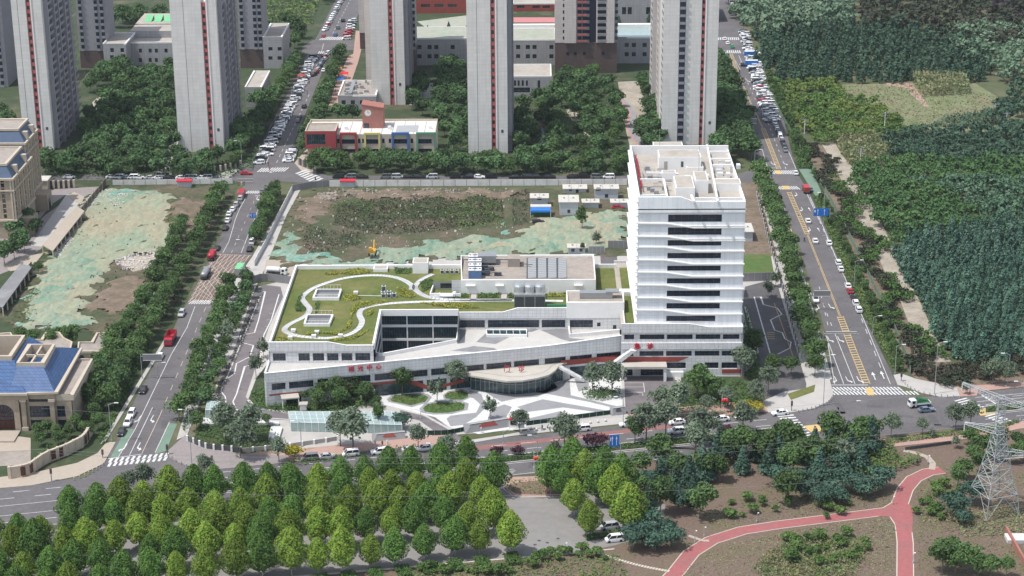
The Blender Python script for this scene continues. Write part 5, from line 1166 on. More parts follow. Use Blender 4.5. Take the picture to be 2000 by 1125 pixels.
def tower(label,xl,xr,yb,depth,red,ht,steps=(),zb=0,seamd=True,stacks=5,side=1,brown=0,m='tower_tile',redw=9,wins=True,wz0=3,fh=3.0,top_detail=True):
    """xl,xr: foot of the end wall in the photo; red: photo x of the red strip at the foot"""
    A=P(xl,yb,zb);B=P(xr,yb,zb);Y=A[1];X0_,X1_=A[0],B[0];t=thing('apartment_tower',label,'building',(X0_,Y,0),'apartment towers of the estate')
    b=MB()
    z0=brown
    if red:
        r0=P(red-redw/2,yb,zb)[0];r1=P(red+redw/2,yb,zb)[0]
        b.box(X0_,Y,z0,r0,Y+3,ht);b.box(r1,Y,z0,X1_,Y+3,ht+1.5);b.box(r0,Y+.9,z0,r1,Y+3,ht-2);b.box(X0_+.2,Y+3,z0,X1_-.2,Y+depth,ht-1)
    else: b.box(X0_,Y,z0,X1_,Y+depth,ht)
    b.build('end_wall',m,t)
    if red:
        b=MB();b.box(r0+.01,Y+.35,z0,r1-.01,Y+.88,ht-2.5);b.build('red_strip','tower_red',t);b=MB();b.box(r1,Y-.25,z0,r1+.5,Y-.01,ht+1);b.build('white_fin','trim_white',t)
        z=wz0
        while z < ht-3: put('window',shared('window#a',lambda q: q.box(0,-.02,0,(r1-r0)*.0+.95,.05,1.45),'dark_glass'),t,(r0+r1)/2-.5,Y+.31,z);z += fh
        if P(xr,yb)[0]-r1 > 3: put('equipment_grille',shared('grille',lambda q: q.box(0,-.05,0,.9,.05,1.2),'metal_dark'),t,(r1+X1_)/2-.3,Y-.02,8.5)
    # flank with stacked balconies (faces +x)
    if stacks:
        s0=depth/stacks
        fb=MB();XS=X1_ if side > 0 else X0_
        for k in range(stacks):
            fb.box(XS-.3*side,Y+3+k*(depth-3)/stacks,z0,XS+(2.1 if k % 2 else 1.7)*side,Y+4.2+k*(depth-3)/stacks,ht-2)
        fb.box(min(XS,XS-.25*side),Y+3,z0,max(XS,XS-.25*side)+.01,Y+depth,ht-1.5)
        fb.build('flank_pier','tower_side',t)
        sl=(depth-3)/stacks
        def bal(q):
            q.box(0,1.2,0,1.3,sl-.05,.16);q.box(1.22,1.2,.16,1.3,sl-.05,1.15)
            q.box(1.22,1.2+(sl-1.3)*.5,1.15,1.28,1.26+(sl-1.3)*.5,2.9)
        def gl(q): q.box(.0,.6,.5,.06,sl-.2,2.5)
        bm=shared(f'balcony#{round(sl, 2)}',bal,'balcony_grey');gm=shared(f'window#{round(sl, 2)}',gl,'dark_glass')
        z=brown or .5
        while z < ht-4:
            for k in range(stacks):
                o=put('balcony',bm,t,XS if side > 0 else XS,Y+3+k*sl,z);
                if side < 0: o.scale.x=-1
                if k < 3: g=link(bpy.data.objects.new('window',gm),o)
            z += fh
    for s in steps:   # (px0,px1,ybase,depth,brown,mat)
        a,c=P(s[0],s[2],0),P(s[1],s[2],0);b=MB();zb_=s[4];b.box(a[0],a[1],zb_,c[0],a[1]+s[3],ht-1.5+(s[6] if len(s) > 6 else 0));b.build('wing',s[5],t)
        if zb_: b=MB();b.box(a[0]+.1,a[1]+.15,0,c[0]-.1,a[1]+s[3],zb_);b.build('base','tower_brown',t)
    if brown: b=MB();b.box(X0_+.1,Y+.15,0,X1_-.1,Y+depth,brown);b.build('base','tower_brown',t)
    if seamd: b=MB();b.box(X0_+(r0-X0_ if red else 3)*.42,Y-.03,z0,X0_+(r0-X0_ if red else 3)*.42+.12,Y-.005,ht);b.build('expansion_joint','metal_dark',t)
    return t,X0_,X1_,Y
HT=72
tower('tall pale tower with red window strip, leftmost in full view, behind the mansard flats',48,105,294,48,80,HT,steps=())
tower('tall pale tower with red window strip standing left of the tree lined parking road',350,438,297,46,414,62.5)
t,a_,c_,Y_=tower('tall pale tower with red strip directly behind the flat grey shop block',727,792,205,36,767,HT,steps=((716,728,163,20,0,'tower_tile_warm'),(703,717,96,22,8,'tower_tile_warm')),seamd=False,stacks=4)
tower('tall pale tower with red strip rising just right of the coloured school',915,992,300,44,965,HT,steps=((917,924,285,8,0,'tower_tile'),),seamd=True,stacks=4)
t,a_,c_,Y_=tower('tall pale tower with red strip and open balcony slot behind the white hospital tower',1292,1397,283,46,1368,HT,steps=((1283,1294,250,12,0,'tower_tile_warm'),(1272,1285,208,16,0,'tower_tile_warm')),seamd=False,redw=7,stacks=0)
# balcony slot of that tower
xs0,xs1=P(1322,283)[0],P(1334,283)[0]
b=MB();b.box(xs0,Y_-.06,0,xs1,Y_-.01,HT-1);b.build('balcony_slot','tower_navy',t)
z=1.0
while z < HT-3: put('balcony',shared('slotbalc',lambda q: (q.box(0,-.9,0,2.2,0,.14),q.box(0,-.9,.14,2.2,-.82,1.1)),'balcony_grey'),t,xs0+.1,Y_-.06,z);z += 3
b=MB();fl=P(1275,205);
z=4
for px,yb in ((1271.5,208),(1283,250),(1291.5,283)):
    X,Y,_=P(px,yb);z=4
    while z < HT-4: put('window',shared('flankw',lambda q: q.box(-.05,0,0,.02,1.6,1.4),'dark_glass'),t,X-.0,Y+2,z);put('window',shared('flankw',None,None),t,X-.0,Y+6,z);z += 3
# far towers behind
def back_tower(label,xl,xr,yb,ybr,ht,depth,brown,cols,win_m='dark_glass'):
    A,B=P(xl,yb),P(xr,yb);Y=A[1];t=thing('apartment_tower',label,'building',(A[0],Y,0),'apartment towers of the estate');W_=B[0]-A[0]
    for n_,(f0,f1,off,m_) in enumerate(cols):
        b=MB();b.box(A[0]+W_*f0,Y-off,brown,A[0]+W_*f1,Y+depth,ht-off*.5);b.build('facade_bay',m_,t)
    b=MB();b.box(A[0]+.1,Y+.1,0,B[0]-.1,Y+depth-.2,brown+.01);b.build('base','tower_brown',t);return t,A[0],B[0],Y
t,a_,c_,Y_=back_tower('dark based tower with red balcony rails and navy recess, straight behind the garden',1084,1205,143,88,62,16,14.2,[(0,.16,0,'tower_tile_warm'),(.15,.34,.8,'tower_tile_warm'),(.34,.55,.2,'tower_side'),(.55,.66,-1.2,'tower_navy'),(.66,.82,.3,'tower_tile_warm'),(.82,.95,.8,'tower_tile_warm'),(.95,1.,0,'tower_side')])
W_=c_-a_
z=14.8;fl_=0
while z < 60:
    for f,wd_,kind in ((.125,.9,0),(.36,1.9,1),(.44,3.0,1),(.53,1.0,0),(.68,3.2,2),(.78,1.2,0),(.965,1.2,0)):
        yy=Y_-.85 if f < .34 and f > .15 else (Y_-.3 if f < .55 else Y_-.35)
        put('window',shared(f'bw{wd_}',lambda q,wd_=wd_: q.box(0,-.06,.9,wd_,.02,2.4),'dark_glass'),t,a_+W_*f,yy if f > .2 else Y_-.05,z)
        if kind: put('balcony',shared(f'bb{kind}',lambda q,wd_=wd_: (q.box(0,-1.0,0,wd_,0,.15),q.box(0,-1.0,.15,wd_,-.93,.9)),'tower_red' if kind == 1 else 'balcony_grey'),t,a_+W_*f,yy,z)
    z += 3
for f in (.18,.3,.45,.75): put('window',shared('bw2',lambda q: q.box(0,-.06,0,1.3,.02,1.4),'dark_glass'),t,a_+W_*f,Y_+.05,8.5)
def slab_tower(label,xl,xr,yb,ht,depth,brown,m='tower_side'):
    A,B=P(xl,yb),P(xr,yb);t=thing('apartment_tower',label,'building',(A[0],A[1],0),'apartment towers of the estate')
    b=MB();b.box(A[0],A[1],brown,B[0],A[1]+depth,ht);b.build('end_wall',m,t);b=MB();b.box(A[0]+.1,A[1]+.1,0,B[0]-.1,A[1]+depth,brown);b.build('base','tower_brown',t)
    z=brown+1;W_=B[0]-A[0]
    while z < ht-3:
        for f in (.08,.62,.82):
            put('window',shared('sw',lambda q: q.box(0,-.06,0,1.5,.02,1.7),'dark_glass'),t,A[0]+W_*f,A[1],z)
            put('balcony',shared('sb',lambda q: (q.box(-.1,-.9,0,1.6,0,.12),q.box(-.1,-.9,.12,1.6,-.84,1.0)),'balcony_grey'),t,A[0]+W_*f,A[1],z-1)
        z += 3
    return t
slab_tower('grey back tower with brown base peeping right of the leftmost full tower',158,214,133,62,18,8.3)
slab_tower('grey back tower with brown base between the road and the second red striped tower',470,517,133,62,18,9)
slab_tower('grey back tower edge with brown base right of the shop block tower',782,812,146,62,16,12)
slab_tower('dark flank of a tower cut off by the left edge of the photo',-60,16,170,70,20,0)
# ------------------------------------------------------------------ low estate buildings
def block(name,label,xl,xr,yb,yt,depth,m='grey_tile',roof='roof_screed',wins=(),par_h=.6,cat='building',group=None,roofm=None):
    A,B=P(xl,yb),P(xr,yb);Y=A[1];zt=PY((xl+xr)/2,yt,Y)[2];t=thing(name,label,cat,(A[0],Y,0),group);hs=[]
    for x0,x1,y0,y1 in wins: hs.append((PY(x0,y0,Y)[0]-A[0],PY(x1,y0,Y)[0]-A[0],PY(x0,y1,Y)[2],PY(x0,y0,Y)[2]))
    wall(t,'front_wall',(A[0],Y),(B[0],Y),0,zt,hs,m,.3)
    b=MB();b.add([(A[0],Y+depth,0),(A[0],Y,0),(A[0],Y,zt),(A[0],Y+depth,zt)],[(0,1,2,3)]);b.add([(B[0],Y,0),(B[0],Y+depth,0),(B[0],Y+depth,zt),(B[0],Y,zt)],[(0,1,2,3)]);b.add([(B[0],Y+depth,0),(A[0],Y+depth,0),(A[0],Y+depth,zt),(B[0],Y+depth,zt)],[(0,1,2,3)]);b.build('side_wall',m,t)
    b=MB();b.flat([(A[0],Y),(B[0],Y),(B[0],Y+depth),(A[0],Y+depth)],zt-par_h);b.build('roof',roof,t)
    b=MB();b.strip([(A[0]+.15,Y+.15),(B[0]-.15,Y+.15),(B[0]-.15,Y+depth),(A[0]+.15,Y+depth)],.4,zt-par_h-.1,zt+.03,closed=True);b.build('parapet','trim_white' if m != 'school_red' else 'classic_light',t)
    return t,A[0],B[0],Y,zt
def grid(xs,ys,w_,h_): return [(x,x+w_,y,y+h_) for x in xs for y in ys]
t,a_,c_,Y_,zt=block('commercial_building','pale tiled low block with pale green rooflights behind the second tower',248,345,128,82,26,wins=grid((271,290,302,321),(95,113.5),6,8))
b=MB();b.box(a_,Y_+12,zt-.5,c_,Y_+26,zt+2.6);b.build('upper_storey','grey_tile',t);b=MB();b.box(a_+1,Y_+26.1,0,c_,Y_+50,zt+3);b.build('rear_hall','shed_wall',t)
b=MB();b.flat([(a_,Y_+26),(c_,Y_+26),(c_,Y_+50),(a_,Y_+50)],zt+3.02);b.flat([(a_,Y_+12),(c_,Y_+12),(c_,Y_+26),(a_,Y_+26)],zt+2.62);b.build('roof','roof_screed',t)
for k in range(3):
    x=a_+3.5+k*4.6;b=MB();b.add([(x,Y_+30,zt+3.1),(x+3.4,Y_+30,zt+3.1),(x+3.9,Y_+36,zt+5.4),(x+.5,Y_+36,zt+5.4),(x+3.9,Y_+36,zt+3.1),(x+.5,Y_+36,zt+3.1)],[(0,1,2,3),(3,2,4,5)]);b.build('rooflight','bright_green',t)
block('commercial_building','shaded grey wing between the first tower and the pale rooflight block',205,249,140,85,24,wins=grid((215,235),(94,108),7,8))
t,*_=block('commercial_building','grey corner block with flat roof left of the far zebra crossing',516,553,134,72,30,wins=grid((524,542),(92,110),8,7))
block('commercial_building','low grey shop terrace right of the second red striped tower',480,512,210,170,30,wins=grid((484,497),(182,194),8,6))
t,a_,c_,Y_,zt=block('shop_block','flat roofed grey shop block in front of the third tower',661,735,215,186,27,'grey_tile','roof_stain',wins=grid((667,685,703,720),(196,),8,8))
b=MB()
for i in range(22): x,y=a_+rnd.uniform(.8,11),Y_+rnd.uniform(2,25);b.box(x,y,zt-.6,x+rnd.uniform(.4,2),y+rnd.uniform(.4,2),zt+rnd.uniform(0,.8))
b.box(a_+4.2,Y_+2,zt-.55,a_+5.7,Y_+26,zt+.5);b.build('roof_plant','metal_grey',t)
t,a_,c_,Y_,zt=block('commercial_building','long grey block with mint green roof between the third and fourth towers',806,915,128,74,24,roof='roof_green',wins=grid((815,835,848,880),(88,106),8,8))
t,a_,c_,Y_,zt=block('commercial_building','long grey block with mint green roof between the fourth tower and the dark based tower',985,1085,128,77,24,roof='roof_green',wins=grid((1008,1027,1040,1073),(88,106),8,8))
b=MB();b.box(a_-8,Y_+24.1,0,c_+60,Y_+27,zt+1.6);b.build('rear_wall','trim_white',t)
block('community_hall','pale hall with tall slit windows right of the fourth tower',985,1077,192,148,22,wins=[(1004,1008,157,168),(1011,1015,157,168),(1019,1023,157,168),(1027,1031,157,168),(1050,1055,157,187),(1003,1035,171,181)])
t,a_,c_,Y_,zt=block('commercial_building','grey block with glass edged terrace left of the fifth tower',1205,1275,124,72,25,roof='glass_canopy',wins=grid((1220,1234,1255),(84,102),8,8))
block('sports_hall','large windowed grey hall at the top behind the dark based tower',1205,1400,45,-8,30,wins=grid((1215,1226,1262),(14,),8,14))
t,*_=block('school_block','dark red teaching block cut by the top edge of the photo',812,935,26,-18,22,'brick_red',wins=grid((822,848,874),(8,),18,6))
block('school_block','second red block at the top right of the fourth tower',1003,1085,22,6,16,'brick_red',wins=grid((1010,1040,1060),(11,),14,5))
ground('sports_pitch',[(815,42),(912,30),(912,48),(905,56),(840,60)],.03,'roof_green');ground('sports_pitch',[(1003,34),(1085,34),(1085,44),(1003,44)],.03,'pastel_red')
# ------------------------------------------------------------------ school with clock tower
sA=P(597,312);sY=sA[1];sch=thing('school','colourful two storey school with red, yellow, blue and green frames and a brick clock tower','school',(sA[0],sY,0))
def sx(px,y=270): return PY(px,y,sY)[0]
def sz(py,px=720): return PY(px,py,sY)[2]
zt=sz(262);X0s,X1s=sx(597),sx(850)
hs=[]
for p0,p1 in ((667,694),(714,740),(769,796),(816,843)):
    hs += [(sx(p0)-sx(656),sx(p1)-sx(656),sz(281),sz(272)),(sx(p0)-sx(656),sx(p1)-sx(656),sz(299),sz(291))]
for p0 in (658,699,707,746,759,802): hs += [(sx(p0)-sx(656),sx(p0+5)-sx(656),sz(280),sz(271)),(sx(p0)-sx(656),sx(p0+5)-sx(656),sz(298),sz(290))]
wall(sch,'front_wall',(sx(656),sY),(X1s,sY),0,zt,hs,'classic_light',.3)
b=MB();b.box(sx(656),sY+.4,zt-.4,X1s,sY+20,zt-.1);b.box(X0s,sY+8,0,sx(656)+4,sY+20,zt-.2);b.box(X1s-.3,sY+.01,0,X1s,sY+20,zt);b.build('flat_roof','hoard_white',sch)
b=MB();b.strip([(X0s,sY+8),(X0s,sY+20),(X1s,sY+20),(X1s,sY)],.4,zt-1,zt+.7);b.build('parapet','classic_light',sch)
for (p0,p1),m_ in zip(((664,697),(711,743),(765,799),(813,852)),('school_red','school_yellow','school_blue','school_green')):
    a,c=sx(p0),sx(p1);b=MB();b.box(a,sY-.8,0,a+.8,sY-.02,zt+.7);b.box(c-.8,sY-.8,0,c,sY-.02,zt+.7);b.box(a,sY-.82,zt-.1,c,sY+.4,zt+.72);b.build('colour_frame',m_,sch)
rz1=PY(627,256,sY-3)[2];ra,rb=PY(596,270,sY-3)[0],PY(656,270,sY-3)[0]
wall(sch,'red_cube_wall',(ra,sY-3),(rb,sY-3),PY(627,290,sY-3)[2],rz1,[(sx(600)-sx(597),sx(636)-sx(597),PY(627,283,sY-3)[2],PY(627,262,sY-3)[2],'teal_glass')],'school_red',.4,mull=.9)
b=MB();b.box(ra,sY-2.5,PY(627,290,sY-3)[2],rb,sY+9,rz1-.5);b.box(rb-.01,sY-3,PY(627,290,sY-3)[2],rb+.01,sY+9,rz1);b.build('red_cube','school_red',sch);b=MB();b.flat([(ra+.3,sY-2.6),(rb-.3,sY-2.6),(rb-.3,sY+8.7),(ra+.3,sY+8.7)],rz1-.48);b.build('cube_roof','roof_stain',sch)
b=MB();b.strip([(ra+.2,sY-2.8),(rb-.2,sY-2.8),(rb-.2,sY+9),(ra+.2,sY+9)],.4,rz1-.5,rz1+.05,closed=True);b.build('cube_parapet','classic_light',sch)
wall(sch,'undercroft_wall',(ra+.5,sY-1),(rb-.5,sY-1),0,PY(627,290,sY-3)[2],[(k*1.6+4,k*1.6+4.9,.8,3.4) for k in range(4)],'classic_light',.3)
cY=sY+9;cxa,cxb=PY(708,240,cY)[0],PY(749,240,cY)[0];cz0,cz1=zt-.2,PY(710,205,cY)[2];cz2=PY(748,212,cY)[2]
b=MB();b.add([(cxa,cY,cz0),(cxb,cY,cz0),(cxb,cY,cz2),(cxa,cY,cz1),(cxa,cY+7,cz0),(cxb,cY+7,cz0),(cxb,cY+7,cz2),(cxa,cY+7,cz1)],[(0,1,2,3),(1,5,6,2),(5,4,7,6),(4,0,3,7),(3,2,6,7)]);b.build('clock_tower','school_brick',sch)
b=MB();b.add([(cxa-.2,cY-.2,cz1),(cxb+.2,cY-.2,cz2),(cxb+.2,cY+7.2,cz2),(cxa-.2,cY+7.2,cz1),(cxa-.2,cY-.2,cz1+.35),(cxb+.2,cY-.2,cz2+.35),(cxb+.2,cY+7.2,cz2+.35),(cxa-.2,cY+7.2,cz1+.35)],[(4,5,6,7),(0,1,5,4),(1,2,6,5)]);b.build('tower_roof','school_brick',sch)
cc=PY(718.5,220.5,cY)
b=MB();n_=24;b.add([(cc[0]+1.25*math.cos(2*math.pi*i/n_),cY-.06,cc[2]+1.25*math.sin(2*math.pi*i/n_)) for i in range(n_)],[tuple(range(n_))]);cl=b.build('clock_face','lamp_white',sch)
b=MB();b.add([(cc[0]+r_*math.cos(2*math.pi*i/n_),cY-.05,cc[2]+r_*math.sin(2*math.pi*i/n_)) for r_ in (1.25,1.4) for i in range(n_)],[(i,(i+1) % n_,n_+(i+1) % n_,n_+i) for i in range(n_)]);b.build('clock_rim','classic_light',cl)
b=MB();b.box(cc[0]-.07,cY-.1,cc[2],cc[0]+.07,cY-.07,cc[2]+.95);b.box(cc[0],cY-.1,cc[2]-.07,cc[0]+.7,cY-.07,cc[2]+.07)
for i in range(12): a=i*math.pi/6;b.box(cc[0]+1.05*math.cos(a)-.06,cY-.09,cc[2]+1.05*math.sin(a)-.06,cc[0]+1.05*math.cos(a)+.06,cY-.07,cc[2]+1.05*math.sin(a)+.06)
b.build('clock_hands','metal_dark',cl)
b=MB();b.box(cxa+.6,cY-.05,cz0+.3,cxa+2.6,cY-.01,cz0+2.2);b.build('window','dark_glass',sch)
b=MB()
for i in range(9): b.box(sx(660+i*21),sY+.5,zt-.08,sx(660+i*21)+.18,sY+19,zt-.0)
for i in range(7): b.add([(sx(772),sY+3+i*1.3,zt),(sx(815),sY+3.6+i*1.3,zt),(sx(815),sY+4+i*1.3,zt+.4),(sx(772),sY+3.4+i*1.3,zt+.4)],[(0,1,2,3)])
b.build('roof_ribs','metal_grey',sch)
for px in (670,755,835): put('roof_vent',shared('rv',lambda q: q.box(0,0,0,1.3,1.2,1.3),'metal_white'),sch,sx(px),sY+7,zt-.1)
# ------------------------------------------------------------------ mansard flats at the left edge
Af=P(80,470);mf=thing('mansard_flats','beige classical apartment house with blue grey mansard roof at the left edge','building',(Af[0]-30,Af[1],0))
def quadwall(par,A,B,z0,z1,n,floors,m='classic_tile',wm='dark_glass',w_=1.1):
    L=math.hypot(B[0]-A[0],B[1]-A[1]);hs=[];fh_=(z1-z0)/floors
    for i in range(n):
        for f in range(floors): u=L*(i+.5)/n;hs.append((u-w_/2,u+w_/2,z0+f*fh_+.8,z0+f*fh_+2.3))
    wall(par,'facade',A,B,z0,z1,hs,m,.3,glass=wm,mull=2,sub=False,frame=wm)
# footprint measured from the ground line: flank faces the forecourt (+x side)
f0=P(88,478);f1=P(96,432)
zE=PY(62,262,P(75,402)[1])[2] if False else 32.0
def zAt(px,pt,base): return PY(px,pt,base[1])[2]
Y0f,Y1f,Y2f=P(60,478)[1]-14,P(60,440)[1],P(60,405)[1]
xa=P(70,478)[0];xb=P(84,405)[0]
def volume(xl,xr_,y0,y1,zt_,nm='wing'):
    quadwall(mf,(xl,y0),(xr_,y0),6.5,zt_,3,8);quadwall(mf,(xr_,y0),(xr_,y1),6.5,zt_,4,8)
    b=MB();b.box(xl-.15,y0-.3,0,xr_+.3,y1+.3,6.4);b.build('base','classic_stone',mf)
    b=MB();b.box(xl-.4,y0-.7,6.3,xr_+.7,y1+.7,6.9);b.box(xl-.4,y0-.6,zt_-4.2,xr_+.6,y1+.6,zt_-3.8);b.box(xl-.4,y0-.8,zt_-.2,xr_+.8,y1+.8,zt_+.5)
    L=y1-y0
    for i in range(5): yy=y0+L*i/4-.25;b.box(xr_,yy,6.8,xr_+.45,yy+.5,zt_)
    for i in range(3): xx=xr_-(xr_-xl)*i/3-.5;b.box(xx-.3,y0-.45,6.8,xx+.3,y0,zt_)
    b.build('cornice_and_pilaster','classic_light',mf)
    b=MB();r=2.2;h_=4.5
    b.add([(xl,y0,zt_+.5),(xr_+.2,y0,zt_+.5),(xr_+.2,y1,zt_+.5),(xl,y1,zt_+.5),(xl+r,y0+r,zt_+h_),(xr_-r,y0+r,zt_+h_),(xr_-r,y1-r,zt_+h_),(xl+r,y1-r,zt_+h_)],[(0,1,5,4),(1,2,6,5),(2,3,7,6),(3,0,4,7)]);b.build('mansard_roof','slate_blue',mf)
    b=MB();b.strip([(xl+r,y0+r),(xr_-r,y0+r),(xr_-r,y1-r),(xl+r,y1-r)],.8,zt_+h_-.2,zt_+h_+.6,closed=True);b.build('roof_kerb','classic_light',mf)
    b=MB();b.flat([(xl+r,y0+r),(xr_-r,y0+r),(xr_-r,y1-r),(xl+r,y1-r)],zt_+h_+.1);b.build('roof_deck','roof_stain',mf)
    for i in range(2): yy=y0+L*(i+.5)/2;b=MB();b.box(xr_-1.6,yy-.9,zt_+.5,xr_+.5,yy+.9,zt_+3.4);b.build('dormer','classic_light',mf)
ztm=27.5
xR2=P(74,400)[0];volume(xR2-24,xR2,P(74,415)[1]-2,P(74,415)[1]+16,PY(60,278,P(74,415)[1])[2]);
xR1=P(42,455)[0];volume(xR1-20,xR1,P(42,455)[1]-6,P(74,415)[1]-3.5,PY(20,345,P(42,455)[1]-6)[2]-1)
b=MB();b.box(xR2-3,P(74,415)[1]+2,0,xR2+5.5,P(74,415)[1]+9,6);b.build('porch','classic_stone',mf);b=MB();b.box(xR1-2,P(42,455)[1]-2,0,xR1+5,P(42,455)[1]+5,6);b.build('porch','classic_stone',mf)
b=MB()
for (px,yy) in ((xR2,P(74,415)[1]+5),(xR1,P(42,455)[1]+1)): b.box(px+5.5,yy-1.5,.1,px+5.53,yy+1.5,4.2)
b.build('porch_door','dark_glass',mf)
# walkway roofs along the west plot
def walkway(label,q,h,m='cream_paving'):
    pts=[P(x,y,h)[:2] for x,y in q];t=thing('covered_walkway',label,'walkway',(pts[0][0],pts[0][1],0));b=MB();b.prism(pts,h-.35,h);b.build('roof',m,t)
    for sgn,(i,j) in ((0,(0,3)),(1,(1,2))):
        a,c=Vector(pts[i]),Vector(pts[j]);n=max(2,int((c-a).length/5))
        for k in range(n+1): p=a+(c-a)*k/n;b=MB();b.box(p.x-.18,p.y-.18,0,p.x+.18,p.y+.18,h-.36);b.build('post','classic_light',t)
    return t
walkway('long cream roofed walkway beside the netted west plot',[(83,478),(103,490),(165,412),(150,402)],3.2)
walkway('grey roofed walkway nearer the camera left of the netted plot',[(-20,590),(5,600),(63,520),(40,515)],3.0,'terrace_grey')
slab('estate_court',[(60,480),(85,482),(165,385),(150,378),(130,380)],0,.06,'pale_paving')
slab('estate_walk',[(10,520),(45,500),(85,495),(60,525),(20,530)],0,.10,'cream_paving');slab('estate_walk',[(130,385),(145,375),(165,385),(158,400)],0,.12,'cream_paving')
ground('estate_yard',[(-60,480),(60,440),(90,395),(100,370),(200,364),(165,385),(150,402),(85,482),(40,520),(-60,560)],.03,'mauve_paving')
ground('estate_bed',[(88,420),(110,405),(150,375),(130,380),(100,400),(60,450)],.05,'garden_ground')
# plot wall with panels west side
def panel_wall(name,label,pts,h,n,m='classic_brown',pm='classic_light',cat='wall',pt=.35,thick=.15):
    V=[Vector(P(*p)[:2]) for p in pts];Ls=[0]
    for a,c in zip(V[:-1],V[1:]): Ls.append(Ls[-1]+(c-a).length)
    def at(s):
        for i in range(len(V)-1):
            if s <= Ls[i+1] or i == len(V)-2: return V[i]+(V[i+1]-V[i])*((s-Ls[i])/(Ls[i+1]-Ls[i]))
    t=thing(name,label,cat,(V[0].x,V[0].y,0))
    for k in range(n):
        a,c=at(Ls[-1]*k/n),at(Ls[-1]*(k+1)/n);d=(c-a);L=d.length
        b=MB();m_=(a+c)/2;b.obox((m_.x,m_.y),(d.x,d.y),L-pt*.8,thick,.1,h*(1-.0*rnd.random())-.1);b.build('panel',m,t)
    for k in range(n+1): a=at(Ls[-1]*k/n);b=MB();b.obox((a.x,a.y),(1,0),pt,pt,0,h);b.build('post',pm,t)
    return t
panel_wall('boundary_wall','long brown panelled wall with cream posts between walkway and west plot',[(207,362),(165,413),(103,492)],2.8,14)
panel_wall('boundary_wall','lower brown panelled wall left of the tan netting',[(62,525),(0,608)],2.6,9)
panel_wall('site_hoarding','white panelled hoarding along the far side of the dig plot',[(643,365),(1225,362)],2.6,26,'hoard_white','metal_grey','hoarding',.2)
panel_wall('site_hoarding','grey curved hoarding at the far left corner of the dig plot',[(643,364),(615,366),(570,374)],2.6,6,'hoard_grey','metal_grey','hoarding',.2)
panel_wall('site_hoarding','white hoarding behind the west plot by the far street',[(220,362),(455,359)],2.2,11,'hoard_white','metal_grey','hoarding',.2)
panel_wall('boundary_wall','pale low wall with dark gaps along the left road footway',[(572,372),(545,425),(520,478),(497,520)],2.2,20,'hoard_white','trim_white','wall',.3)
panel_wall('site_hoarding','grey hoarding between the drive and the dig plot behind the green roof',[(478,560),(515,548),(575,556)],2.8,6,'hoard_grey','metal_grey','hoarding',.2)
panel_wall('site_hoarding','grey hoarding with gate gap behind the low white hospital block',[(1150,497),(1180,497)],3,4,'hoard_grey','metal_grey','hoarding',.2)
panel_wall('site_hoarding','grey hoarding at the foot of the white tower beside the dirt ramp',[(1188,486),(1228,486)],3,4,'hoard_grey','metal_grey','hoarding',.2)
panel_wall('boundary_wall','grey wall behind the small lawn right of the white tower',[(1448,550),(1512,548)],3,5,'hoard_grey','metal_grey','wall',.2)
panel_wall('boundary_fence','black and white fence along the footway right of the white tower',[(1478,385),(1495,450),(1512,510),(1530,575),(1562,700)],2.2,30,'metal_dark','trim_white','fence',.35,.05)
ground('small_lawn',[(1450,497),(1505,497),(1512,535),(1450,535)],.04,'lawn')
panel_wall('crowd_fence','dark green screened fence along the front of the plaza',[(1028,832),(1192,810)],1.5,12,'fence_green','metal_grey','fence',.1,.06)
panel_wall('crowd_fence','dark green screened fence across the plaza drive left of the red inlaid sign wall',[(835,850),(870,850),(912,842)],1.5,6,'fence_green','metal_grey','fence',.1,.06)
panel_wall('crowd_fence','dark green screened fence across the emergency forecourt',[(1232,810),(1284,802)],1.5,4,'fence_green','metal_grey','fence',.1,.06)
panel_wall('boundary_fence','low black railing with white piers at the lower left corner garden',[(366,862),(405,878),(470,884)],1.7,7,'metal_dark','trim_white','fence',.5,.05)
panel_wall('boundary_wall','pale front wall with square piers left of the plaza',[(470,884),(560,875),(650,862),(660,860)],1.3,8,'pale_paving','trim_white','wall',.5)
panel_wall('boundary_fence','thin rail fence beside the pink path near the pylon',[(1768,880),(1800,876),(1858,868)],1.1,9,'metal_dark','metal_dark','fence',.08,.02)
panel_wall('boundary_fence','green mesh fence between the scrub and the right road',[(1500,178),(1535,245),(1568,300),(1612,375),(1652,450),(1700,548),(1742,632),(1772,705),(1778,730)],2.0,44,'green_lane','galvanised','fence',.12,.05)
# sign walls at the gate
def signwall(label,x0,x1,yb,h0,red):
    A,B=P(x0,yb[0]),P(x1,yb[1]);t=thing('gate_wall',label,'wall',(A[0],A[1],0));d=Vector((B[0]-A[0],B[1]-A[1]));L=d.length;d.normalize();n=Vector((d.y,-d.x))
    def W(u,z,q=0): return (A[0]+d.x*u+n.x*q,A[1]+d.y*u+n.y*q,z)
    b=MB();lean=-.9
    b.add([W(0,0,.5),W(L,0,.5),W(L,h0,lean+.5),W(L*.16,h0,lean+.5),W(0,h0,-1.3),W(L,h0,-1.3),W(0,0,-1.3),W(L,0,-1.3)],[(0,1,2,3),(3,2,5,4),(0,3,4,6),(1,7,5,2)]);b.build('stone_body','grey_stone',t)
    b=MB();b.add([W(L*.30,h0*.62,.02),W(L*.36,h0*.45,.16),W(L*.72,h0*.45,.16),W(L*.64,h0*.90,-.26),W(L*.40,h0*.90,-.26)],[(0,1,2,3,4)]);b.build('inlay',red,t)
    b=MB();b.add([W(L*.1,h0+.02,-.45),W(L,h0+.02,-.45),W(L,h0+.02,-.25),W(L*.1,h0+.02,-.25)],[(0,1,2,3)]);b.build('cap_stone','white_stone',t);return t
signwall('long grey sign wall with dark red inlay right of the plaza gate',908,998,(846,832),2.2,'brick_red')
signwall('grey sign wall with dull red inlay beside the left front lawn',728,792,(862,856),1.8,'brick_red')
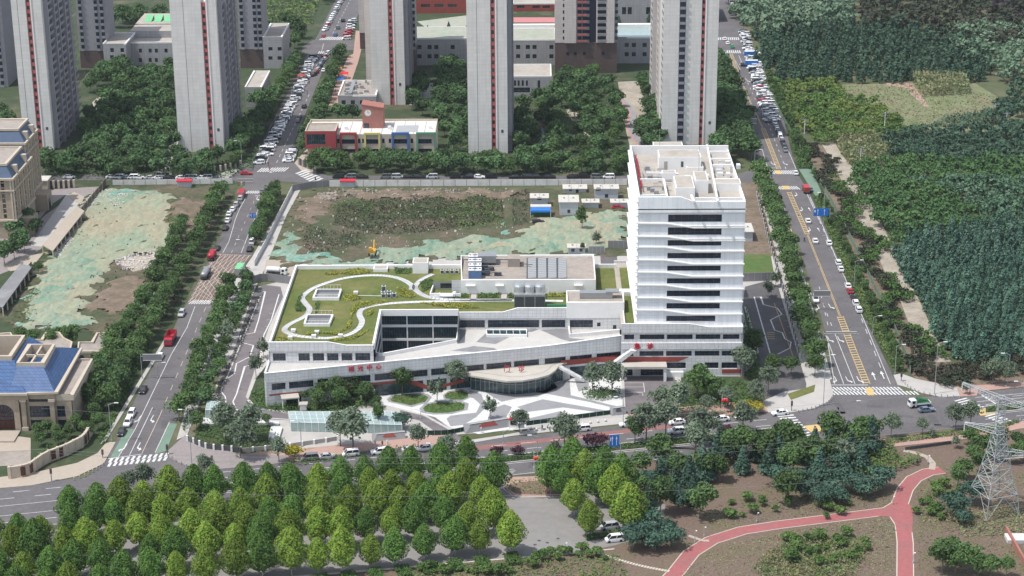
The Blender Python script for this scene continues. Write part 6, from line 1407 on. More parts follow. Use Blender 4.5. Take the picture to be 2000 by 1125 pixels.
signwall('short white sign wall with black curved inlay at the plaza right corner',1194,1222,(812,808),2.0,'metal_dark')
x,y,_=P(1003,833);t=thing('gate_hut','white gate hut at the right end of the red inlaid sign wall','hut',(x,y,0));b=MB();b.box(x-1.2,y-1,0,x+1.2,y+1.2,2.8);b.build('cabin','trim_white',t);b=MB();b.box(x-.8,y-1.05,.9,x+.8,y-1.01,2.2);b.build('window','dark_glass',t);b=MB();b.box(x-1.6,y-1.4,2.8,x+1.6,y+1.6,3.05);b.build('roof','shed_roof',t)
x,y,_=P(593,800);t=thing('gate_hut','small cream hut with flat roof beside the drive below the left wing','hut',(x,y,0));b=MB();b.box(x-.9,y-.8,0,x+.9,y+.8,1.7);b.build('cabin','trim_white',t);b=MB();b.box(x-1.2,y-1.1,1.7,x+1.2,y+1.1,1.95);b.build('roof','cream_panel',t)
for i,(lb,q) in enumerate((('upper pale planter wall left of the ramp canopy',((475,822),(545,828),(545,832),(475,828))),('lower pale planter wall left of the ramp canopy',((530,836),(552,838),(545,862),(524,860))),('pale stone platform below the small glass shelter',((398,820),(420,820),(418,832),(395,832))))):
    pts=[P(x,y)[:2] for x,y in q];b=MB();b.prism(pts,0,.7);o=b.build('planter','white_stone');tag(o,lb,'planter')
# ------------------------------------------------------------------ blue roofed hall (lower left)
bY=P(100,838)[1];bh=thing('blue_roofed_hall','stone hall with bright blue tiled roof and arched door at the lower left','building',(P(0,838)[0],bY,0))
def hx(px,y=800): return PY(px,y,bY)[0]
def hz(py,px=100): return PY(px,py,bY)[2]
hzt=hz(766);Lx=hx(-150)
hs=[(hx(-60)-Lx,hx(-10)-Lx,hz(836),hz(760+15))]
hs2=[]
for p0,p1 in ((58,98),(111,127)):
    for a,c in ((815,793),(840,820)): hs2.append((hx(p0)-hx(40),hx(p1)-hx(40),hz(a),hz(c)))
hs2.append((hx(58)-hx(40),hx(96)-hx(40),hz(785),hz(776)))
wall(bh,'front_wall',(hx(40),bY),(hx(141),bY),0,hz(783,120)+2,hs2,'classic_tile',.5,mull=1.)
# arched door bay (0..40)
b=MB();cxp,rad=hx(8),hx(29)-hx(8);zc=hz(806)
pa=[(cxp+rad*math.cos(a),zc+rad*math.sin(a)) for a in np.linspace(math.pi,0,15)]
out_t=hz(776);Lw,Rw=hx(-30),hx(40);yy=bY-1.2
for (p,q) in zip(pa[:-1],pa[1:]): b.add([(p[0],yy,p[1]),(q[0],yy,q[1]),(q[0],yy,out_t),(p[0],yy,out_t)],[(0,1,2,3)]);b.add([(p[0],yy,p[1]),(q[0],yy,q[1]),(q[0],yy+1.2,q[1]),(p[0],yy+1.2,p[1])],[(3,2,1,0)])
b.add([(Lw-8,yy,0),(pa[0][0],yy,0),(pa[0][0],yy,out_t),(Lw-8,yy,out_t)],[(0,1,2,3)]);b.add([(pa[-1][0],yy,0),(Rw,yy,0),(Rw,yy,out_t),(pa[-1][0],yy,out_t)],[(0,1,2,3)]);b.add([(Rw,yy,0),(Rw,bY+.1,0),(Rw,bY+.1,out_t),(Rw,yy,out_t)],[(0,1,2,3)])
b.build('arch_wall','classic_tile',bh)
b=MB();b.add([(cxp-rad,bY-.3,.1),(cxp+rad,bY-.3,.1),(cxp+rad,bY-.3,zc*.55),(cxp-rad,bY-.3,zc*.55)],[(0,1,2,3)]);b.build('door','door_wood',bh)
b=MB();b.add([(cxp-rad,bY-.3,zc*.55),(cxp+rad,bY-.3,zc*.55)]+[(x_,bY-.3,z_) for x_,z_ in reversed(pa)],[tuple(range(17))]);b.build('fanlight','dark_glass',bh)
b=MB()
for k in range(5): xx=cxp-rad+rad*2*k/4;b.box(xx-.09,bY-.42,.1,xx+.09,bY-.31,zc)
for zz in (zc*.55,zc*.8,zc): b.box(cxp-rad,bY-.43,zz-.1,cxp+rad,bY-.31,zz+.1)
for a in np.linspace(.5,2.6,5): b.tube((cxp,bY-.37,zc),(cxp+rad*math.cos(a),bY-.37,zc+rad*math.sin(a)),.07,4)
b.build('glazing_bar','door_wood',bh)
for px,w_ in ((48,9),(104,9)): b=MB();b.box(hx(px-w_/2),bY-1.0,0,hx(px+w_/2),bY-.01,hz(777));b.build('pilaster','classic_stone',bh);b=MB();b.box(hx(px-w_/2)-.25,bY-1.25,0,hx(px+w_/2)+.25,bY-.02,1.0);b.box(hx(px-w_/2)-.25,bY-1.25,hz(782),hx(px+w_/2)+.25,bY-.02,hz(777));b.build('pilaster_cap','classic_light',bh)
ze=hz(766);xr=hx(109);dep=31
b=MB();b.box(Lx-10,bY-1.4,hz(777),hx(60),bY+2,ze+.0);b.box(hx(50),bY-.8,hz(777),xr+.2,bY+dep,ze-.05);b.build('entablature','classic_stone',bh)
b=MB();b.strip([(Lx-10,bY-1.7),(hx(60),bY-1.7),(hx(60),bY-.9),(xr+.5,bY-.9),(xr+.5,bY+dep)],.8,ze-.1,ze+.5);b.build('cornice','classic_light',bh)
rz=ze+5.2;ri=5.0
e0,e1,f0_,f1_=hx(52),xr+.3,bY-1.0,bY+dep
def wellroof(x0,x1,y0,y1,wx0,wx1,wy0,wy1,zt_):
    b=MB();b.add([(x0,y0,ze+.45),(x1,y0,ze+.45),(x1,y1,ze+.45),(x0,y1,ze+.45),(wx0,wy0,zt_),(wx1,wy0,zt_),(wx1,wy1,zt_),(wx0,wy1,zt_)],[(0,1,5,4),(1,2,6,5),(3,0,4,7)]);b.build('tiled_roof','blue_tile',bh)
    b=MB();b.strip([(wx0,wy0),(wx1,wy0),(wx1,wy1),(wx0,wy1)],.7,ze,zt_+.9,closed=True);b.build('roof_well_wall','classic_light',bh)
    b=MB();b.flat([(wx0,wy0),(wx1,wy0),(wx1,wy1),(wx0,wy1)],ze+.3);b.build('roof_well_floor','classic_brown',bh)
    b=MB();b.strip([((wx0+wx1)/2,wy0),((wx0+wx1)/2,wy1)],.5,zt_-.2,zt_+.5);b.strip([(wx0,(wy0+wy1)/2),(wx1,(wy0+wy1)/2)],.5,zt_-.2,zt_+.5);b.build('cross_beam','classic_light',bh)
w0=P(35,714,rz);w1=P(82,716,rz);w2=P(105,678,rz)
wellroof(e0-4,e1,f0_,f1_,w0[0],w1[0],w0[1],w2[1],rz)
w0b=P(-60,700,rz+.5);w1b=P(20,702,rz+.5);w2b=P(45,662,rz+.5)
b=MB();b.add([(Lx-10,bY-1.6,ze+.5),(hx(56),bY-1.6,ze+.5),(w1b[0]+1,w1b[1],rz+.5),(Lx-10,w1b[1],rz+.5),(w1b[0]+1,w2b[1]+2,rz+.5),(hx(56)+1.0,w2b[1]+2,ze+2)],[(0,1,2,3),(1,5,4,2)]);b.build('tiled_roof','blue_tile',bh)
b=MB();b.strip([(w0b[0],w1b[1]),(w1b[0],w1b[1]),(w1b[0],w2b[1]),(w0b[0],w2b[1])],.8,ze,rz+1.6,closed=True);b.build('roof_well_wall','classic_light',bh);b=MB();b.flat([(w0b[0],w1b[1]),(w1b[0],w1b[1]),(w1b[0],w2b[1]),(w0b[0],w2b[1])],ze+.6);b.build('roof_well_floor','classic_brown',bh)
# right lower wing
zw_=hz(786,130)+2.0;xw=hx(142)
b=MB();b.box(hx(106),bY+.02,zw_-.7,xw,bY+26,zw_-.4);b.build('wing_roof','roof_stain',bh);b=MB();b.strip([(hx(110),bY+.1),(xw,bY+.1),(xw,bY+26),(hx(110),bY+26)],.6,zw_-1.4,zw_+.2);b.build('wing_parapet','classic_light',bh)
wall(bh,'side_wall',(xw+.05,bY),(xw+.05,bY+26),0,zw_-.9,[(9,10,5.5,7.2),(11,12,5.0,7.8)],'classic_tile',.3)
b=MB();b.box(hx(109),bY,0,xr,bY+dep,ze-.1);b.build('core_wall','classic_stone',bh)
b=MB();x,y,_=P(15,862);b.box(Lx-10,bY-9,0,hx(40),bY-2,.5);b.build('front_steps','cream_paving',bh)
ground('water_garden',[(-100,885),(60,880),(60,908),(-100,915)],.04,'roof_stain')
# curved wall with wooden panels and small flat pavilions
b_=panel_wall('garden_wall','tall cream curved wall with brown panels at the lower left corner',[(20,935),(55,930),(90,905),(130,890),(165,872),(178,850)],3.4,12,'classic_light','classic_light','wall',.8,.7)
for fr in (.1,.17,.45,.52,.80,.87):
    pts_=[Vector(P(*p)[:2]) for p in [(20,935),(55,930),(90,905),(130,890),(165,872),(178,850)]];tot=sum((c-a).length for a,c in zip(pts_[:-1],pts_[1:]));s=fr*tot
    for a,c in zip(pts_[:-1],pts_[1:]):
        L=(c-a).length
        if s <= L: p=a+(c-a)*s/L;d=(c-a).normalized();n=Vector((d.y,-d.x));q=p+n*.45;bb=MB();bb.obox((q.x,q.y),(d.x,d.y),1.3,.12,.6,3.0);bb.build('wood_panel','door_wood',b_);break
        s -= L
for lb,q,h in (('stepped roof pavilion of pale render behind the blue roofed hall',[(58,678),(63,663),(82,663),(90,649),(115,649),(124,660),(140,668),(135,688),(60,688)],4),('stepped roof pavilion of pale render right of the blue roofed hall',[(152,686),(154,668),(180,668),(190,650),(215,650),(222,662),(255,662),(250,686)],4),('pale stepped pavilion roof at the left edge below the netting',[(-60,655),(20,650),(30,665),(15,680),(-60,685)],4)):
    pts=[P(x,y,h)[:2] for x,y in q];t=thing('pavilion',lb,'building',(pts[0][0],pts[0][1],0));b=MB();b.prism(pts,0,h-.5);b.build('wall','classic_light',t);b=MB();b.flat(pts,h-.45);b.build('roof','roof_stain',t);b=MB();b.strip(pts,.5,h-.6,h+.1,closed=True);b.build('parapet','classic_light',t)
    i0=min(range(len(pts)),key=lambda i: pts[i][1]);xs_=[p[0] for p in pts];ym=min(p[1] for p in pts);b=MB()
    for k in range(3): xx=min(xs_)+1.5+k*3.5;b.box(xx,ym-.06,.9,xx+1.4,ym-.02,2.8)
    b.build('window','dark_glass',t)
# gate house of mansard estate
x,y,_=P(75,372);t=thing('gate_house','small cream gate house beside the mansard flats','building',(x,y,0));b=MB();b.box(x-1,y,0,x+3.5,y+6,3.6);b.build('wall','classic_light',t);b=MB();b.box(x-1.3,y-.3,3.6,x+3.8,y+6.3,3.9);b.build('roof','shed_roof',t)
panel_wall('estate_gate','cream piered estate gate with dark railings near the mansard flats',[(96,368),(118,368),(145,366)],3,5,'metal_dark','classic_light','gate',.8,.06)
panel_wall('estate_gate','white piered railing gate at the school street corner',[(584,322),(596,328),(612,332)],3,3,'metal_dark','classic_light','gate',.7,.06)
panel_wall('estate_gate','pale piered estate wall left of the far junction',[(395,338),(430,336),(470,326)],2.6,7,'metal_dark','classic_light','gate',.7,.06)
# red roofed kiosks
for lb,px,py in (('red roofed kiosk beside the far street behind the west plot',361,364),('red roofed kiosk by the white hoarding below the school',680,364)):
    x,y,_=P(px,py);t=thing('kiosk',lb,'kiosk',(x,y,0));b=MB();b.box(x-2.5,y-1.2,0,x+2.5,y+1.2,2.2);b.build('cabin','shed_wall',t);b=MB();b.box(x-2.9,y-1.6,2.2,x+2.9,y+1.6,2.5);b.build('roof','sign_red',t)
# ------------------------------------------------------------------ site sheds
def shed(label,xl,xr_,yb,yt,depth,win=(),m='shed_wall',ov=.4,name='site_cabin'):
    A,B=P(xl,yb),P(xr_,yb);Y=A[1];zt_=PY((xl+xr_)/2,yt,Y)[2];t=thing(name,label,'cabin',(A[0],Y,0),'cabins on the building site');b=MB();b.box(A[0],Y,0,B[0],Y+depth,zt_-.25);b.build('cabin',m,t)
    b=MB();b.box(A[0]-ov,Y-ov,zt_-.25,B[0]+ov,Y+depth+ov,zt_);rf=b.build('roof','shed_roof',t)
    b=MB();k=max(2,int((B[0]-A[0])/2.2))
    for i in range(1,k): xx=A[0]+(B[0]-A[0])*i/k;b.box(xx-.06,Y-ov,zt_,xx+.06,Y+depth+ov,zt_+.05)
    b.build('roof_rib','metal_grey',rf)
    for f,a,c,w_ in win: b=MB();x=A[0]+(B[0]-A[0])*f;b.box(x-w_/2,Y-.05,a,x+w_/2,Y-.01,c);b.build('window','dark_glass',t)
    for i in range(2): x=A[0]+(B[0]-A[0])*(.25+.5*i);b=MB();b.box(x-.3,Y+depth*.5,zt_,x+.3,Y+depth*.5+.6,zt_+.35);b.build('roof_vent','metal_grey',t)
    return t
shed('two storey site cabin at the far hoarding, left of the pair',1101,1145,378,368,5,[(.3,1,2,1),(.6,.2,2,1)])
shed('two storey site cabin at the far hoarding nearest the white tower',1162,1207,390,368,5,[(.15,3.4,4.6,1.6),(.5,.8,2.1,1.2)])
shed('two storey site cabin with blue canopy at its foot',1037,1070,406,386,5,[(.5,3,4,1.5)])
shed('tallest two storey site cabin with cream roof in the middle of the row',1093,1129,421,394,8,[(.5,1,2.2,1)])
shed('single storey site cabin with ribbed white roof right of the poplar',1138,1169,408,395,4)
shed('single storey site cabin close to the left face of the white tower',1194,1226,407,395,4)
shed('small paired cabin with two crossed windows behind the low roof block',1110,1143,497,483,3.6,[(.27,1,2.1,1.1),(.75,1,2.1,1.1)])
shed('bright white cabin half hidden behind the right side of the white tower',1440,1470,472,452,9)
x,y,_=P(1036,426);t=thing('market_canopy','blue canopy over a dark parking bay beside the site cabins','canopy',(x,y,0));b=MB();b.add([(x,y-.5,3.0),(x+7.2,y-.5,3.0),(x+7.2,y+2,3.4),(x,y+2,3.4)],[(0,1,2,3)]);b.add([(x,y-.6,2.3),(x+7.2,y-.6,2.3),(x+7.2,y-.5,3.0),(x,y-.5,3.0)],[(0,1,2,3)]);b.build('blue_awning','tarp_blue',t);b=MB();b.box(x,y+2,0,x+7.2,y+2.1,2.4);b.build('back_screen','tarp_green',t);b=MB();b.box(x,y+2,3.4,x+7.4,y+5,3.6);b.build('roof','shed_roof',t)
for xx in (x,x+7.2): b=MB();b.tube((xx,y-.5,0),(xx,y-.5,3),.08,5);b.build('post','metal_white',t)
for lb,px,py,m_ in (('orange market umbrella beside the parked cars of the far street',660,143,'orange'),('red market tent nearest the shop block wall',672,153,'flag_red'),('orange red market stall left of the red tent',652,156,'orange'),('blue covered stall at the corner of the shop block',664,163,'tarp_blue'),('red stall on the left kerb of the far street',589,157,'brick_red')):
    x,y,_=P(px,py);t=thing('market_stall',lb,'stall',(x,y,0));b=MB();b.add([(x-2,y-2,2.3),(x+2,y-2,2.3),(x+2,y+2,2.3),(x-2,y+2,2.3),(x,y,3.4)],[(0,1,4),(1,2,4),(2,3,4),(3,0,4)]);b.build('canopy',m_,t);b=MB()
    for sx_ in (-1.8,1.8):
        for sy_ in (-1.8,1.8): b.tube((x+sx_,y+sy_,0),(x+sx_,y+sy_,2.3),.06,4)
    b.build('posts','metal_white',t);b=MB();b.box(x-1.4,y-1,0,x+1.4,y+.2,.9);b.build('counter','shed_wall',t)
# ================================================================== VEHICLES
def car_mesh(kind):
    """profile loft -> dict of meshes (front is +x)"""
    L,W,Hh,belt={'sedan': (4.7,1.8,1.45,.92),'suv': (4.6,1.86,1.7,1.02),'van': (4.5,1.7,1.85,1.05)}[kind]
    st={'sedan': [(-.5,.35,.80,.80),(-.47,.25,.93,.92),(-.3,.22,.95,1),(.15,.22,.92,1),(.42,.25,.80,.96),(.49,.3,.66,.86),(.5,.38,.55,.8)],
          'suv': [(-.5,.4,.95,.84),(-.47,.3,1.05,.94),(-.3,.25,1.06,1),(.15,.25,1.03,1),(.42,.28,.95,.97),(.49,.35,.78,.88),(.5,.42,.65,.82)],
          'van': [(-.5,.35,1.05,.9),(-.48,.25,1.1,.97),(-.3,.22,1.1,1),(.2,.22,1.05,1),(.44,.25,.88,.95),(.49,.32,.7,.88),(.5,.4,.6,.82)]}[kind]
    b=MB();vs=[]
    for x,z0,z1,ws in st:
        w_=W/2*ws;vs += [(x*L,-w_,z0),(x*L,-w_*1.0,z0+(z1-z0)*.6),(x*L,-w_*.93,z1),(x*L,w_*.93,z1),(x*L,w_,z0+(z1-z0)*.6),(x*L,w_,z0)]
    n=len(st);fs=[(a*6+i,a*6+(i+1) % 6,(a+1)*6+(i+1) % 6,(a+1)*6+i) for a in range(n-1) for i in range(6)]+[tuple(range(5,-1,-1)),tuple(range((n-1)*6,n*6))]
    b.add(vs,[tuple(reversed(f)) for f in fs]);body=b.mesh('body','car_paint')
    cab={'sedan': (-.40,.20,-.26,.06),'suv': (-.47,.22,-.42,.08),'van': (-.48,.36,-.45,.2)}[kind]
    zb,zt=belt-.03,Hh-.05;wb,wt=W/2*.93,W/2*.72 if kind != 'van' else W/2*.82;xb0,xb1,xt0,xt1=[c*L for c in cab]
    g=MB();g.add([(xb0,-wb,zb),(xb1,-wb,zb),(xb1,wb,zb),(xb0,wb,zb),(xt0,-wt,zt),(xt1,-wt,zt),(xt1,wt,zt),(xt0,wt,zt)],[(0,1,5,4),(1,2,6,5),(2,3,7,6),(3,0,4,7),(4,5,6,7)]);glass=g.mesh('windows','car_glass')
    r=MB();r.add([(xt0,-wt,zt),(xt1,-wt,zt),(xt1,wt,zt),(xt0,wt,zt),(xt0+.1,-wt+.1,zt+.06),(xt1-.12,-wt+.1,zt+.06),(xt1-.12,wt-.1,zt+.06),(xt0+.1,wt-.1,zt+.06)],[(0,1,5,4),(1,2,6,5),(2,3,7,6),(3,0,4,7),(4,5,6,7)])
    for xb_,xt_ in ((xb0,xt0),(xb1,xt1),((xb0+xb1)/2,(xt0+xt1)/2)):
        for s in (-1,1): r.tube((xb_,s*wb*1.0,zb),(xt_,s*wt*1.01,zt),.055,4)
    roof=r.mesh('roof','car_paint')
    wq=MB()
    def wheel(q,x,y): 
        n_=10;q.add([(x+.33*math.cos(2*math.pi*i/n_),y+s,.33+.33*math.sin(2*math.pi*i/n_)) for s in (-.1,.1) for i in range(n_)],[(i,(i+1) % n_,n_+(i+1) % n_,n_+i) for i in range(n_)]+[tuple(range(n_)),tuple(reversed(range(n_,2*n_)))])
    wheel(wq,0,0);wme=wq.mesh('wheel','tyre')
    pos=[(x*L,y*(W/2-.1)) for x in (-.31,.32) for y in (-1,1)]
    h=MB();h.box(-.06,-.18,-.07,.06,.18,.07);hl=h.mesh('headlight','lamp_white');h=MB();h.box(-.05,-.16,-.08,.05,.16,.08);tl=h.mesh('tail_light','lamp_red')
    # one piece far version with slots
    far=MB()
    def absorb(me_b,slot): far.cur=slot;far.add(me_b.v,me_b.f)
    absorb(b,0);absorb(r,0);absorb(g,1);ww=MB();[wheel(ww,*p) for p in pos];absorb(ww,2);farm=far.mesh('car_'+kind,['car_paint','car_glass','tyre'])
    return dict(body=body,windows=glass,roof=roof,wheel=wme,pos=pos,hl=hl,tl=tl,L=L,W=W,far=farm,lz=st[-2][2])
CARS={k: car_mesh(k) for k in ('sedan','suv','van')}
CC={'white': (.82,.82,.83),'silver': (.45,.46,.48),'grey': (.16,.17,.18),'black': (.018,.018,.022),'red': (.40,.02,.03),'blue': (.04,.10,.28),'beige': (.45,.40,.32),'slate': (.14,.18,.24),'green': (.05,.30,.14)}
def car(kind,col,x,y,ang,label,group=None,near=True,name='parked_car',z=.03):
    c=CARS[kind];colr=(*CC[col],1)
    if not near:
        o=link(bpy.data.objects.new(name,c['far']));o.location=(x,y,z);o.rotation_euler.z=ang;o.color=colr;return tag(o,label,'car' if kind != 'van' else 'van',group)
    t=thing(name,label,'car' if kind != 'van' else 'van',(x,y,z),group,ang)
    for k in ('body','windows','roof'): o=link(bpy.data.objects.new(k,c[k]),t);o.color=colr
    for p in c['pos']: o=link(bpy.data.objects.new('wheel',c['wheel']),t);o.location=(p[0],p[1],0)
    for s in (-1,1):
        o=link(bpy.data.objects.new('headlight',c['hl']),t);o.location=(c['L']*.485,s*c['W']*.33,c['lz']-.02);o=link(bpy.data.objects.new('tail_light',c['tl']),t);o.location=(-c['L']*.485,s*c['W']*.36,.78)
    return t
def ang(p,q): a,c=P(*p),P(*q);return math.atan2(c[1]-a[1],c[0]-a[0])
EW=ang((1000,853),(1400,815));NSl=ang((264,780),(367,588));NSr=ang((1693,750),(1577,458))
for kind,col,px,py,a,lb in (
    ('suv','white',1137,841,EW+math.pi,'white SUV on the red lane in front of the plaza fence'),
    ('sedan','white',1226,832,EW+math.pi,'white saloon parked before the white wall with black curve'),
    ('sedan','white',1322,828,EW+math.pi,'white saloon under the trees, first of the kerb row right of the forecourt'),
    ('suv','white',1363,825,EW+math.pi,'white SUV, second of the kerb row right of the emergency forecourt'),
    ('sedan','white',1408,822,EW+math.pi,'white saloon, third of the kerb row right of the emergency forecourt'),
    ('sedan','white',1450,818,EW+math.pi,'white saloon half hidden by a shrub at the kerb row end'),
    ('suv','white',1321,846,EW+math.pi,'white SUV driving behind the median willow'),
    ('sedan','white',1523,810,EW+math.pi,'white saloon waiting by the left zebra of the right junction'),
    ('sedan','white',828,879,EW+math.pi,'white saloon at the mouth of the plaza drive'),
    ('sedan','silver',802,882,EW,'silver saloon just left of the plaza drive mouth'),
    ('suv','white',741,886,EW+math.pi,'white SUV below the left front pavement'),
    ('van','white',685,890,EW+math.pi,'white van below the big silver leafed trees'),
    ('sedan','silver',640,895,EW,'silver saloon behind the foremost green trees of the front road'),
    ('van','grey',605,898,EW+math.pi,'dark van at the left end of the front kerb'),
    ('van','grey',970,922,EW,'grey minivan driving on the near carriageway'),
    ('van','silver',949,952,EW+math.pi/2,'silver van leaving the concrete car park'),
    ('sedan','slate',1809,804,EW,'blue grey saloon crossing the junction behind the light lorry'),
    ('van','white',1200,1057,EW+math.pi,'white van parked at the near right corner of the car park'),
    ('van','silver',1190,1033,EW+math.pi,'silver minibus parked between the trees of the car park'),
    ('suv','white',257,812,NSl+math.pi,'white SUV with roof window parked low on the left road'),
    ('suv','white',250,829,NSl+math.pi,'white car parked close behind the black one on the left road'),
    ('sedan','black',238,847,NSl+math.pi,'black saloon parked nearest the left zebra crossing'),
    ('sedan','black',280,765,NSl+math.pi,'black saloon parked under trees halfway up the left road'),
    ('sedan','white',313,700,NSl+math.pi,'white and blue police saloon on the left road'),
    ('suv','silver',355,616,NSl+math.pi,'silver SUV parked just before the middle zebra of the left road'),
    ('sedan','white',448,420,NSl,'white saloon, fourth parked below the far left road zebra'),
    ('suv','silver',462,402,NSl,'silver SUV, third parked below the far left road zebra'),
    ('suv','silver',470,390,NSl,'silver estate car, second parked below the far left road zebra'),
    ('sedan','white',455,411,NSl,'white hatchback squeezed into the left road row'),
    ('sedan','white',445,433,NSl,'white saloon parked above the dark one on the left road'),
    ('sedan','black',440,448,NSl,'dark saloon parked above the red lorry on the left road'),
    ('sedan','black',424,487,NSl,'black car parked right above the red cement lorry'),
    ('sedan','black',488,489,NSl,'black saloon at the right kerb below the small white van'),
    ('van','white',493,475,NSl,'small white van behind the green lorry'),
    ('sedan','grey',513,376,NSl,'dark saloon crossing the far left road zebra'),
    ('sedan','red',481,341,0.05,'red saloon turning at the school street corner'),
    ('sedan','black',420,356,0,'black saloon by the hoarding left of the far junction'),
    ('sedan','white',1578,434,NSr,'white saloon driving away, higher of two beside the yellow line'),
    ('sedan','white',1592,473,NSr,'white saloon driving away, lower of two beside the yellow line'),
    ('sedan','white',1619,477,NSr,'white saloon parked alone in the right kerb bays'),
    ('suv','white',1637,516,NSr,'white SUV, upper of the pair in the right kerb bays'),
    ('sedan','white',1642,528,NSr,'white saloon, lower of the pair in the right kerb bays'),
    ('sedan','white',1656,561,NSr,'white saloon parked above the red one in the right bays'),
    ('sedan','red',1660,571,NSr,'bright red saloon parked in the right kerb bays'),
    ('sedan','black',1667,584,NSr,'black saloon parked below the red one in the right bays'),
    ('suv','white',1671,595,NSr,'white SUV parked second from the bottom of the right bays'),
    ('suv','white',1677,608,NSr,'white SUV parked at the bottom end of the right bays'),
    ('suv','white',1593,588,NSr+math.pi,'white SUV under the grey lane sign on the right road'),
    ('sedan','white',1554,340,NSr,'white saloon on the upper zebra of the right road'),
    ('sedan','white',136,348,0.02,'white saloon in the street behind the mansard flats'),
    ('sedan','white',219,348,0.02,'white saloon in the far street left of the white hoarding'),
    ('suv','black',1052,437,0.2,'black SUV parked before the blue canopy on the site'),
    ('sedan','red',1207,408,0.1,'dark red car beside the last site cabin')):
    x,y,_=P(px,py);car(kind,col,x,y,a,lb,near=py > 430 or px > 1500)
# rows of parked cars (far)
def row(p,q,n,a,where,cols,kinds=('sedan','suv','sedan','van'),skip=(),jit=.25,group=None):
    A,B=P(*p),P(*q);k=0
    for i in range(n):
        if i in skip: continue
        t=(i+.5)/n;x,y=A[0]+(B[0]-A[0])*t+rnd.uniform(-jit,jit),A[1]+(B[1]-A[1])*t+rnd.uniform(-.1,.1);k += 1
        c_=cols[rnd.randrange(len(cols))];kd=kinds[rnd.randrange(len(kinds))]
        car(kd,c_,x,y,a+rnd.uniform(-.05,.05)+(math.pi if rnd.random() < .5 else 0),f'{c_} {dict(sedan="saloon", suv="SUV", van="van")[kd]}, {nth(k)} from the near end of {where}',group or f'cars parked in {where}',near=False)
WC=['white']*10+['silver','grey','black','silver','black','grey','slate','red']
row((503,322),(570,207),38,.15,'the angled row left of school street',WC,jit=.4)
row((520,308),(577,190),16,.15,'the outer left row of school street',WC,jit=.4)
row((562,318),(572,292),8,.1,'the short right row of school street',['white','silver','black','black','grey'])
row((575,198),(612,112),24,.15,'the upper left row by the market',WC,jit=.5)
row((612,150),(640,105),12,1.2,'the row beside the market stalls',WC)
row((634,62),(668,0),14,1.2,'the top left roadside row',WC)
row((676,80),(690,40),8,.2,'the row right of the top crossing',WC)
row((1535,298),(1512,240),12,NSr,'the right kerb row above the upper zebra',['white','black','grey','white','silver'])
row((1504,240),(1468,128),38,.05,'the packed right row of the right road',WC,jit=.6)
row((1516,238),(1478,128),30,.05,'the outer packed row by the screen fence',WC,jit=.5)
row((1468,118),(1452,60),18,.0,'the row beside the blue boards',WC,jit=.8)
row((1428,150),(1408,100),12,.0,'the left row beside the tower',WC)
row((1458,220),(1446,190),7,NSr,'the left kerb under the dark trees',WC)
row((1440,30),(1420,-8),9,NSr,'the top right roadside row',WC)
row((650,348),(1200,348),24,.0,'the street row behind the white hoarding',['white','grey','black','silver','black'],skip=(3,9,14,19))
row((230,349),(410,350),15,.0,'the street row behind the west plot',WC,skip=(4,9))
for kd,c_,px,py,lb in (('sedan','green',1430,93,'green taxi crossing at the top of the right road'),('sedan','white',1415,78,'white saloon on the top zebra of the right road'),('sedan','black',1450,128,'black saloon above the yellow hatching of the right road'),('sedan','grey',1442,148,'grey saloon below the black one on the upper right road'),('suv','black',594,210,'black SUV driving up school street, upper of three'),('suv','black',585,232,'black SUV on school street, middle of three'),('sedan','grey',582,238,'dark saloon on school street, lowest of three'),('sedan','white',632,139,'white saloon entering the market row'),('suv','grey',660,56,'dark SUV at the head of the top road'),('suv','black',670,42,'black SUV driving up the top road'),('sedan','blue',655,70,'blue saloon just above the top crossing'),('sedan','red',632,72,'red car left of the top crossing'),('sedan','white',1421,86,'white saloon beside the green taxi'),('sedan','grey',1582,372,'dark pickup like car at the right road edge')):
    x,y,_=P(px,py);car(kd,c_,x,y,NSr if px > 1000 else NSl,lb,near=False,name='car')
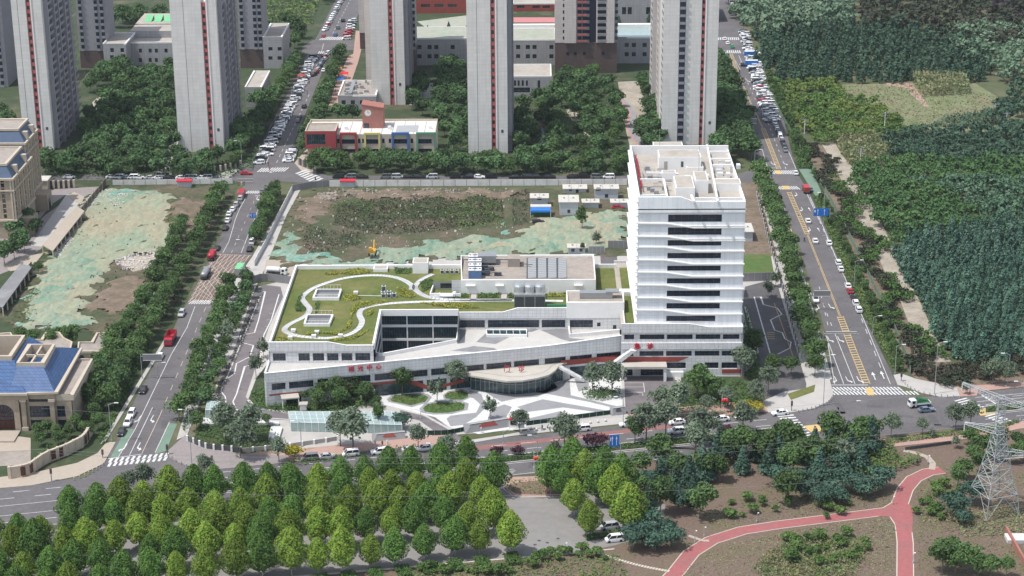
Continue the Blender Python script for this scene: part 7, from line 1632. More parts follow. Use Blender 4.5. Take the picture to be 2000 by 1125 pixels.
# lorries ------------------------------------------------------------------
def lorry(label,px,py,a,L,W,cabm,bodym,kind='box',h=2.6,name='lorry',cat='lorry'):
    x,y,_=P(px,py);t=thing(name,label,cat,(x,y,.03),None,a);t['_w']=(0,0,0);cl=1.9
    b=MB();vs=[]
    for xx,z0,z1,ws in ((L/2-cl,.5,2.3,1),(L/2-.5,.5,2.3,1),(L/2-.05,.5,1.5,.97),(L/2,.5,.9,.93)): w_=W/2*ws;vs += [(xx,-w_,z0),(xx,-w_*.95,z1),(xx,w_*.95,z1),(xx,w_,z0)]
    b.add(vs,[tuple(reversed((k*4+i,k*4+(i+1) % 4,k*4+4+(i+1) % 4,k*4+4+i))) for k in range(3) for i in range(4)]+[(3,2,1,0)[::-1],(12,13,14,15)]);cb_=b.build('cab',cabm,t)
    b=MB();b.add([(L/2-.47,-W*.42,2.22),(L/2-.03,-W*.42,1.53),(L/2-.03,W*.42,1.53),(L/2-.47,W*.42,2.22)],[(0,1,2,3)]);b.box(L/2-1.5,-W/2-.02,1.4,L/2-.7,W/2+.02,2.1);b.build('windscreen','car_glass',cb_)
    b=MB();b.box(-L/2,-W*.4,.55,L/2-cl+.1,W*.4,.85);b.build('chassis','metal_dark',t)
    b=MB()
    if kind == 'box': b.box(-L/2,-W/2,.9,L/2-cl-.15,W/2,h);b.build('cargo_box',bodym,t);b=MB();b.box(-L/2+.1,-W/2+.12,h,L/2-cl-.3,W/2-.12,h+.06);b.build('top_edge',cabm,t)
    elif kind == 'tank':
        n=12;b.add([(xx,W*.46*math.cos(2*math.pi*i/n)*r_,1.75+.85*math.sin(2*math.pi*i/n)*r_) for xx,r_ in ((-L/2,.5),(-L/2+.4,1),(L/2-cl-.6,1),(L/2-cl-.2,.5)) for i in range(n)],[(k*n+i,k*n+(i+1) % n,k*n+n+(i+1) % n,k*n+n+i) for k in range(3) for i in range(n)]+[tuple(range(n)),tuple(reversed(range(3*n,4*n)))]);b.build('tank',bodym,t)
    elif kind == 'tip':
        b.box(-L/2,-W/2,.9,L/2-cl-.15,-W/2+.08,h);b.box(-L/2,W/2-.08,.9,L/2-cl-.15,W/2,h);b.box(-L/2,-W/2,.9,-L/2+.08,W/2,h);b.box(L/2-cl-.25,-W/2,.9,L/2-cl-.15,W/2,h+.2);b.box(-L/2,-W/2,.9,L/2-cl-.15,W/2,1.05);b.build('tipper_body',bodym,t)
    elif kind == 'tarp':
        b.box(-L/2,-W/2,.9,L/2-cl-.15,W/2,1.35);b.build('flat_bed','metal_white',t);b=MB();k=0
        vs=[(-L/2+.2,-W/2+.05,1.35),(L/2-cl-.3,-W/2+.05,1.35),(L/2-cl-.3,W/2-.05,1.35),(-L/2+.2,W/2-.05,1.35),(-L/2+.6,-W*.3,1.8),(L/2-cl-.6,-W*.32,h),(L/2-cl-.7,W*.32,h-.1),(-L/2+.7,W*.3,1.9)];b.add(vs,[(0,1,5,4),(1,2,6,5),(2,3,7,6),(3,0,4,7),(4,5,6,7)]);b.build('tarpaulin','tarp_green',t)
    for xx in ((L/2-1.1,-L/2+1.1) if L < 7 else (L/2-1.2,-L/2+1.2,-L/2+2.5)):
        for s in (-1,1): o=link(bpy.data.objects.new('wheel',CARS['suv']['wheel']),t);o.location=(xx,s*(W/2-.15),.1);o.scale=(1.35,1.5,1.35)
    return t
lorry('maroon tipper lorry parked on the left road',333,668,NSl+math.pi,8.2,2.5,'truck_red','truck_red','tip',2.5)
lorry('grey tanker lorry with rounded tank parked on the yellow box',402,540,NSl,8,2.4,'metal_grey','metal_grey','tank')
lorry('red lorry with round red tank parked at the box junction corner',414,505,NSl,6.5,2.3,'truck_red','truck_red','tank')
lorry('green refuse lorry parked at the right kerb of the left road',496,462,NSl,7.6,2.5,'tarp_green','tarp_green','box',2.9)
lorry('lime green and grey bus like lorry waiting beside the box junction',470,535,NSl,8.5,2.5,'bright_green','metal_grey','box',3.1)
lorry('red lorry parked first below the far left road zebra',472,384,NSl,6.2,2.2,'truck_red','pastel_red','box',2.4)
lorry('white light lorry with green tarpaulin crossing the right junction',1795,794,EW+math.pi,6.2,2.1,'metal_white','metal_white','tarp',2.7)
lorry('dark red lorry at the right kerb of the upper right road',1574,375,NSr,6,2.2,'truck_red','brick_red','box',2.5)
lorry('white water tanker in the yard left of the green roof',541,536,-.2,7,2.2,'metal_white','metal_white','tank')
for lb,px,py in (('blue board sided lorry, upper of two on the upper right road',1470,112),('blue board sided lorry, lower of two on the upper right road',1472,130)): lorry(lb,px,py,.02,8,2.4,'metal_white','tarp_blue','box',3.0)
# excavator on the plot
x,y,_=P(728,505);t=thing('excavator','yellow excavator standing on the netting behind the green roof','digger',(x,y,0));b=MB();b.box(x-1.3,y-2,1.6,x-.8,y+2,2.3);b.box(x+.8,y-2,1.6,x+1.3,y+2,2.3);b.build('track','tyre',t);b=MB();b.box(x-1.1,y-1.5,2.3,x+1.1,y+1.5,3.2);b.box(x-1.1,y-1.6,3.2,x-.1,y-.2,4.2);b.build('body','digger_yellow',t);b=MB();b.tube((x+.4,y+1,3),(x+.4,y+3.5,5.4),.25,5);b.tube((x+.4,y+3.5,5.4),(x+.4,y+5.5,3.2),.2,5);b.box(x-.1,y+5.1,2.4,x+.9,y+5.9,3.3);b.build('boom','digger_yellow',t)
# ================================================================== PEOPLE
def person_mesh(i):
    me=bpy.data.meshes.new('person');st=.16
    J=[(0,0,.95),(0,0,1.2),(0,0,1.42),(0,0,1.52),(0,.02,1.66),(.17,0,1.40),(.24,.02,1.12),(.22,.1+.05*i,.88),(-.17,0,1.40),(-.24,-.02,1.12),(-.22,.06,.88),(.1,0,.9),(.11,st*.6,.5),(.11,st,.07),(.11,st+.12,.04),(-.1,0,.9),(-.11,-st*.3,.5),(-.11,-st,.07),(-.11,-st+.12,.04)]
    E_=[(0,1),(1,2),(2,3),(3,4),(2,5),(5,6),(6,7),(2,8),(8,9),(9,10),(0,11),(11,12),(12,13),(13,14),(0,15),(15,16),(16,17),(17,18)]
    rr=[.15,.14,.15,.06,.10,.07,.05,.04,.07,.05,.04,.1,.07,.05,.04,.1,.07,.05,.04]
    me.from_pydata(J,E_,[]);o=bpy.data.objects.new('person_tmp',me);COL.objects.link(o);md=o.modifiers.new('skin','SKIN');md.use_smooth_shade=True
    for v,r_ in zip(me.skin_vertices[0].data,rr): v.radius=(r_,r_)
    me.skin_vertices[0].data[0].use_root=True
    dg=bpy.context.evaluated_depsgraph_get();ev=bpy.data.meshes.new_from_object(o.evaluated_get(dg));bpy.data.objects.remove(o)
    ev.materials.clear();ev.materials.append(M['cloth']);ev.materials.append(M['skin']);ev.materials.append(M['hair'])
    for p in ev.polygons:
        z=p.center.z;p.material_index=2 if z > 1.66 or (z > 1.55 and p.center.y < -.02) else (1 if z > 1.5 or (z < .93 and z > .8 and abs(p.center.x) > .17) else 0)
    return ev
PM=[person_mesh(0),person_mesh(1)]
for i,(px,py,col,lb) in enumerate(((733,872,(.7,.7,.7),'person in pale clothes walking on the pink pavement, left of three'),(747,872,(.1,.1,.12),'person in dark clothes on the pink pavement, middle of three'),(757,870,(.75,.75,.75),'person in white walking on the pink pavement, right of three'),(877,866,(.03,.03,.04),'person in black standing in the plaza drive mouth, left one'),(881,866,(.05,.04,.05),'person in black standing in the plaza drive mouth, right one'),(905,866,(.08,.08,.1),'person in dark clothes beside the drive kerb'),(1059,841,(.1,.13,.2),'person in dark blue standing before the green plaza fence'),(940,845,(.75,.76,.78),'person in white near the left end of the green fence'),(477,362,(.05,.05,.06),'person in black at the far left road zebra, right of three'),(472,363,(.7,.7,.7),'person in white at the far left road zebra, middle of three'),(467,363,(.2,.05,.05),'person in dark red at the far left road zebra, left of three'),(527,334,(.35,.1,.06),'person in red brown crossing the school street zebra'),(524,324,(.05,.05,.06),'person in black above the school street zebra'),(1571,472,(.03,.03,.03),'person in black riding along the left lane of the right road'),(604,164,(.03,.03,.03),'person walking in the middle of school street'),(600,183,(.04,.04,.05),'person in black on school street below the market'),(1243,232,(.5,.5,.5),'person in grey on the estate track, upper of two'),(1242,246,(.03,.03,.03),'person in black on the estate track, lower of two'),(655,180,(.2,.15,.3),'person near the shop block wall'),(641,212,(.4,.3,.2),'person in tan on the pink street pavement'))):
    x,y,_=P(px,py);o=link(bpy.data.objects.new('person',PM[i % 2]));o.location=(x,y,.12 if py > 800 else .04);o.rotation_euler.z=rnd.uniform(0,6.28);o.color=(*col,1);tag(o,lb,'person')
# ================================================================== LAMPS, SIGNS, SIGNALS
def lamp(label,px,py,top,side,two=False,m='galvanised',arm=2.0,name='street_lamp'):
    x,y,_=P(px,py);h=PY(px,top,y)[2];t=thing(name,label,'lamp',(x,y,0));b=MB();b.tube((x,y,0),(x,y,h-.4),.11,6,.07);b.lathe((x,y,0),[(.2,0),(.2,.5),(.12,.6)],6);b.build('pole',m,t)
    for s in ((1,-1) if two else (side,)):
        b=MB();b.tube((x,y,h-.5),(x+s*arm*.6,y,h-.05),.06,5);b.tube((x+s*arm*.6,y,h-.05),(x+s*arm,y,h),.06,5);b.build('arm',m,t);b=MB();b.obox((x+s*(arm+(.45 if arm > 1 else 0)),y),(1,0),1.1 if arm > 1 else .35,.36,h-.04,h+.1);b.build('lamp_head','lamp_white',t)
for lb,px,py,tp,s in (('street lamp left of the lowest left road trees',218,862,787,1),('street lamp by the middle corner pavement',375,912,800,-1),('street lamp on the right corner pavement',1608,792,693,1),('tall street lamp on the far corner pavement',1825,770,668,1),('street lamp standing in front of the junction',1688,860,783,-1),('street lamp at the bottom end of the right road',1748,730,673,1),('street lamp by the third right road tree',1704,652,617,1),('street lamp halfway down the right kerb',1668,560,508,1),('street lamp by the blue lane sign',1608,440,376,-1),('street lamp on the left kerb by the upper zebra',1473,345,292,1),('street lamp at the far right pavement',1968,752,690,-1),('lamp post before the left front wall',589,880,822,-1),('lamp post on the plaza beside the grey drive',822,818,800,-1),('lamp post at the emergency forecourt corner',1217,835,775,-1),('lamp post in the pavement before the plaza sign wall',983,868,840,1),('street lamp among the left road trees below the red lorry',308,740,708,1),('street lamp left of the car park junction',853,915,866,-1),('street lamp on the median near the red lantern',1050,893,850,-1),('street lamp rising over the school street corner',473,330,275,-1),('tall lamp mast beside the estate gate',540,352,337,-1),('street lamp beside the box junction',480,530,468,-1),('lamp on the park edge by the pylon',1993,820,745,-1)):
    lamp(lb,px,py,tp,s,arm=1.6)
for lb,px,py,tp in (('small path lamp at the bend of the red track',1743,985,970),('small path lamp left of the red track',1375,1048,1030),('small path lamp in the brown bank above the track',1478,1020,1002),('small path lamp nearest the dark bushes',1357,1060,1037),('small lamp at the car park edge',1104,1080,1061),('small path lamp by the track at the bottom',1783,1100,1080),('small white lamp by the footpath bend',1812,905,890)): lamp(lb,px,py,tp,1,arm=.3)
def lantern(lb,px,py):
    x,y,_=P(px,py,4);t=thing('lantern',lb,'lantern',(x,y,4));b=MB()
    for k in range(3): b.lathe((x+(k-1)*.55,y,3.2+.2*(k % 2)),[(.15,0),(.45,.25),(.45,.65),(.15,.9)],8)
    b.build('paper_body','flag_red',t);b=MB();b.tube((x-.8,y+.1,0),(x-.8,y+.1,5.5),.06,5);b.tube((x-.8,y,4.3),(x+.7,y,4.3),.04,4);b.build('post','metal_white',t)
for lb,px,py in (('red lanterns on the post right of the emergency forecourt',1416,780),('red lanterns on the median left of the yellow shrub',1480,850),('red lanterns beside the big tree cluster on the front road',1049,893),('red lanterns at the right end of the plaza sign wall',1001,816)): lantern(lb,px,py)
def gantry(label,px,py,w_,top,side,blue=True,bh_=2.2,sym='arrows',name='road_sign'):
    x,y,_=P(px,py);h=PY(px,top,y)[2];t=thing(name,label,'sign',(x,y,0));b=MB();b.tube((x,y,0),(x,y,h),.14,6,.1);b.tube((x,y,h-.6),(x+side*w_*1.15,y,h-.6),.09,5);b.build('post','galvanised',t)
    xc=x+side*(w_*.55+.3);b=MB();b.box(xc-w_/2,y-.12,h-bh_,xc+w_/2,y-.04,h+.1);p=b.build('sign_board','sign_blue' if blue else 'hoard_grey',t)
    b=MB()
    if blue:
        for s in (-1,1):
            b.box(xc+s*w_*.22-.08,y-.15,h-bh_*.85,xc+s*w_*.22+.08,y-.125,h-bh_*.3);b.add([(xc+s*w_*.22-.25,y-.14,h-bh_*.32),(xc+s*w_*.22+.25,y-.14,h-bh_*.32),(xc+s*w_*.22,y-.14,h-.12)],[(0,1,2)])
        b.box(xc-w_*.46,y-.15,h-bh_*.5,xc-w_*.36,y-.125,h-bh_*.2)
    else: b.box(xc-w_/2,y-.15,h-.02,xc+w_/2,y-.05,h+.14);b.box(xc-w_/2,y-.15,h-bh_,xc+w_/2,y-.05,h-bh_+.14)
    b.build('sign_symbol','lamp_white',p)
gantry('blue direction sign hanging over the right road kerb',1620,440,5.2,407,-1,bh_=2.8);gantry('blue lane sign on the front road median',1212,903,2.4,850,-1,bh_=3.2);gantry('small blue sign beside the left road trees',503,440,2.2,417,-1,bh_=1.6)
gantry('grey back of a lane sign over the right road left lanes',1584,606,5.2,568,1,False,1.8);gantry('grey back of a lane sign over the left road kerb',278,740,5.5,692,1,False,1.9);gantry('grey back of a lane sign on the far right road',1445,260,6,232,1,False,2)
gantry('dark signal gantry at the far left junction',461,358,6,350,1,False,.8);gantry('thin signal gantry across the lower right road',1606,690,9,648,1,False,.5)
def signal(label,px,py,top,name='traffic_light'):
    x,y,_=P(px,py);h=PY(px,top,y)[2];t=thing(name,label,'traffic light',(x,y,0));b=MB();b.tube((x,y,0),(x,y,h-1),.1,6);b.build('pole','metal_dark',t);b=MB();b.box(x-.25,y-.25,h-1.4,x+.25,y+.25,h);hd=b.build('signal_head','metal_dark',t)
    b=MB();b.lathe((x,y-.27,h-.35),[(.14,0),(.14,.1)],8);b.build('lens','lamp_red',hd)
for lb,px,py,tp in (('traffic light on the cream corner pavement',201,895,878),('dark signal post at the middle corner',327,888,868),('tall dark post on the cream corner pavement',101,940,915),('dark signal post at the right corner pavement',1546,803,783),('dark signal post at the foot of the right road',1760,745,727),('dark signal post on the far pink pavement',1894,770,750),('signal with camera in front of the junction',1717,862,820),('dark post by the grey hoarding at the far junction',616,352,345),('dark post beside the middle corner trees',415,915,890)): signal(lb,px,py,tp)
# bollards along corner kerbs
k=0
for nm,pl,n in (('far right corner kerb',((1760,745),(1775,758),(1795,768),(1830,775),(1880,778)),13),('right corner kerb',((1627,778),(1615,790),(1590,799),(1555,807)),11),('left corner kerb',((205,907),(190,918),(165,932),(140,940)),8),('middle corner kerb',((332,893),(345,903),(370,914),(400,920)),6),('green plaza fence',((1010,846),(1100,835),(1190,823)),12)):
    V=[Vector(P(*p)[:2]) for p in pl];ls=[0]
    for a_,c_ in zip(V[:-1],V[1:]): ls.append(ls[-1]+(c_-a_).length)
    for i in range(n):
        s=ls[-1]*(i+.5)/n;j=max(q for q in range(len(V)-1) if ls[q] <= s);p=V[j]+(V[j+1]-V[j])*((s-ls[j])/(ls[j+1]-ls[j]))
        q_=MB();q_.lathe((0,0,0),[(.14,0),(.14,.6),(.18,.62),(.16,.75),(.06,.85)],8) if 'plaza' not in nm else q_.lathe((0,0,0),[(.1,0),(.32,.15),(.36,.4),(.25,.62),(.06,.7)],8)
        key='_boll_'+('p' if 'plaza' in nm else 'k')
        if key not in globals(): globals()[key]=q_.mesh('bollard','white_stone' if 'plaza' in nm else 'kerb_stone')
        o=link(bpy.data.objects.new('bollard',globals()[key]));o.location=(p.x,p.y,.12);tag(o,f'small {"white stone ball" if "plaza" in nm else "grey stone"} bollard, {nth(i+1)} along the {nm}','bollard',f'bollards along the {nm}')
# utility poles in the fields
for lb,px,py,tp in (('utility pole with cross arm among the lime bushes',1571,262,232),('tall utility pole in the lime bushes above the reed patch',1727,258,219),('utility pole in front of the reed bed by the gravel path',1680,325,290),('utility pole right of the open field, left of two',1941,242,202),('utility pole right of the open field, right of two',1965,245,220),('utility pole far off in the pale trees',1962,82,62)):
    x,y,_=P(px,py);h=PY(px,tp,y)[2];t=thing('utility_pole',lb,'pole',(x,y,0));b=MB();b.tube((x,y,0),(x,y,h),.2,6,.13);b.build('pole','hoard_white',t);b=MB();b.box(x-1.6,y-.08,h-.5,x+1.6,y+.08,h-.3);b.box(x-1.2,y-.08,h-1.5,x+1.2,y+.08,h-1.3)
    for s in (-1.5,-.8,.8,1.5): b.tube((x+s,y,h-.3),(x+s,y,h+.1),.07,5)
    b.build('cross_arm','metal_grey',t)
# ================================================================== PYLON
bs=[P(1893,1005),P(1979,1027),P(1972,985),P(1912,975)]
px_,py_=sum(p[0] for p in bs)/4,sum(p[1] for p in bs)/4
hp=PY(1940,765,py_)[2];hw=PY(1938,845,py_)[2];ha=PY(1940,892,py_)[2]
cx_w=PY(1938,845,py_)[0]
t=thing('electricity_pylon','galvanised steel lattice electricity pylon at the right edge above the park','pylon',(px_,py_,0));rot=.35
def ring(z,r,c=None): 
    return [(px_+(r)*math.cos(rot+math.pi/4+i*math.pi/2),py_+(r)*math.sin(rot+math.pi/4+i*math.pi/2),z) for i in range(4)]
r0=6.4;lev=[(0,r0),(5.5,5.6),(hw*.42,4.3),(hw*.58,3.5),(hw*.74,2.7),(hw*.88,2.1),(hw,1.75)]
rings=[ring(z,r) for z,r in lev]
b=MB()
for a_,c_ in zip(rings[:-1],rings[1:]):
    for i in range(4): b.tube(a_[i],c_[i],.12,4)
b.build('leg','galvanised',t)
b=MB()
for n_,(a_,c_) in enumerate(zip(rings[:-1],rings[1:])):
    for i in range(4):
        j=(i+1) % 4
        if n_ == 0:
            m1=[(a_[i][k]*.25+a_[j][k]*.0+c_[i][k]*.25+c_[j][k]*.5) for k in range(3)];mid=[(c_[i][k]+c_[j][k])/2 for k in range(3)]
            b.tube(a_[i],mid,.08,4);b.tube(a_[j],mid,.08,4)
            for f in (.33,.66): q1=[a_[i][k]+(c_[i][k]-a_[i][k])*f for k in range(3)];q2=[a_[i][k]+(mid[k]-a_[i][k])*f for k in range(3)];b.tube(q1,q2,.05,4);q1=[a_[j][k]+(c_[j][k]-a_[j][k])*f for k in range(3)];q2=[a_[j][k]+(mid[k]-a_[j][k])*f for k in range(3)];b.tube(q1,q2,.05,4)
        else:
            b.tube(a_[i],c_[j],.08,4);b.tube(a_[j],c_[i],.08,4)
            q1=[(a_[i][k]+c_[i][k])/2 for k in range(3)];q2=[(a_[j][k]+c_[j][k])/2 for k in range(3)];mm=[(q1[k]+q2[k])/2 for k in range(3)];b.tube(q1,mm,.045,4);b.tube(q2,mm,.045,4)
        b.tube(c_[i],c_[j],.08,4)
    b.tube(c_[0],c_[2],.06,4);b.tube(c_[1],c_[3],.06,4)
b.build('lattice_brace','galvanised',t)
# head : waist upwards narrow column, then arms
def truss(p0,p1,w0,w1,n=6,r=.09,up=(0,0,1)):
    p0,p1=Vector(p0),Vector(p1);d=(p1-p0).normalized();s=d.cross(Vector(up));s=s.normalized() if s.length > .01 else Vector((1,0,0));u=s.cross(d);prev=None
    for i in range(n+1):
        f=i/n;w_=w0+(w1-w0)*f;c=p0+(p1-p0)*f;R4=[c+s*w_*a_+u*w_*c_ for a_,c_ in ((-.5,-.5),(.5,-.5),(.5,.5),(-.5,.5))]
        if prev:
            for k in range(4): b.tube(prev[k],R4[k],r,4);b.tube(prev[k],R4[(k+1) % 4],r*.6,4)
        for k in range(4): b.tube(R4[k],R4[(k+1) % 4],r*.6,4)
        prev=R4
b=MB();truss((px_,py_,hw),(px_,py_,hp-1.5),2.0,1.7,9,.1,up=(0,1,0));b.build('mast_head','galvanised',t)
ax=PY(1833,772,py_)[0];ux,uy=math.cos(rot-.9),math.sin(rot-.9)
b=MB();truss((px_,py_,hp-2.2),(px_-8.5,py_+5,hp+.2),1.6,.4,7,.08);b.build('cross_arm','galvanised',t)
b=MB();truss((px_,py_,hp-2.2),(px_+8,py_-3.5,hp-3.5),1.6,.4,7,.08);b.build('cross_arm','galvanised',t)
b=MB();truss((px_,py_,hw+.5),(px_-7.5,py_+4,hw+.8),1.7,.4,6,.08);b.build('cross_arm','galvanised',t)
b=MB();truss((px_,py_,ha+1.0),(px_+9,py_-3,ha+1.8),2.4,.4,6,.09);b.build('cross_arm','galvanised',t)
b=MB()
ends=[(px_-8.5,py_+5,hp),(px_+8,py_-3.5,hp-3.8),(px_-7.5,py_+4,hw+.5),(px_+9,py_-3,ha+1.5)]
for e in ends: b.tube(e,(e[0],e[1],e[2]-1.8),.12,5)
b.build('insulator','metal_white',t)
WN=0
for e,tg in zip(ends,((-120,440,26),(-120,425,22),(-120,432,18),(-120,418,16))):
    cu=MB();a_=Vector((e[0],e[1],e[2]-1.8));c_=Vector(tg);prev=None
    for i in range(41): f=i/40;p=a_+(c_-a_)*f;p.z -= 5.5*4*f*(1-f);(cu.tube(prev,p,.028,3) if prev else None);prev=p
    o=cu.build('power_line','wire_grey');WN += 1;tag(o,f'thin sagging power line over the near trees, {nth(WN)} of those leaving the pylon','cable','power lines from the pylon')
# brick channel wall, bottom right
b=MB();b.strip([P(1965,1040),P(2010,1120),P(2040,1180)],.5,0,1.6);o=b.build('garden_wall','school_brick');tag(o,'red brick wall edge at the lower right corner','wall')
b=MB();b.box(*P(1968,1062)[:2],0,P(2060,1062)[0],P(2060,1048)[1],.9);o=b.build('concrete_basin','white_stone');tag(o,'pale concrete basin edge in the lower right corner','basin')
# ================================================================== TREES
G='plane trees around the concrete car park'
base=[(1101,'nearest row'),(1058,'second row from the camera'),(1019,'third row from the camera'),(984,'fourth row from the camera'),(948,'fifth row from the camera')]
for r_,(b0,ph) in enumerate(base):
    k=0;x=939+27*(r_ % 2)-(30 if r_ == 4 else 0)
    xs_=[]
    while x > -45: xs_.append(x);x -= 53-r_*1.2+rnd.uniform(-4,4)
    for x in reversed(xs_):
        x += rnd.uniform(-5,5);yb=b0-.113*(x-800)+rnd.uniform(-8,8)
        if 245 < x < 285 and r_ >= 0 and yb > 1095: continue
        if yb > 1200 or (r_ == 4 and x < 110): continue
        k += 1;key='plane' if rnd.random() < (.62 if r_ < 4 else .35) else 'plane_dark';xx,yy,_=P(x,yb)
        s=rnd.uniform(.8,1.1)
        tree('plane_tree',key,xx,yy,s,f'{"bright" if key == "plane" else "deep"} green plane tree, {nth(k)} from the left in the {ph}',G,0)
for i,(x,yb,key,s) in enumerate(((998,1082,'plane',1.02),(1151,1049,'plane',.88),(1122,1008,'plane',.9),(1228,1040,'plane',1.25),(1200,1005,'plane',1.15),(1100,975,'plane_dark',.85),(1172,985,'plane_dark',1.15),(1076,965,'plane_dark',1.15),(1143,955,'plane',1.05),(1118,940,'plane_dark',1.1),(1180,955,'plane_dark',1.1),(1215,970,'plane_dark',1.1))):
    nm=('lone plane tree on a clipped hedge at the car park right corner','small plane tree on the hedge island behind the white van','rounded plane tree at the right side of the car park','largest lime topped plane tree right of the car park','broad plane tree behind the largest right hand one','small dark plane tree at the left of the right hand cluster','dark plane tree deep in the right hand cluster','tall dark plane tree beside the pink island','plane tree in the middle of the right hand cluster','dark plane tree at the back of the right hand cluster','dark plane tree touching the front road at the right cluster','dark plane tree at the right end of the right cluster')[i]
    xx,yy,_=P(x,yb);tree('plane_tree',key,xx,yy,s,nm,G)
for i,x in enumerate((626,680,731,785,834,887,939,998)):
    yb=1101-.113*(x-800)+16;bb=[P(x-16,yb-8),P(x+12,yb-12),P(x+22,yb+9),P(x-6,yb+12)];o=foliage_mass('clipped_hedge',bb,'hedge_leaf',.9,1.2,60,.3,world=True,seed=200+i);tag(o,f'low clipped hedge at the foot of the near plane trees, {nth(i+1)} from the left','hedge')
o=foliage_mass('clipped_hedge',[(1142,1050),(1210,1040),(1212,1048),(1144,1058)],'hedge_leaf',.9,1.2,60,.3,seed=220,label='long low hedge island behind the white van',cat='hedge')
def line_trees(pl,sp,off,name,keys,size,noun,where,group,jit=.8,z=0):
    V=[Vector(P(*p)[:2]) for p in pl];k=0;carry=0
    for a_,c_ in zip(V[:-1],V[1:]):
        d=c_-a_;L=d.length;d.normalize();n=Vector((-d.y,d.x));s=carry
        while s < L:
            p=a_+d*s+n*(off+rnd.uniform(-jit,jit));k += 1;tree(name,keys[rnd.randrange(len(keys))],p.x,p.y,size*rnd.uniform(.85,1.15),f'{noun}, {nth(k)} {where}',group,z);s += sp*rnd.uniform(.85,1.15)
        carry=s-L
GL='street trees of the left road';GR='street trees of the right road'
line_trees([(225,800),(300,670),(345,590),(397,490),(445,388)],6.0,2.4,'street_tree',['street'],.95,'dark green street tree','going up the left kerb of the left road',GL)
line_trees([(215,800),(285,665),(335,585),(375,505),(400,440)],6.6,6.5,'street_tree',['street','loose'],.95,'bushy tree behind the kerb row','going up the west plot edge',GL)
line_trees([(347,822),(385,720),(420,640),(445,570)],5.6,-1.2,'street_tree',['street'],.95,'dark green street tree','going up the right kerb below the side lane',GL)
line_trees([(375,800),(410,715),(448,625),(470,560)],6.2,-3.2,'verge_tree',['gloose','silver','street'],.72,'thin verge tree','between the left road and the hospital drive',GL)
line_trees([(503,478),(523,420),(538,378)],5.2,0,'street_tree',['street'],.98,'dense street tree','on the right kerb above the box junction',GL)
line_trees([(1598,735),(1578,650),(1562,590),(1545,520),(1522,450),(1500,385),(1488,350)],6.2,1.2,'street_tree',['street'],1.08,'large street tree','going up the left kerb of the right road',GR)
line_trees([(1745,725),(1715,655),(1680,575),(1640,490),(1608,425),(1590,390)],6.5,-1.4,'kerb_tree',['street','tall'],.62,'small kerb tree','going up the right kerb of the right road',GR,1.2)
line_trees([(1580,350),(1560,310),(1530,240),(1495,160)],7,-2.2,'kerb_tree',['street','tall'],.7,'small kerb tree','beside the packed car rows',GR,1.0)
line_trees([(1448,255),(1435,190),(1420,140)],8,3,'street_tree',['garden'],1.,'dark roadside tree','right of the fifth tower',GR)
# school street rows
line_trees([(485,330),(545,240),(585,165),(612,120)],8,6,'street_tree',['garden','street'],.95,'street tree','going up the left of school street','street trees of school street')
line_trees([(585,300),(612,240),(640,160),(662,108)],7.5,-2,'street_tree',['street','garden'],.9,'street tree','going up the right of school street','street trees of school street')
GA='garden trees of the housing estates'
def region(px,d,name,keys,size,noun,where,seed,rowd=9,jit=.38,skip=None):
    rg=np.random.default_rng(seed);poly=[P(*p) for p in px];pts=[tuple(p) for p in poisson(poly,d,rg,jit)]
    if skip: pts=[p for p in pts if not skip(*p)]
    tree_rows(pts,name,keys,size,noun,where,GA,rowd)
region([(82,350),(90,318),(200,312),(330,318),(470,318),(430,338),(470,345),(440,349)],7.2,'belt_tree',['garden','garden','gloose'],.95,'belt tree','of the belt left',11,14)
region([(612,345),(612,322),(700,318),(900,322),(1225,318),(1225,345)],6.6,'belt_tree',['garden','street'],.95,'belt tree','behind the white hoarding',12,12)
def skw(x,y): return False
region([(85,300),(150,300),(175,240),(260,160),(340,140),(345,300),(300,318)],8.4,'garden_tree',['garden','gloose'],1.0,'garden tree','between the striped towers',13,10)
region([(170,190),(180,150),(250,140),(240,165)],8,'garden_tree',['garden'],1.0,'courtyard tree','by the tiled wing',14,10)
region([(440,318),(490,240),(500,190),(545,215),(480,310)],8,'garden_tree',['garden','gloose'],1.05,'shaded garden tree','right of the second tower',15,12)
region([(0,230),(40,240),(50,290),(20,310),(-10,230)],8,'garden_tree',['garden'],1.,'shaded garden tree','left of the first tower',16,12)
region([(795,230),(790,195),(880,130),(912,130),(912,300),(862,300),(858,240)],8.4,'garden_tree',['garden','gloose'],1.0,'garden tree','between the school and fourth tower',17,10)
region([(625,250),(650,235),(700,232),(700,245)],8,'garden_tree',['garden'],.9,'garden tree','behind the school roof',18,12)
region([(1000,310),(1000,240),(1080,160),(1190,150),(1205,200),(1218,250),(1225,305)],9.2,'garden_tree',['garden','gloose','street'],1.0,'garden tree','right of the fourth tower',19,10)
region([(1250,300),(1252,200),(1245,160),(1272,160),(1290,250),(1292,300)],8,'garden_tree',['garden'],.95,'garden tree','left of the fifth tower',20,12)
region([(1400,290),(1398,130),(1415,140),(1440,200),(1468,285),(1470,320),(1400,325)],7.6,'garden_tree',['garden'],1.15,'dark tree','between the fifth tower and road',21,10)
region([(510,60),(560,50),(600,60),(590,100),(560,120)],10,'garden_tree',['garden'],.9,'tree','by the grey corner block',22,14)
region([(215,40),(330,40),(330,60),(215,60)],9,'garden_tree',['garden'],1.2,'tree','behind the green rooflights',23,14)
region([(825,64),(905,60),(905,72),(825,74)],8,'conifer_tree',['conifer'],.6,'small conifer','on the far mint green roof edge',24,20)
region([(1205,55),(1270,52),(1270,62),(1205,64)],9,'conifer_tree',['conifer'],.9,'conifer','before the grey sports hall',25,20)
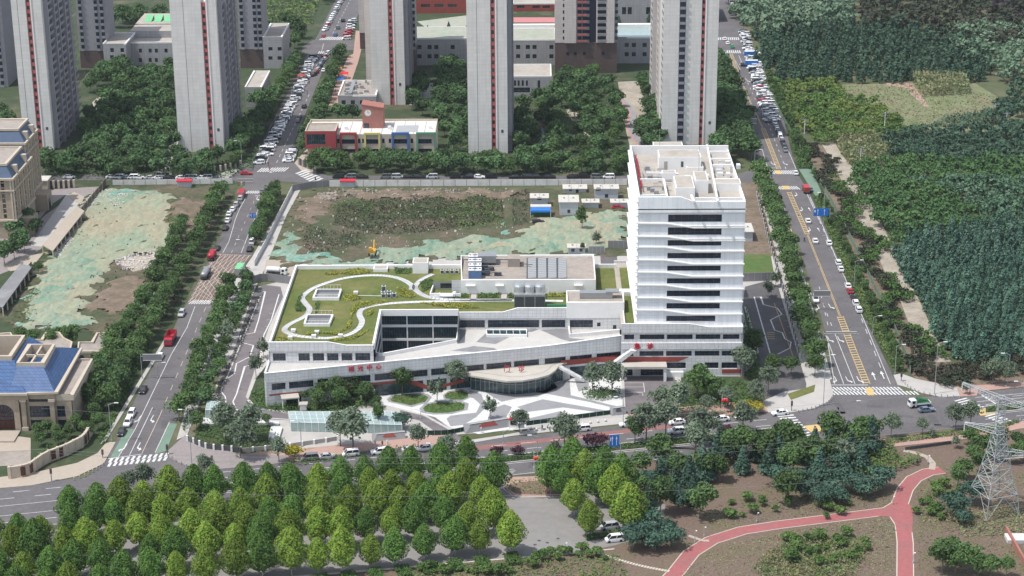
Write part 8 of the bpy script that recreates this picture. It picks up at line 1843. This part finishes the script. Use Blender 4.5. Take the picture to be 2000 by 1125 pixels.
# middle of the left edge: trees round the flats and the blue hall
region([(-10,500),(20,470),(60,440),(90,440),(85,480),(40,510),(0,530)],7.5,'garden_tree',['gloose','garden'],.85,'shrubby tree','before the mansard flats',26,12)
region([(60,560),(70,540),(90,500),(98,520),(80,560)],6,'garden_tree',['street'],.6,'small tree','beside the lower walkway',27,20)
region([(20,690),(40,660),(150,655),(160,680),(130,700),(60,700)],7.5,'garden_tree',['street','loose'],.8,'garden tree','between the pale pavilions',28,12)
region([(196,740),(230,700),(245,670),(300,660),(280,700),(225,800),(205,830),(150,870),(170,830)],5.6,'hall_tree',['street','loose','gloose'],.8,'dense tree','beside the blue hall',29,7)
region([(60,880),(80,850),(150,838),(180,800),(190,850),(160,865),(110,885)],5.0,'garden_tree',['street'],.62,'garden shrub tree','before the blue roofed hall',30,8)
GH='trees in the hospital grounds'
for i,(px,py,key,s,lb) in enumerate(((786,772,'loose',1.0,'leafy tree on the left grass island of the plaza'),(891,765,'silver',1.1,'leafy tree on the rear grass island by the curved canopy'),(854,788,'sparse',1.35,'thin leaved tree on the near grass island'),(958,820,'sparse',1.2,'bare looking round tree left of the gate hut'),(1015,846,'silver',.85,'tree with red lanterns at the plaza fence'),(1157,768,'silver',1.05,'open tree at the left of the shrub island by the forecourt'),(1195,772,'silver',1.15,'fuller tree at the right of the shrub island by the forecourt'),(1362,780,'street',1.45,'big dark tree right of the emergency forecourt'),(1392,785,'loose',1.0,'tree right of the big dark one by the emergency wing'),(1322,815,'silver',1.2,'silvery tree at the kerb beside the emergency forecourt'),(1290,812,'silver',.95,'short trunked tree at the gate of the emergency forecourt'),(690,880,'silver',1.5,'largest silvery tree before the ramp canopy'),(665,872,'silver',1.15,'silvery tree left of the largest one before the ramp canopy'),(740,838,'tall',1.0,'upright thin tree beside the ramp canopy'),(783,838,'dark_bush',.9,'small dark conifer at the right end of the ramp canopy'),(817,880,'silver',.9,'silvery street tree left of the plaza drive mouth'),(872,905,'silver',.95,'street tree on the median by the plaza drive'),(1452,740,'silver',1.2,'silvery tree at the right foot of the hospital'),(1470,700,'loose',1.1,'tree against the right wall of the hospital'),(1500,770,'silver',1.05,'silvery tree left of the black and white fence end'),(1475,790,'silver',.9,'tree behind the right end of the front lawn'),(1545,735,'street',.9,'tree at the foot of the parking bays'),(1510,735,'street',.9,'tree in the middle of the right drive foot'),(1420,800,'silver',.8,'young tree on the lawn left of the lanterns'),(1380,812,'silver',.7,'young tree behind the parked white cars'),(620,798,'street',.85,'dark tree by the left wing door'),(640,770,'street',.8,'tree against the left wing glass'),(600,785,'street',.7,'small tree by the small gate hut'),(660,790,'loose',1.05,'tallest tree before the left wing'),(715,790,'street',.8,'dark tree below the eye centre letters'),(690,775,'loose',.85,'tree under the left wing awning'),(540,788,'street',.75,'tree at the left end of the lower wing'),(500,735,'sparse',1.35,'thin tree at the left corner of the hospital'),(515,700,'sparse',1.1,'thin tree beside the left hospital wall'),(440,862,'silver',1.25,'silvery tree in the corner garden beside the glass shelter'),(470,895,'silver',1.3,'silvery tree nearest the middle corner'),(488,862,'silver',1.2,'silvery tree by the planter walls'),(520,835,'street',.55,'small round tree inside the planter'),(385,840,'street',.8,'tree left of the glass shelter'),(285,962,'silver',.95,'silvery tree in front of the left zebra crossing'),(252,968,'silver',.8,'silvery tree left of the one before the zebra'),(400,935,'silver',.8,'silvery tree at the middle corner kerb'),(545,905,'silver',.8,'silvery street tree below the pale front wall'),(1138,496,'tall',.55,'slim young tree behind the paired cabin'),(1137,450,'tall',1.2,'dark columnar poplar between the site cabins'),(1165,480,'sparse',1.0,'bare tree by the grey hoarding gate'),(1180,590,'sparse',.9,'bare shrub tree at the foot of the tower lawn'),(1500,582,'sparse',1.1,'bare tree on the island of the right drive'),(1515,560,'sparse',1.0,'bare tree behind the right drive island'),(480,560,'sparse',1.2,'bare tree at the top of the left drive'),(395,365,'street',.0001,'unused'))):
    if s < .1: continue
    x,y,_=P(px,py);tree('grounds_tree',key,x,y,s,lb,GH)
for i,(px,py,key,s,lb) in enumerate(((1102,884,'silver',1.3,'silvery willow on the median behind the tree cluster'),(1085,893,'sparse',.9,'thin tree beside the median willow'),(1262,866,'silver',1.3,'silvery willow on the median left of the road sign'),(1300,858,'silver',1.3,'largest silvery willow on the median'),(1240,866,'loose',.9,'green median tree before the white saloon'),(1368,872,'silver',1.3,'silvery willow below the third parked saloon'),(1450,850,'silver',1.15,'silvery willow before the yellow shrub'),(1400,845,'sparse',.7,'thin median tree left of the purple shrub'),(1560,905,'loose',.9,'tree at the left of the junction conifers'),(1740,856,'silver',.85,'roadside tree right of the signal with camera'),(1801,850,'silver',.55,'smallest roadside tree before the junction'),(1866,840,'silver',.9,'roadside tree with red lantern before the pylon'),(1895,836,'silver',.9,'roadside tree left of the pylon head'),(1820,855,'sparse',.5,'thin shrub tree before the junction hedge'),(1938,752,'silver',.9,'silvery tree on the far pink pavement, left of two'),(1962,752,'silver',.9,'silvery tree on the far pink pavement, right of two'),(1885,770,'sparse',.7,'thin tree by the far zebra'))):
    x,y,_=P(px,py);tree('median_tree',key,x,y,s,lb,'trees along the front road')
for i,(px,py,key,s,lb) in enumerate(((1157,878,'purple',1.3,'purple leaved shrub on the median left of the blue sign'),(1177,872,'purple',1.0,'purple leaved shrub beside the blue sign'),(1417,855,'purple',1.1,'purple leaved shrub on the median below the third saloon'),(1013,890,'purple',.8,'purple leaved shrub on the median left of the big trees'),(972,892,'purple',.9,'purple leaved shrub at the median end by the drive'),(1005,888,'purple',.6,'smallest purple shrub of the median'),(1455,808,'yellow',1.5,'yellow flowering shrub by the kerb car row'),(1470,806,'yellow',1.3,'yellow shrub at the right of the first yellow one'),(575,895,'yellow',1.4,'yellow green shrub on the front verge at left'),(620,760,'purple',2.0,'red leaved tree before the left hospital wing'),(710,772,'purple',.8,'red leaved shrub by the plaza left edge'))):
    x,y,_=P(px,py);tree('ornamental_shrub',key,x,y,s,lb,'coloured shrubs')
# conifers of the near right park
GC='conifers of the near park'
cn=[(1270,985),(1290,1005),(1310,975),(1330,1000),(1345,960),(1290,950),(1262,960),(1335,925),(1300,925),(1370,940),(1395,920),(1425,905),(1450,925),(1480,900),(1500,925),(1520,905),(1540,930),(1560,905),(1580,925),(1600,940),(1620,915),(1640,930),(1660,905),(1680,920),(1620,890),(1655,880),(1590,885),(1685,895),(1700,885),(1560,950),(1350,985),(1320,945),(1245,975),(1405,890),(1440,885),(1520,880),(1545,880)]
tree_rows([P(*p)[:2] for p in cn],'conifer_tree',['conifer','conifer','conifer','street','dark_bush','loose'],1.05,'dark conifer','below the front road',GC,5.5,svar=.2)
be=[(1255+i*24+rnd.uniform(-9,9),925-i*1.5+rnd.uniform(-28,26)) for i in range(19)]
tree_rows([P(*q)[:2] for q in be],'park_tree',['street','loose','silver','street'],1.15,'leafy park tree','below the front road',GC,6,svar=.25)
hg=[(565+i*21+rnd.uniform(-7,7),787+rnd.uniform(-10,12)) for i in range(9)]
tree_rows([P(*q)[:2] for q in hg],'grounds_tree',['street','loose'],.72,'garden tree','before the left hospital wing',GH,40,svar=.25)
cb=[(1255,1060),(1280,1075),(1310,1070),(1235,1075),(1265,1040),(1300,1050),(1625,975),(1645,960),(1670,965),(1605,960),(1710,965),(1720,955),(1545,955),(1570,975),(1690,975),(1870,1010),(1880,1025),(1900,985),(1600,990),(1640,985),(1520,950)]
tree_rows([P(*p)[:2] for p in cb],'evergreen_bush',['dark_bush'],1.0,'dark evergreen bush','beside the red track',GC,6,svar=.25)
cr=[(1900,905),(1920,890),(1950,880),(1985,880),(2005,900),(1890,870),(1940,900),(1915,925),(1885,935),(1975,905),(1840,1118),(1865,1122),(1890,1118),(1910,1125),(1935,1128),(1850,1100),(1965,1130),(1998,905)]
tree_rows([P(*p)[:2] for p in cr],'park_tree',['street'],.9,'dark park tree','around the pylon',GC,7,svar=.25)
for i,(px,py,key,s,lb) in enumerate(((1367,1012,'street',1.25,'dark round tree with white painted trunk on the brown bank'),(1534,985,'street',1.25,'dark round tree with white trunk above the red track'),(1870,955,'loose',.8,'light tree left of the pylon base'),(1855,990,'loose',.6,'small bright tree between track and pylon'),(1866,875,'sparse',.7,'thin tree by the rail fence'))): x,y,_=P(px,py);tree('park_tree',key,x,y,s,lb,'single trees of the near park')
# low shrubs at the bottom
sh=[(1010+i*13+rnd.uniform(-5,5),1096+rnd.uniform(-8,14)-i*.9) for i in range(14)]+[(820+i*16+rnd.uniform(-5,5),1118+rnd.uniform(-6,6)) for i in range(12)]+[(1530+rnd.uniform(0,170),1045+rnd.uniform(0,60)) for i in range(26)]+[(1380+rnd.uniform(0,340),1000+rnd.uniform(-25,15)) for i in range(16)]+[(1785+rnd.uniform(0,90),950+rnd.uniform(0,90)) for i in range(12)]
tree_rows([P(*p)[:2] for p in sh],'park_shrub',['shrub','lawn_bush','lawn_bush'],1.0,'low shrub','by the park bottom','low shrubs of the near park',3.2,svar=.4)
# ------------------------------------------------------------------ ground cover (stuff)
FM=foliage_mass
FM('verge_shrubs',[(1655,883),(1740,873),(1760,900),(1800,892),(1790,910),(1740,925),(1700,935),(1660,925)],'weed_leaf',1.2,2.6,7,.5,seed=101)
FM('roadside_hedge',[(1605,875),(1850,845),(1920,838),(1990,822),(1990,827),(1925,846),(1850,854),(1605,884)],'weed_leaf',.5,1.1,14,.4,seed=102)
FM('track_grass',[(1480,1125),(1500,1080),(1560,1050),(1680,1050),(1700,1080),(1650,1125),(1600,1160)],'weed_leaf',.2,1.6,3,.45,seed=103,noise=8)
FM('track_grass',[(1430,1060),(1600,1025),(1735,1010),(1750,1030),(1745,1110),(1640,1100),(1500,1060)],'reed',.02,.25,2.2,.3,seed=104,noise=6)
FM('bank_grass',[(800,1110),(1080,1090),(1210,1085),(1230,1130),(800,1160)],'weed_leaf',.1,.9,4,.4,seed=105,noise=7)
FM('pylon_grass',[(1860,1010),(1990,985),(2030,1040),(1880,1050)],'reed',.1,.5,5,.4,seed=106)
FM('bank_grass',[(1360,1010),(1560,960),(1740,990),(1560,1010),(1400,1035)],'reed',.02,.25,1.2,.3,seed=107,noise=6)
FM('low_scrub',[(1790,960),(1860,940),(1900,1000),(1860,1040),(1795,1040)],'reed',.02,.35,2,.35,seed=108,noise=8)
FM('front_verge_hedge',[(560,905),(700,886),(830,872),(834,878),(700,893),(560,914)],'hedge_leaf',.4,1.6,8,.35,seed=109)
FM('front_lawn_hedge',[(1228,806),(1300,800),(1470,785),(1490,784),(1490,792),(1300,810)],'hedge_leaf',1.0,2.0,10,.35,seed=110)
FM('kerb_verge',[(1255,818),(1490,797),(1495,802),(1260,825)],'hedge_leaf',.3,.8,10,.3,seed=111)
FM('garden_shrubs',[(500,800),(490,770),(530,745),(560,780),(575,800),(560,808)],'hedge_leaf',.6,1.4,12,.35,seed=112)
FM('garden_shrubs',[(560,800),(590,780),(640,775),(730,778),(740,795),(640,806)],'hedge_leaf',.4,2.0,9,.4,seed=113)
FM('garden_shrubs',[(1135,768),(1160,762),(1210,765),(1215,778),(1170,785),(1140,778)],'hedge_leaf',.8,2.4,12,.4,seed=114)
FM('garden_shrubs',[(1330,790),(1340,760),(1440,745),(1480,760),(1480,785)],'hedge_leaf',.3,1.8,8,.4,seed=115,noise=6)
FM('garden_shrubs',[(1452,640),(1458,600),(1490,730),(1470,745),(1452,735)],'hedge_leaf',.5,2.2,8,.4,seed=116)
FM('garden_shrubs',[(372,868),(400,800),(470,820),(545,838),(545,862),(470,884),(410,878)],'hedge_leaf',.3,1.2,7,.35,seed=117)
FM('garden_shrubs',[(455,700),(500,590),(515,568),(500,600),(470,680),(450,720),(425,790),(410,790)],'scrub_leaf',.5,2.0,8,.4,seed=118)
FM('site_edge_shrubs',[(360,850),(400,760),(450,680),(485,590),(500,560),(470,560),(420,680),(355,830)],'hedge_leaf',.4,1.6,6,.4,seed=119)
FM('kerb_shrubs',[(204,870),(226,820),(300,665),(290,665),(190,860)],'hedge_leaf',.5,1.5,8,.4,seed=120)
FM('island_shrubs',[(985,950),(992,938),(1035,935),(1080,945),(1060,968),(1005,964)],'weed_leaf',.1,.7,3,.35,seed=121)
FM('kerb_tree_hedge',[(1745,728),(1700,640),(1655,548),(1612,440),(1588,385),(1600,385),(1650,480),(1700,575),(1765,700),(1765,728)],'weed_leaf',.4,1.5,8,.4,seed=122)
FM('kerb_tree_hedge',[(1560,330),(1530,232),(1482,150),(1495,160),(1530,215),(1560,270),(1585,330)],'hedge_leaf',.6,2.0,6,.5,seed=123)
FM('estate_understorey',[(82,352),(90,305),(160,290),(260,170),(345,150),(350,320),(480,318),(560,210),(490,335),(440,350)],'garden_leaf',.2,2.2,1.3,.7,seed=124,noise=9)
FM('estate_understorey',[(860,335),(912,130),(1000,330)],'garden_leaf',.2,2.0,1.0,.7,seed=125,noise=9)
FM('estate_understorey',[(1000,340),(1000,240),(1080,170),(1200,165),(1225,340)],'garden_leaf',.2,1.6,.7,.7,seed=126,noise=9)
FM('far_scrub',[(520,60),(525,-60),(640,-60),(610,50)],'weed_leaf',.2,3,.5,1.2,seed=127,noise=15)
FM('hall_shrubs',[(60,905),(90,875),(150,860),(178,845),(172,862),(130,885),(80,908)],'hedge_leaf',.4,1.2,12,.35,seed=128)
FM('bank_weeds',[(1360,1005),(1500,950),(1700,940),(1745,985),(1560,1008),(1400,1032)],'weed_leaf',.02,.3,1.0,.32,seed=140,noise=7)
FM('pond_reeds',[(1470,1110),(1500,1075),(1570,1055),(1640,1065),(1690,1090),(1660,1140),(1500,1150)],'reed',.3,1.3,5,.45,seed=141,noise=6,tuft=True)
FM('dry_grass',[(1320,1125),(1400,1068),(1600,1030),(1735,1012),(1750,1040),(1745,1125)],'reed',.02,.22,2.2,.3,seed=142,noise=5)
FM('dry_grass',[(1790,950),(1880,900),(2010,930),(2010,1125),(1795,1125)],'weed_leaf',.02,.3,1.6,.3,seed=143,noise=6)
FM('hollow_weeds',[(660,400),(800,385),(980,390),(985,430),(880,452),(730,460),(650,440)],'scrub_leaf',.1,1.3,2.4,.5,seed=144,noise=12,z0=.3)
# ================================================================== FORESTS (right)
# nearest conifers singly
rgp=np.random.default_rng(55);polyc=[P(*p) for p in ((1742,500),(1800,470),(1900,455),(2060,440),(2060,712),(1868,712),(1825,650),(1780,560))]
ptsc=sorted([tuple(p) for p in poisson(polyc,3.3,rgp,.33)],key=lambda p: p[1]);
near_c=ptsc[:300];rest_c=ptsc[300:]
tree_rows(near_c,'forest_conifer',['far_conifer'],.95,'plantation conifer','right of the gravel path','plantation conifers right of the gravel path',3.0,svar=.2)
def forest_pts(name,pts,shape,m,h,wd,nleaf,leaf,seed,label):
    rg=np.random.default_rng(seed);temps=[]
    for k in range(4): C,Nn=crown_pts(shape,nleaf,rg);temps.append(leaf_quads(C*np.array([wd,wd,h]),Nn,leaf,rg))
    out=[]
    for i,p in enumerate(pts):
        a=rg.uniform(0,6.28);s=rg.uniform(.75,1.25);c_,s_=math.cos(a)*s,math.sin(a)*s;T=temps[i % 4];out.append(np.stack([T[...,0]*c_-T[...,1]*s_+p[0],T[...,0]*s_+T[...,1]*c_+p[1],T[...,2]*s],-1))
    V=np.concatenate(out);o=link(bpy.data.objects.new(name,np_mesh(name,V,np.arange(V.shape[0]*4).reshape(-1,4),m)));stuff(o);tag(o,label,'forest');return o
forest_pts('conifer_forest',rest_c,'cone','forest_blue',7.5,6.6,260,.62,1,'rest of the blue green conifer plantation behind its near rows')
FR=forest_mass
FR('leafy_forest',[(1672,380),(1700,365),(1790,375),(1870,405),(1930,440),(1990,470),(1900,462),(1790,480),(1742,495),(1718,440)],'round','forest_green',3.8,5.0,5.2,120,.75,2,'mid green leafy plantation above the conifers')
FR('grey_green_forest',[(1790,372),(1850,365),(1960,375),(2120,380),(2100,470),(1990,468),(1930,438),(1870,403)],'round','forest_grey',4.2,6,5.6,120,.8,22,'grey green leafy wood at the right edge above the conifers')
FR('leafy_forest',[(1665,330),(1740,318),(1850,318),(2120,330),(2120,380),(1960,374),(1850,364),(1790,371),(1700,364),(1682,372)],'round','forest_green',3.4,4.2,4.6,90,.75,3,'rounded green plantation beside the gravel path top')
FR('dark_plantation',[(1735,318),(1740,268),(1800,258),(2120,270),(2120,335),(1850,322)],'round','forest_dark',3.4,4.2,4.8,80,.8,4,'dark shrubby plantation below the open field')
FR('lime_plantation',[(1520,200),(1512,165),(1640,165),(1660,200),(1735,215),(1780,260),(1735,280),(1640,275),(1605,280),(1570,270)],'round','forest_lime',3.6,3.6,4.8,80,.75,5,'yellow green plantation right of the packed cars')
FR('conifer_plantation',[(1478,100),(1500,60),(1700,50),(1920,95),(1930,162),(1780,162),(1640,166),(1510,166)],'cone','forest_dark',5.0,8,8,110,1.0,6,'dark rows of conifers at the upper right')
FR('pale_wood',[(1440,60),(1425,0),(1440,-60),(1620,-60),(1670,30),(1650,62),(1500,75)],'round','forest_pale',6.5,8,8,90,1.4,7,'pale green tree mass at the top right of the road')
FR('mixed_wood',[(1660,60),(1700,30),(1650,-20),(1700,-80),(2200,-80),(2200,120),(1930,110),(1800,75)],'round','scrub_leaf',7.5,7,8,60,1.5,8,'brownish mixed scrub wood at the far top right')
FR('pale_wood',[(1860,100),(1850,70),(1960,60),(2200,80),(2200,175),(1960,165),(1910,130)],'round','forest_pale',6.5,7,8,80,1.4,9,'pale green wood at the right edge above the field')
FR('dark_thicket',[(1945,200),(2000,170),(2200,170),(2200,280),(1960,275),(1930,245)],'round','forest_dark',6,5,6,70,1.2,10,'dark thicket at the right end of the open field')
FR('path_scrub',[(1575,285),(1600,283),(1622,330),(1645,380),(1655,400),(1680,450),(1705,500),(1735,560),(1775,650),(1815,706),(1865,716),(2100,718),(2100,742),(1866,750),(1795,735),(1765,690),(1710,560),(1650,440),(1600,330)],'loose','scrub_leaf',2.2,2.2,3.6,90,.5,11,'dark reddish scrub between the mesh fence and gravel path')
FR('path_shrubs',[(1628,335),(1646,345),(1698,455),(1745,555),(1785,640),(1824,700),(1790,700),(1750,640),(1685,490),(1640,400)],'round','hedge_leaf',3.0,2.6,4.2,120,.5,12,'dark green bushes lining the gravel path')
FM('reed_bed',[(1775,152),(1800,150),(1880,155),(1897,185),(1800,190),(1790,175)],'reed',3.5,5.0,3.,.9,seed=130,noise=6,tuft=True)
FM('reed_bed',[(1630,268),(1690,262),(1735,270),(1738,300),(1715,322),(1660,326),(1640,300)],'reed',2.5,4.0,4.,.8,seed=131,noise=6,tuft=True)
FM('field_shrubs',[(1835,235),(1900,222),(1945,235),(1940,250),(1840,248)],'forest_dark',.5,3.5,2.,.8,seed=132,noise=6)
FM('field_weeds',[(1650,200),(1640,168),(1780,165),(1950,185),(1960,240),(1740,262)],'reed',.05,.8,.8,.6,seed=133,noise=12)
FR('left_wood',[(640,10),(600,-60),(760,-100),(700,-10)],'round','garden_leaf',7,6,7,70,1.2,14,'far trees left of the top road')
print('TREES',NT,'OBJECTS',len(bpy.data.objects))
HAZE=.000045
# ================================================================== AIR
hb=MB();hb.box(-600,-40,-2,700,2600,235);ho=hb.build('haze','asphalt');hm=bpy.data.materials.new('haze');hm.use_nodes=True;t_=hm.node_tree;t_.nodes.clear()
out=t_.nodes.new('ShaderNodeOutputMaterial');pv=t_.nodes.new('ShaderNodeVolumePrincipled');pv.inputs['Color'].default_value=(.86,.92,1,1);pv.inputs['Density'].default_value=HAZE;pv.inputs['Anisotropy'].default_value=.3
t_.links.new(pv.outputs[0],out.inputs['Volume']);ho.data.materials.clear();ho.data.materials.append(hm);ho['kind']='stuff'
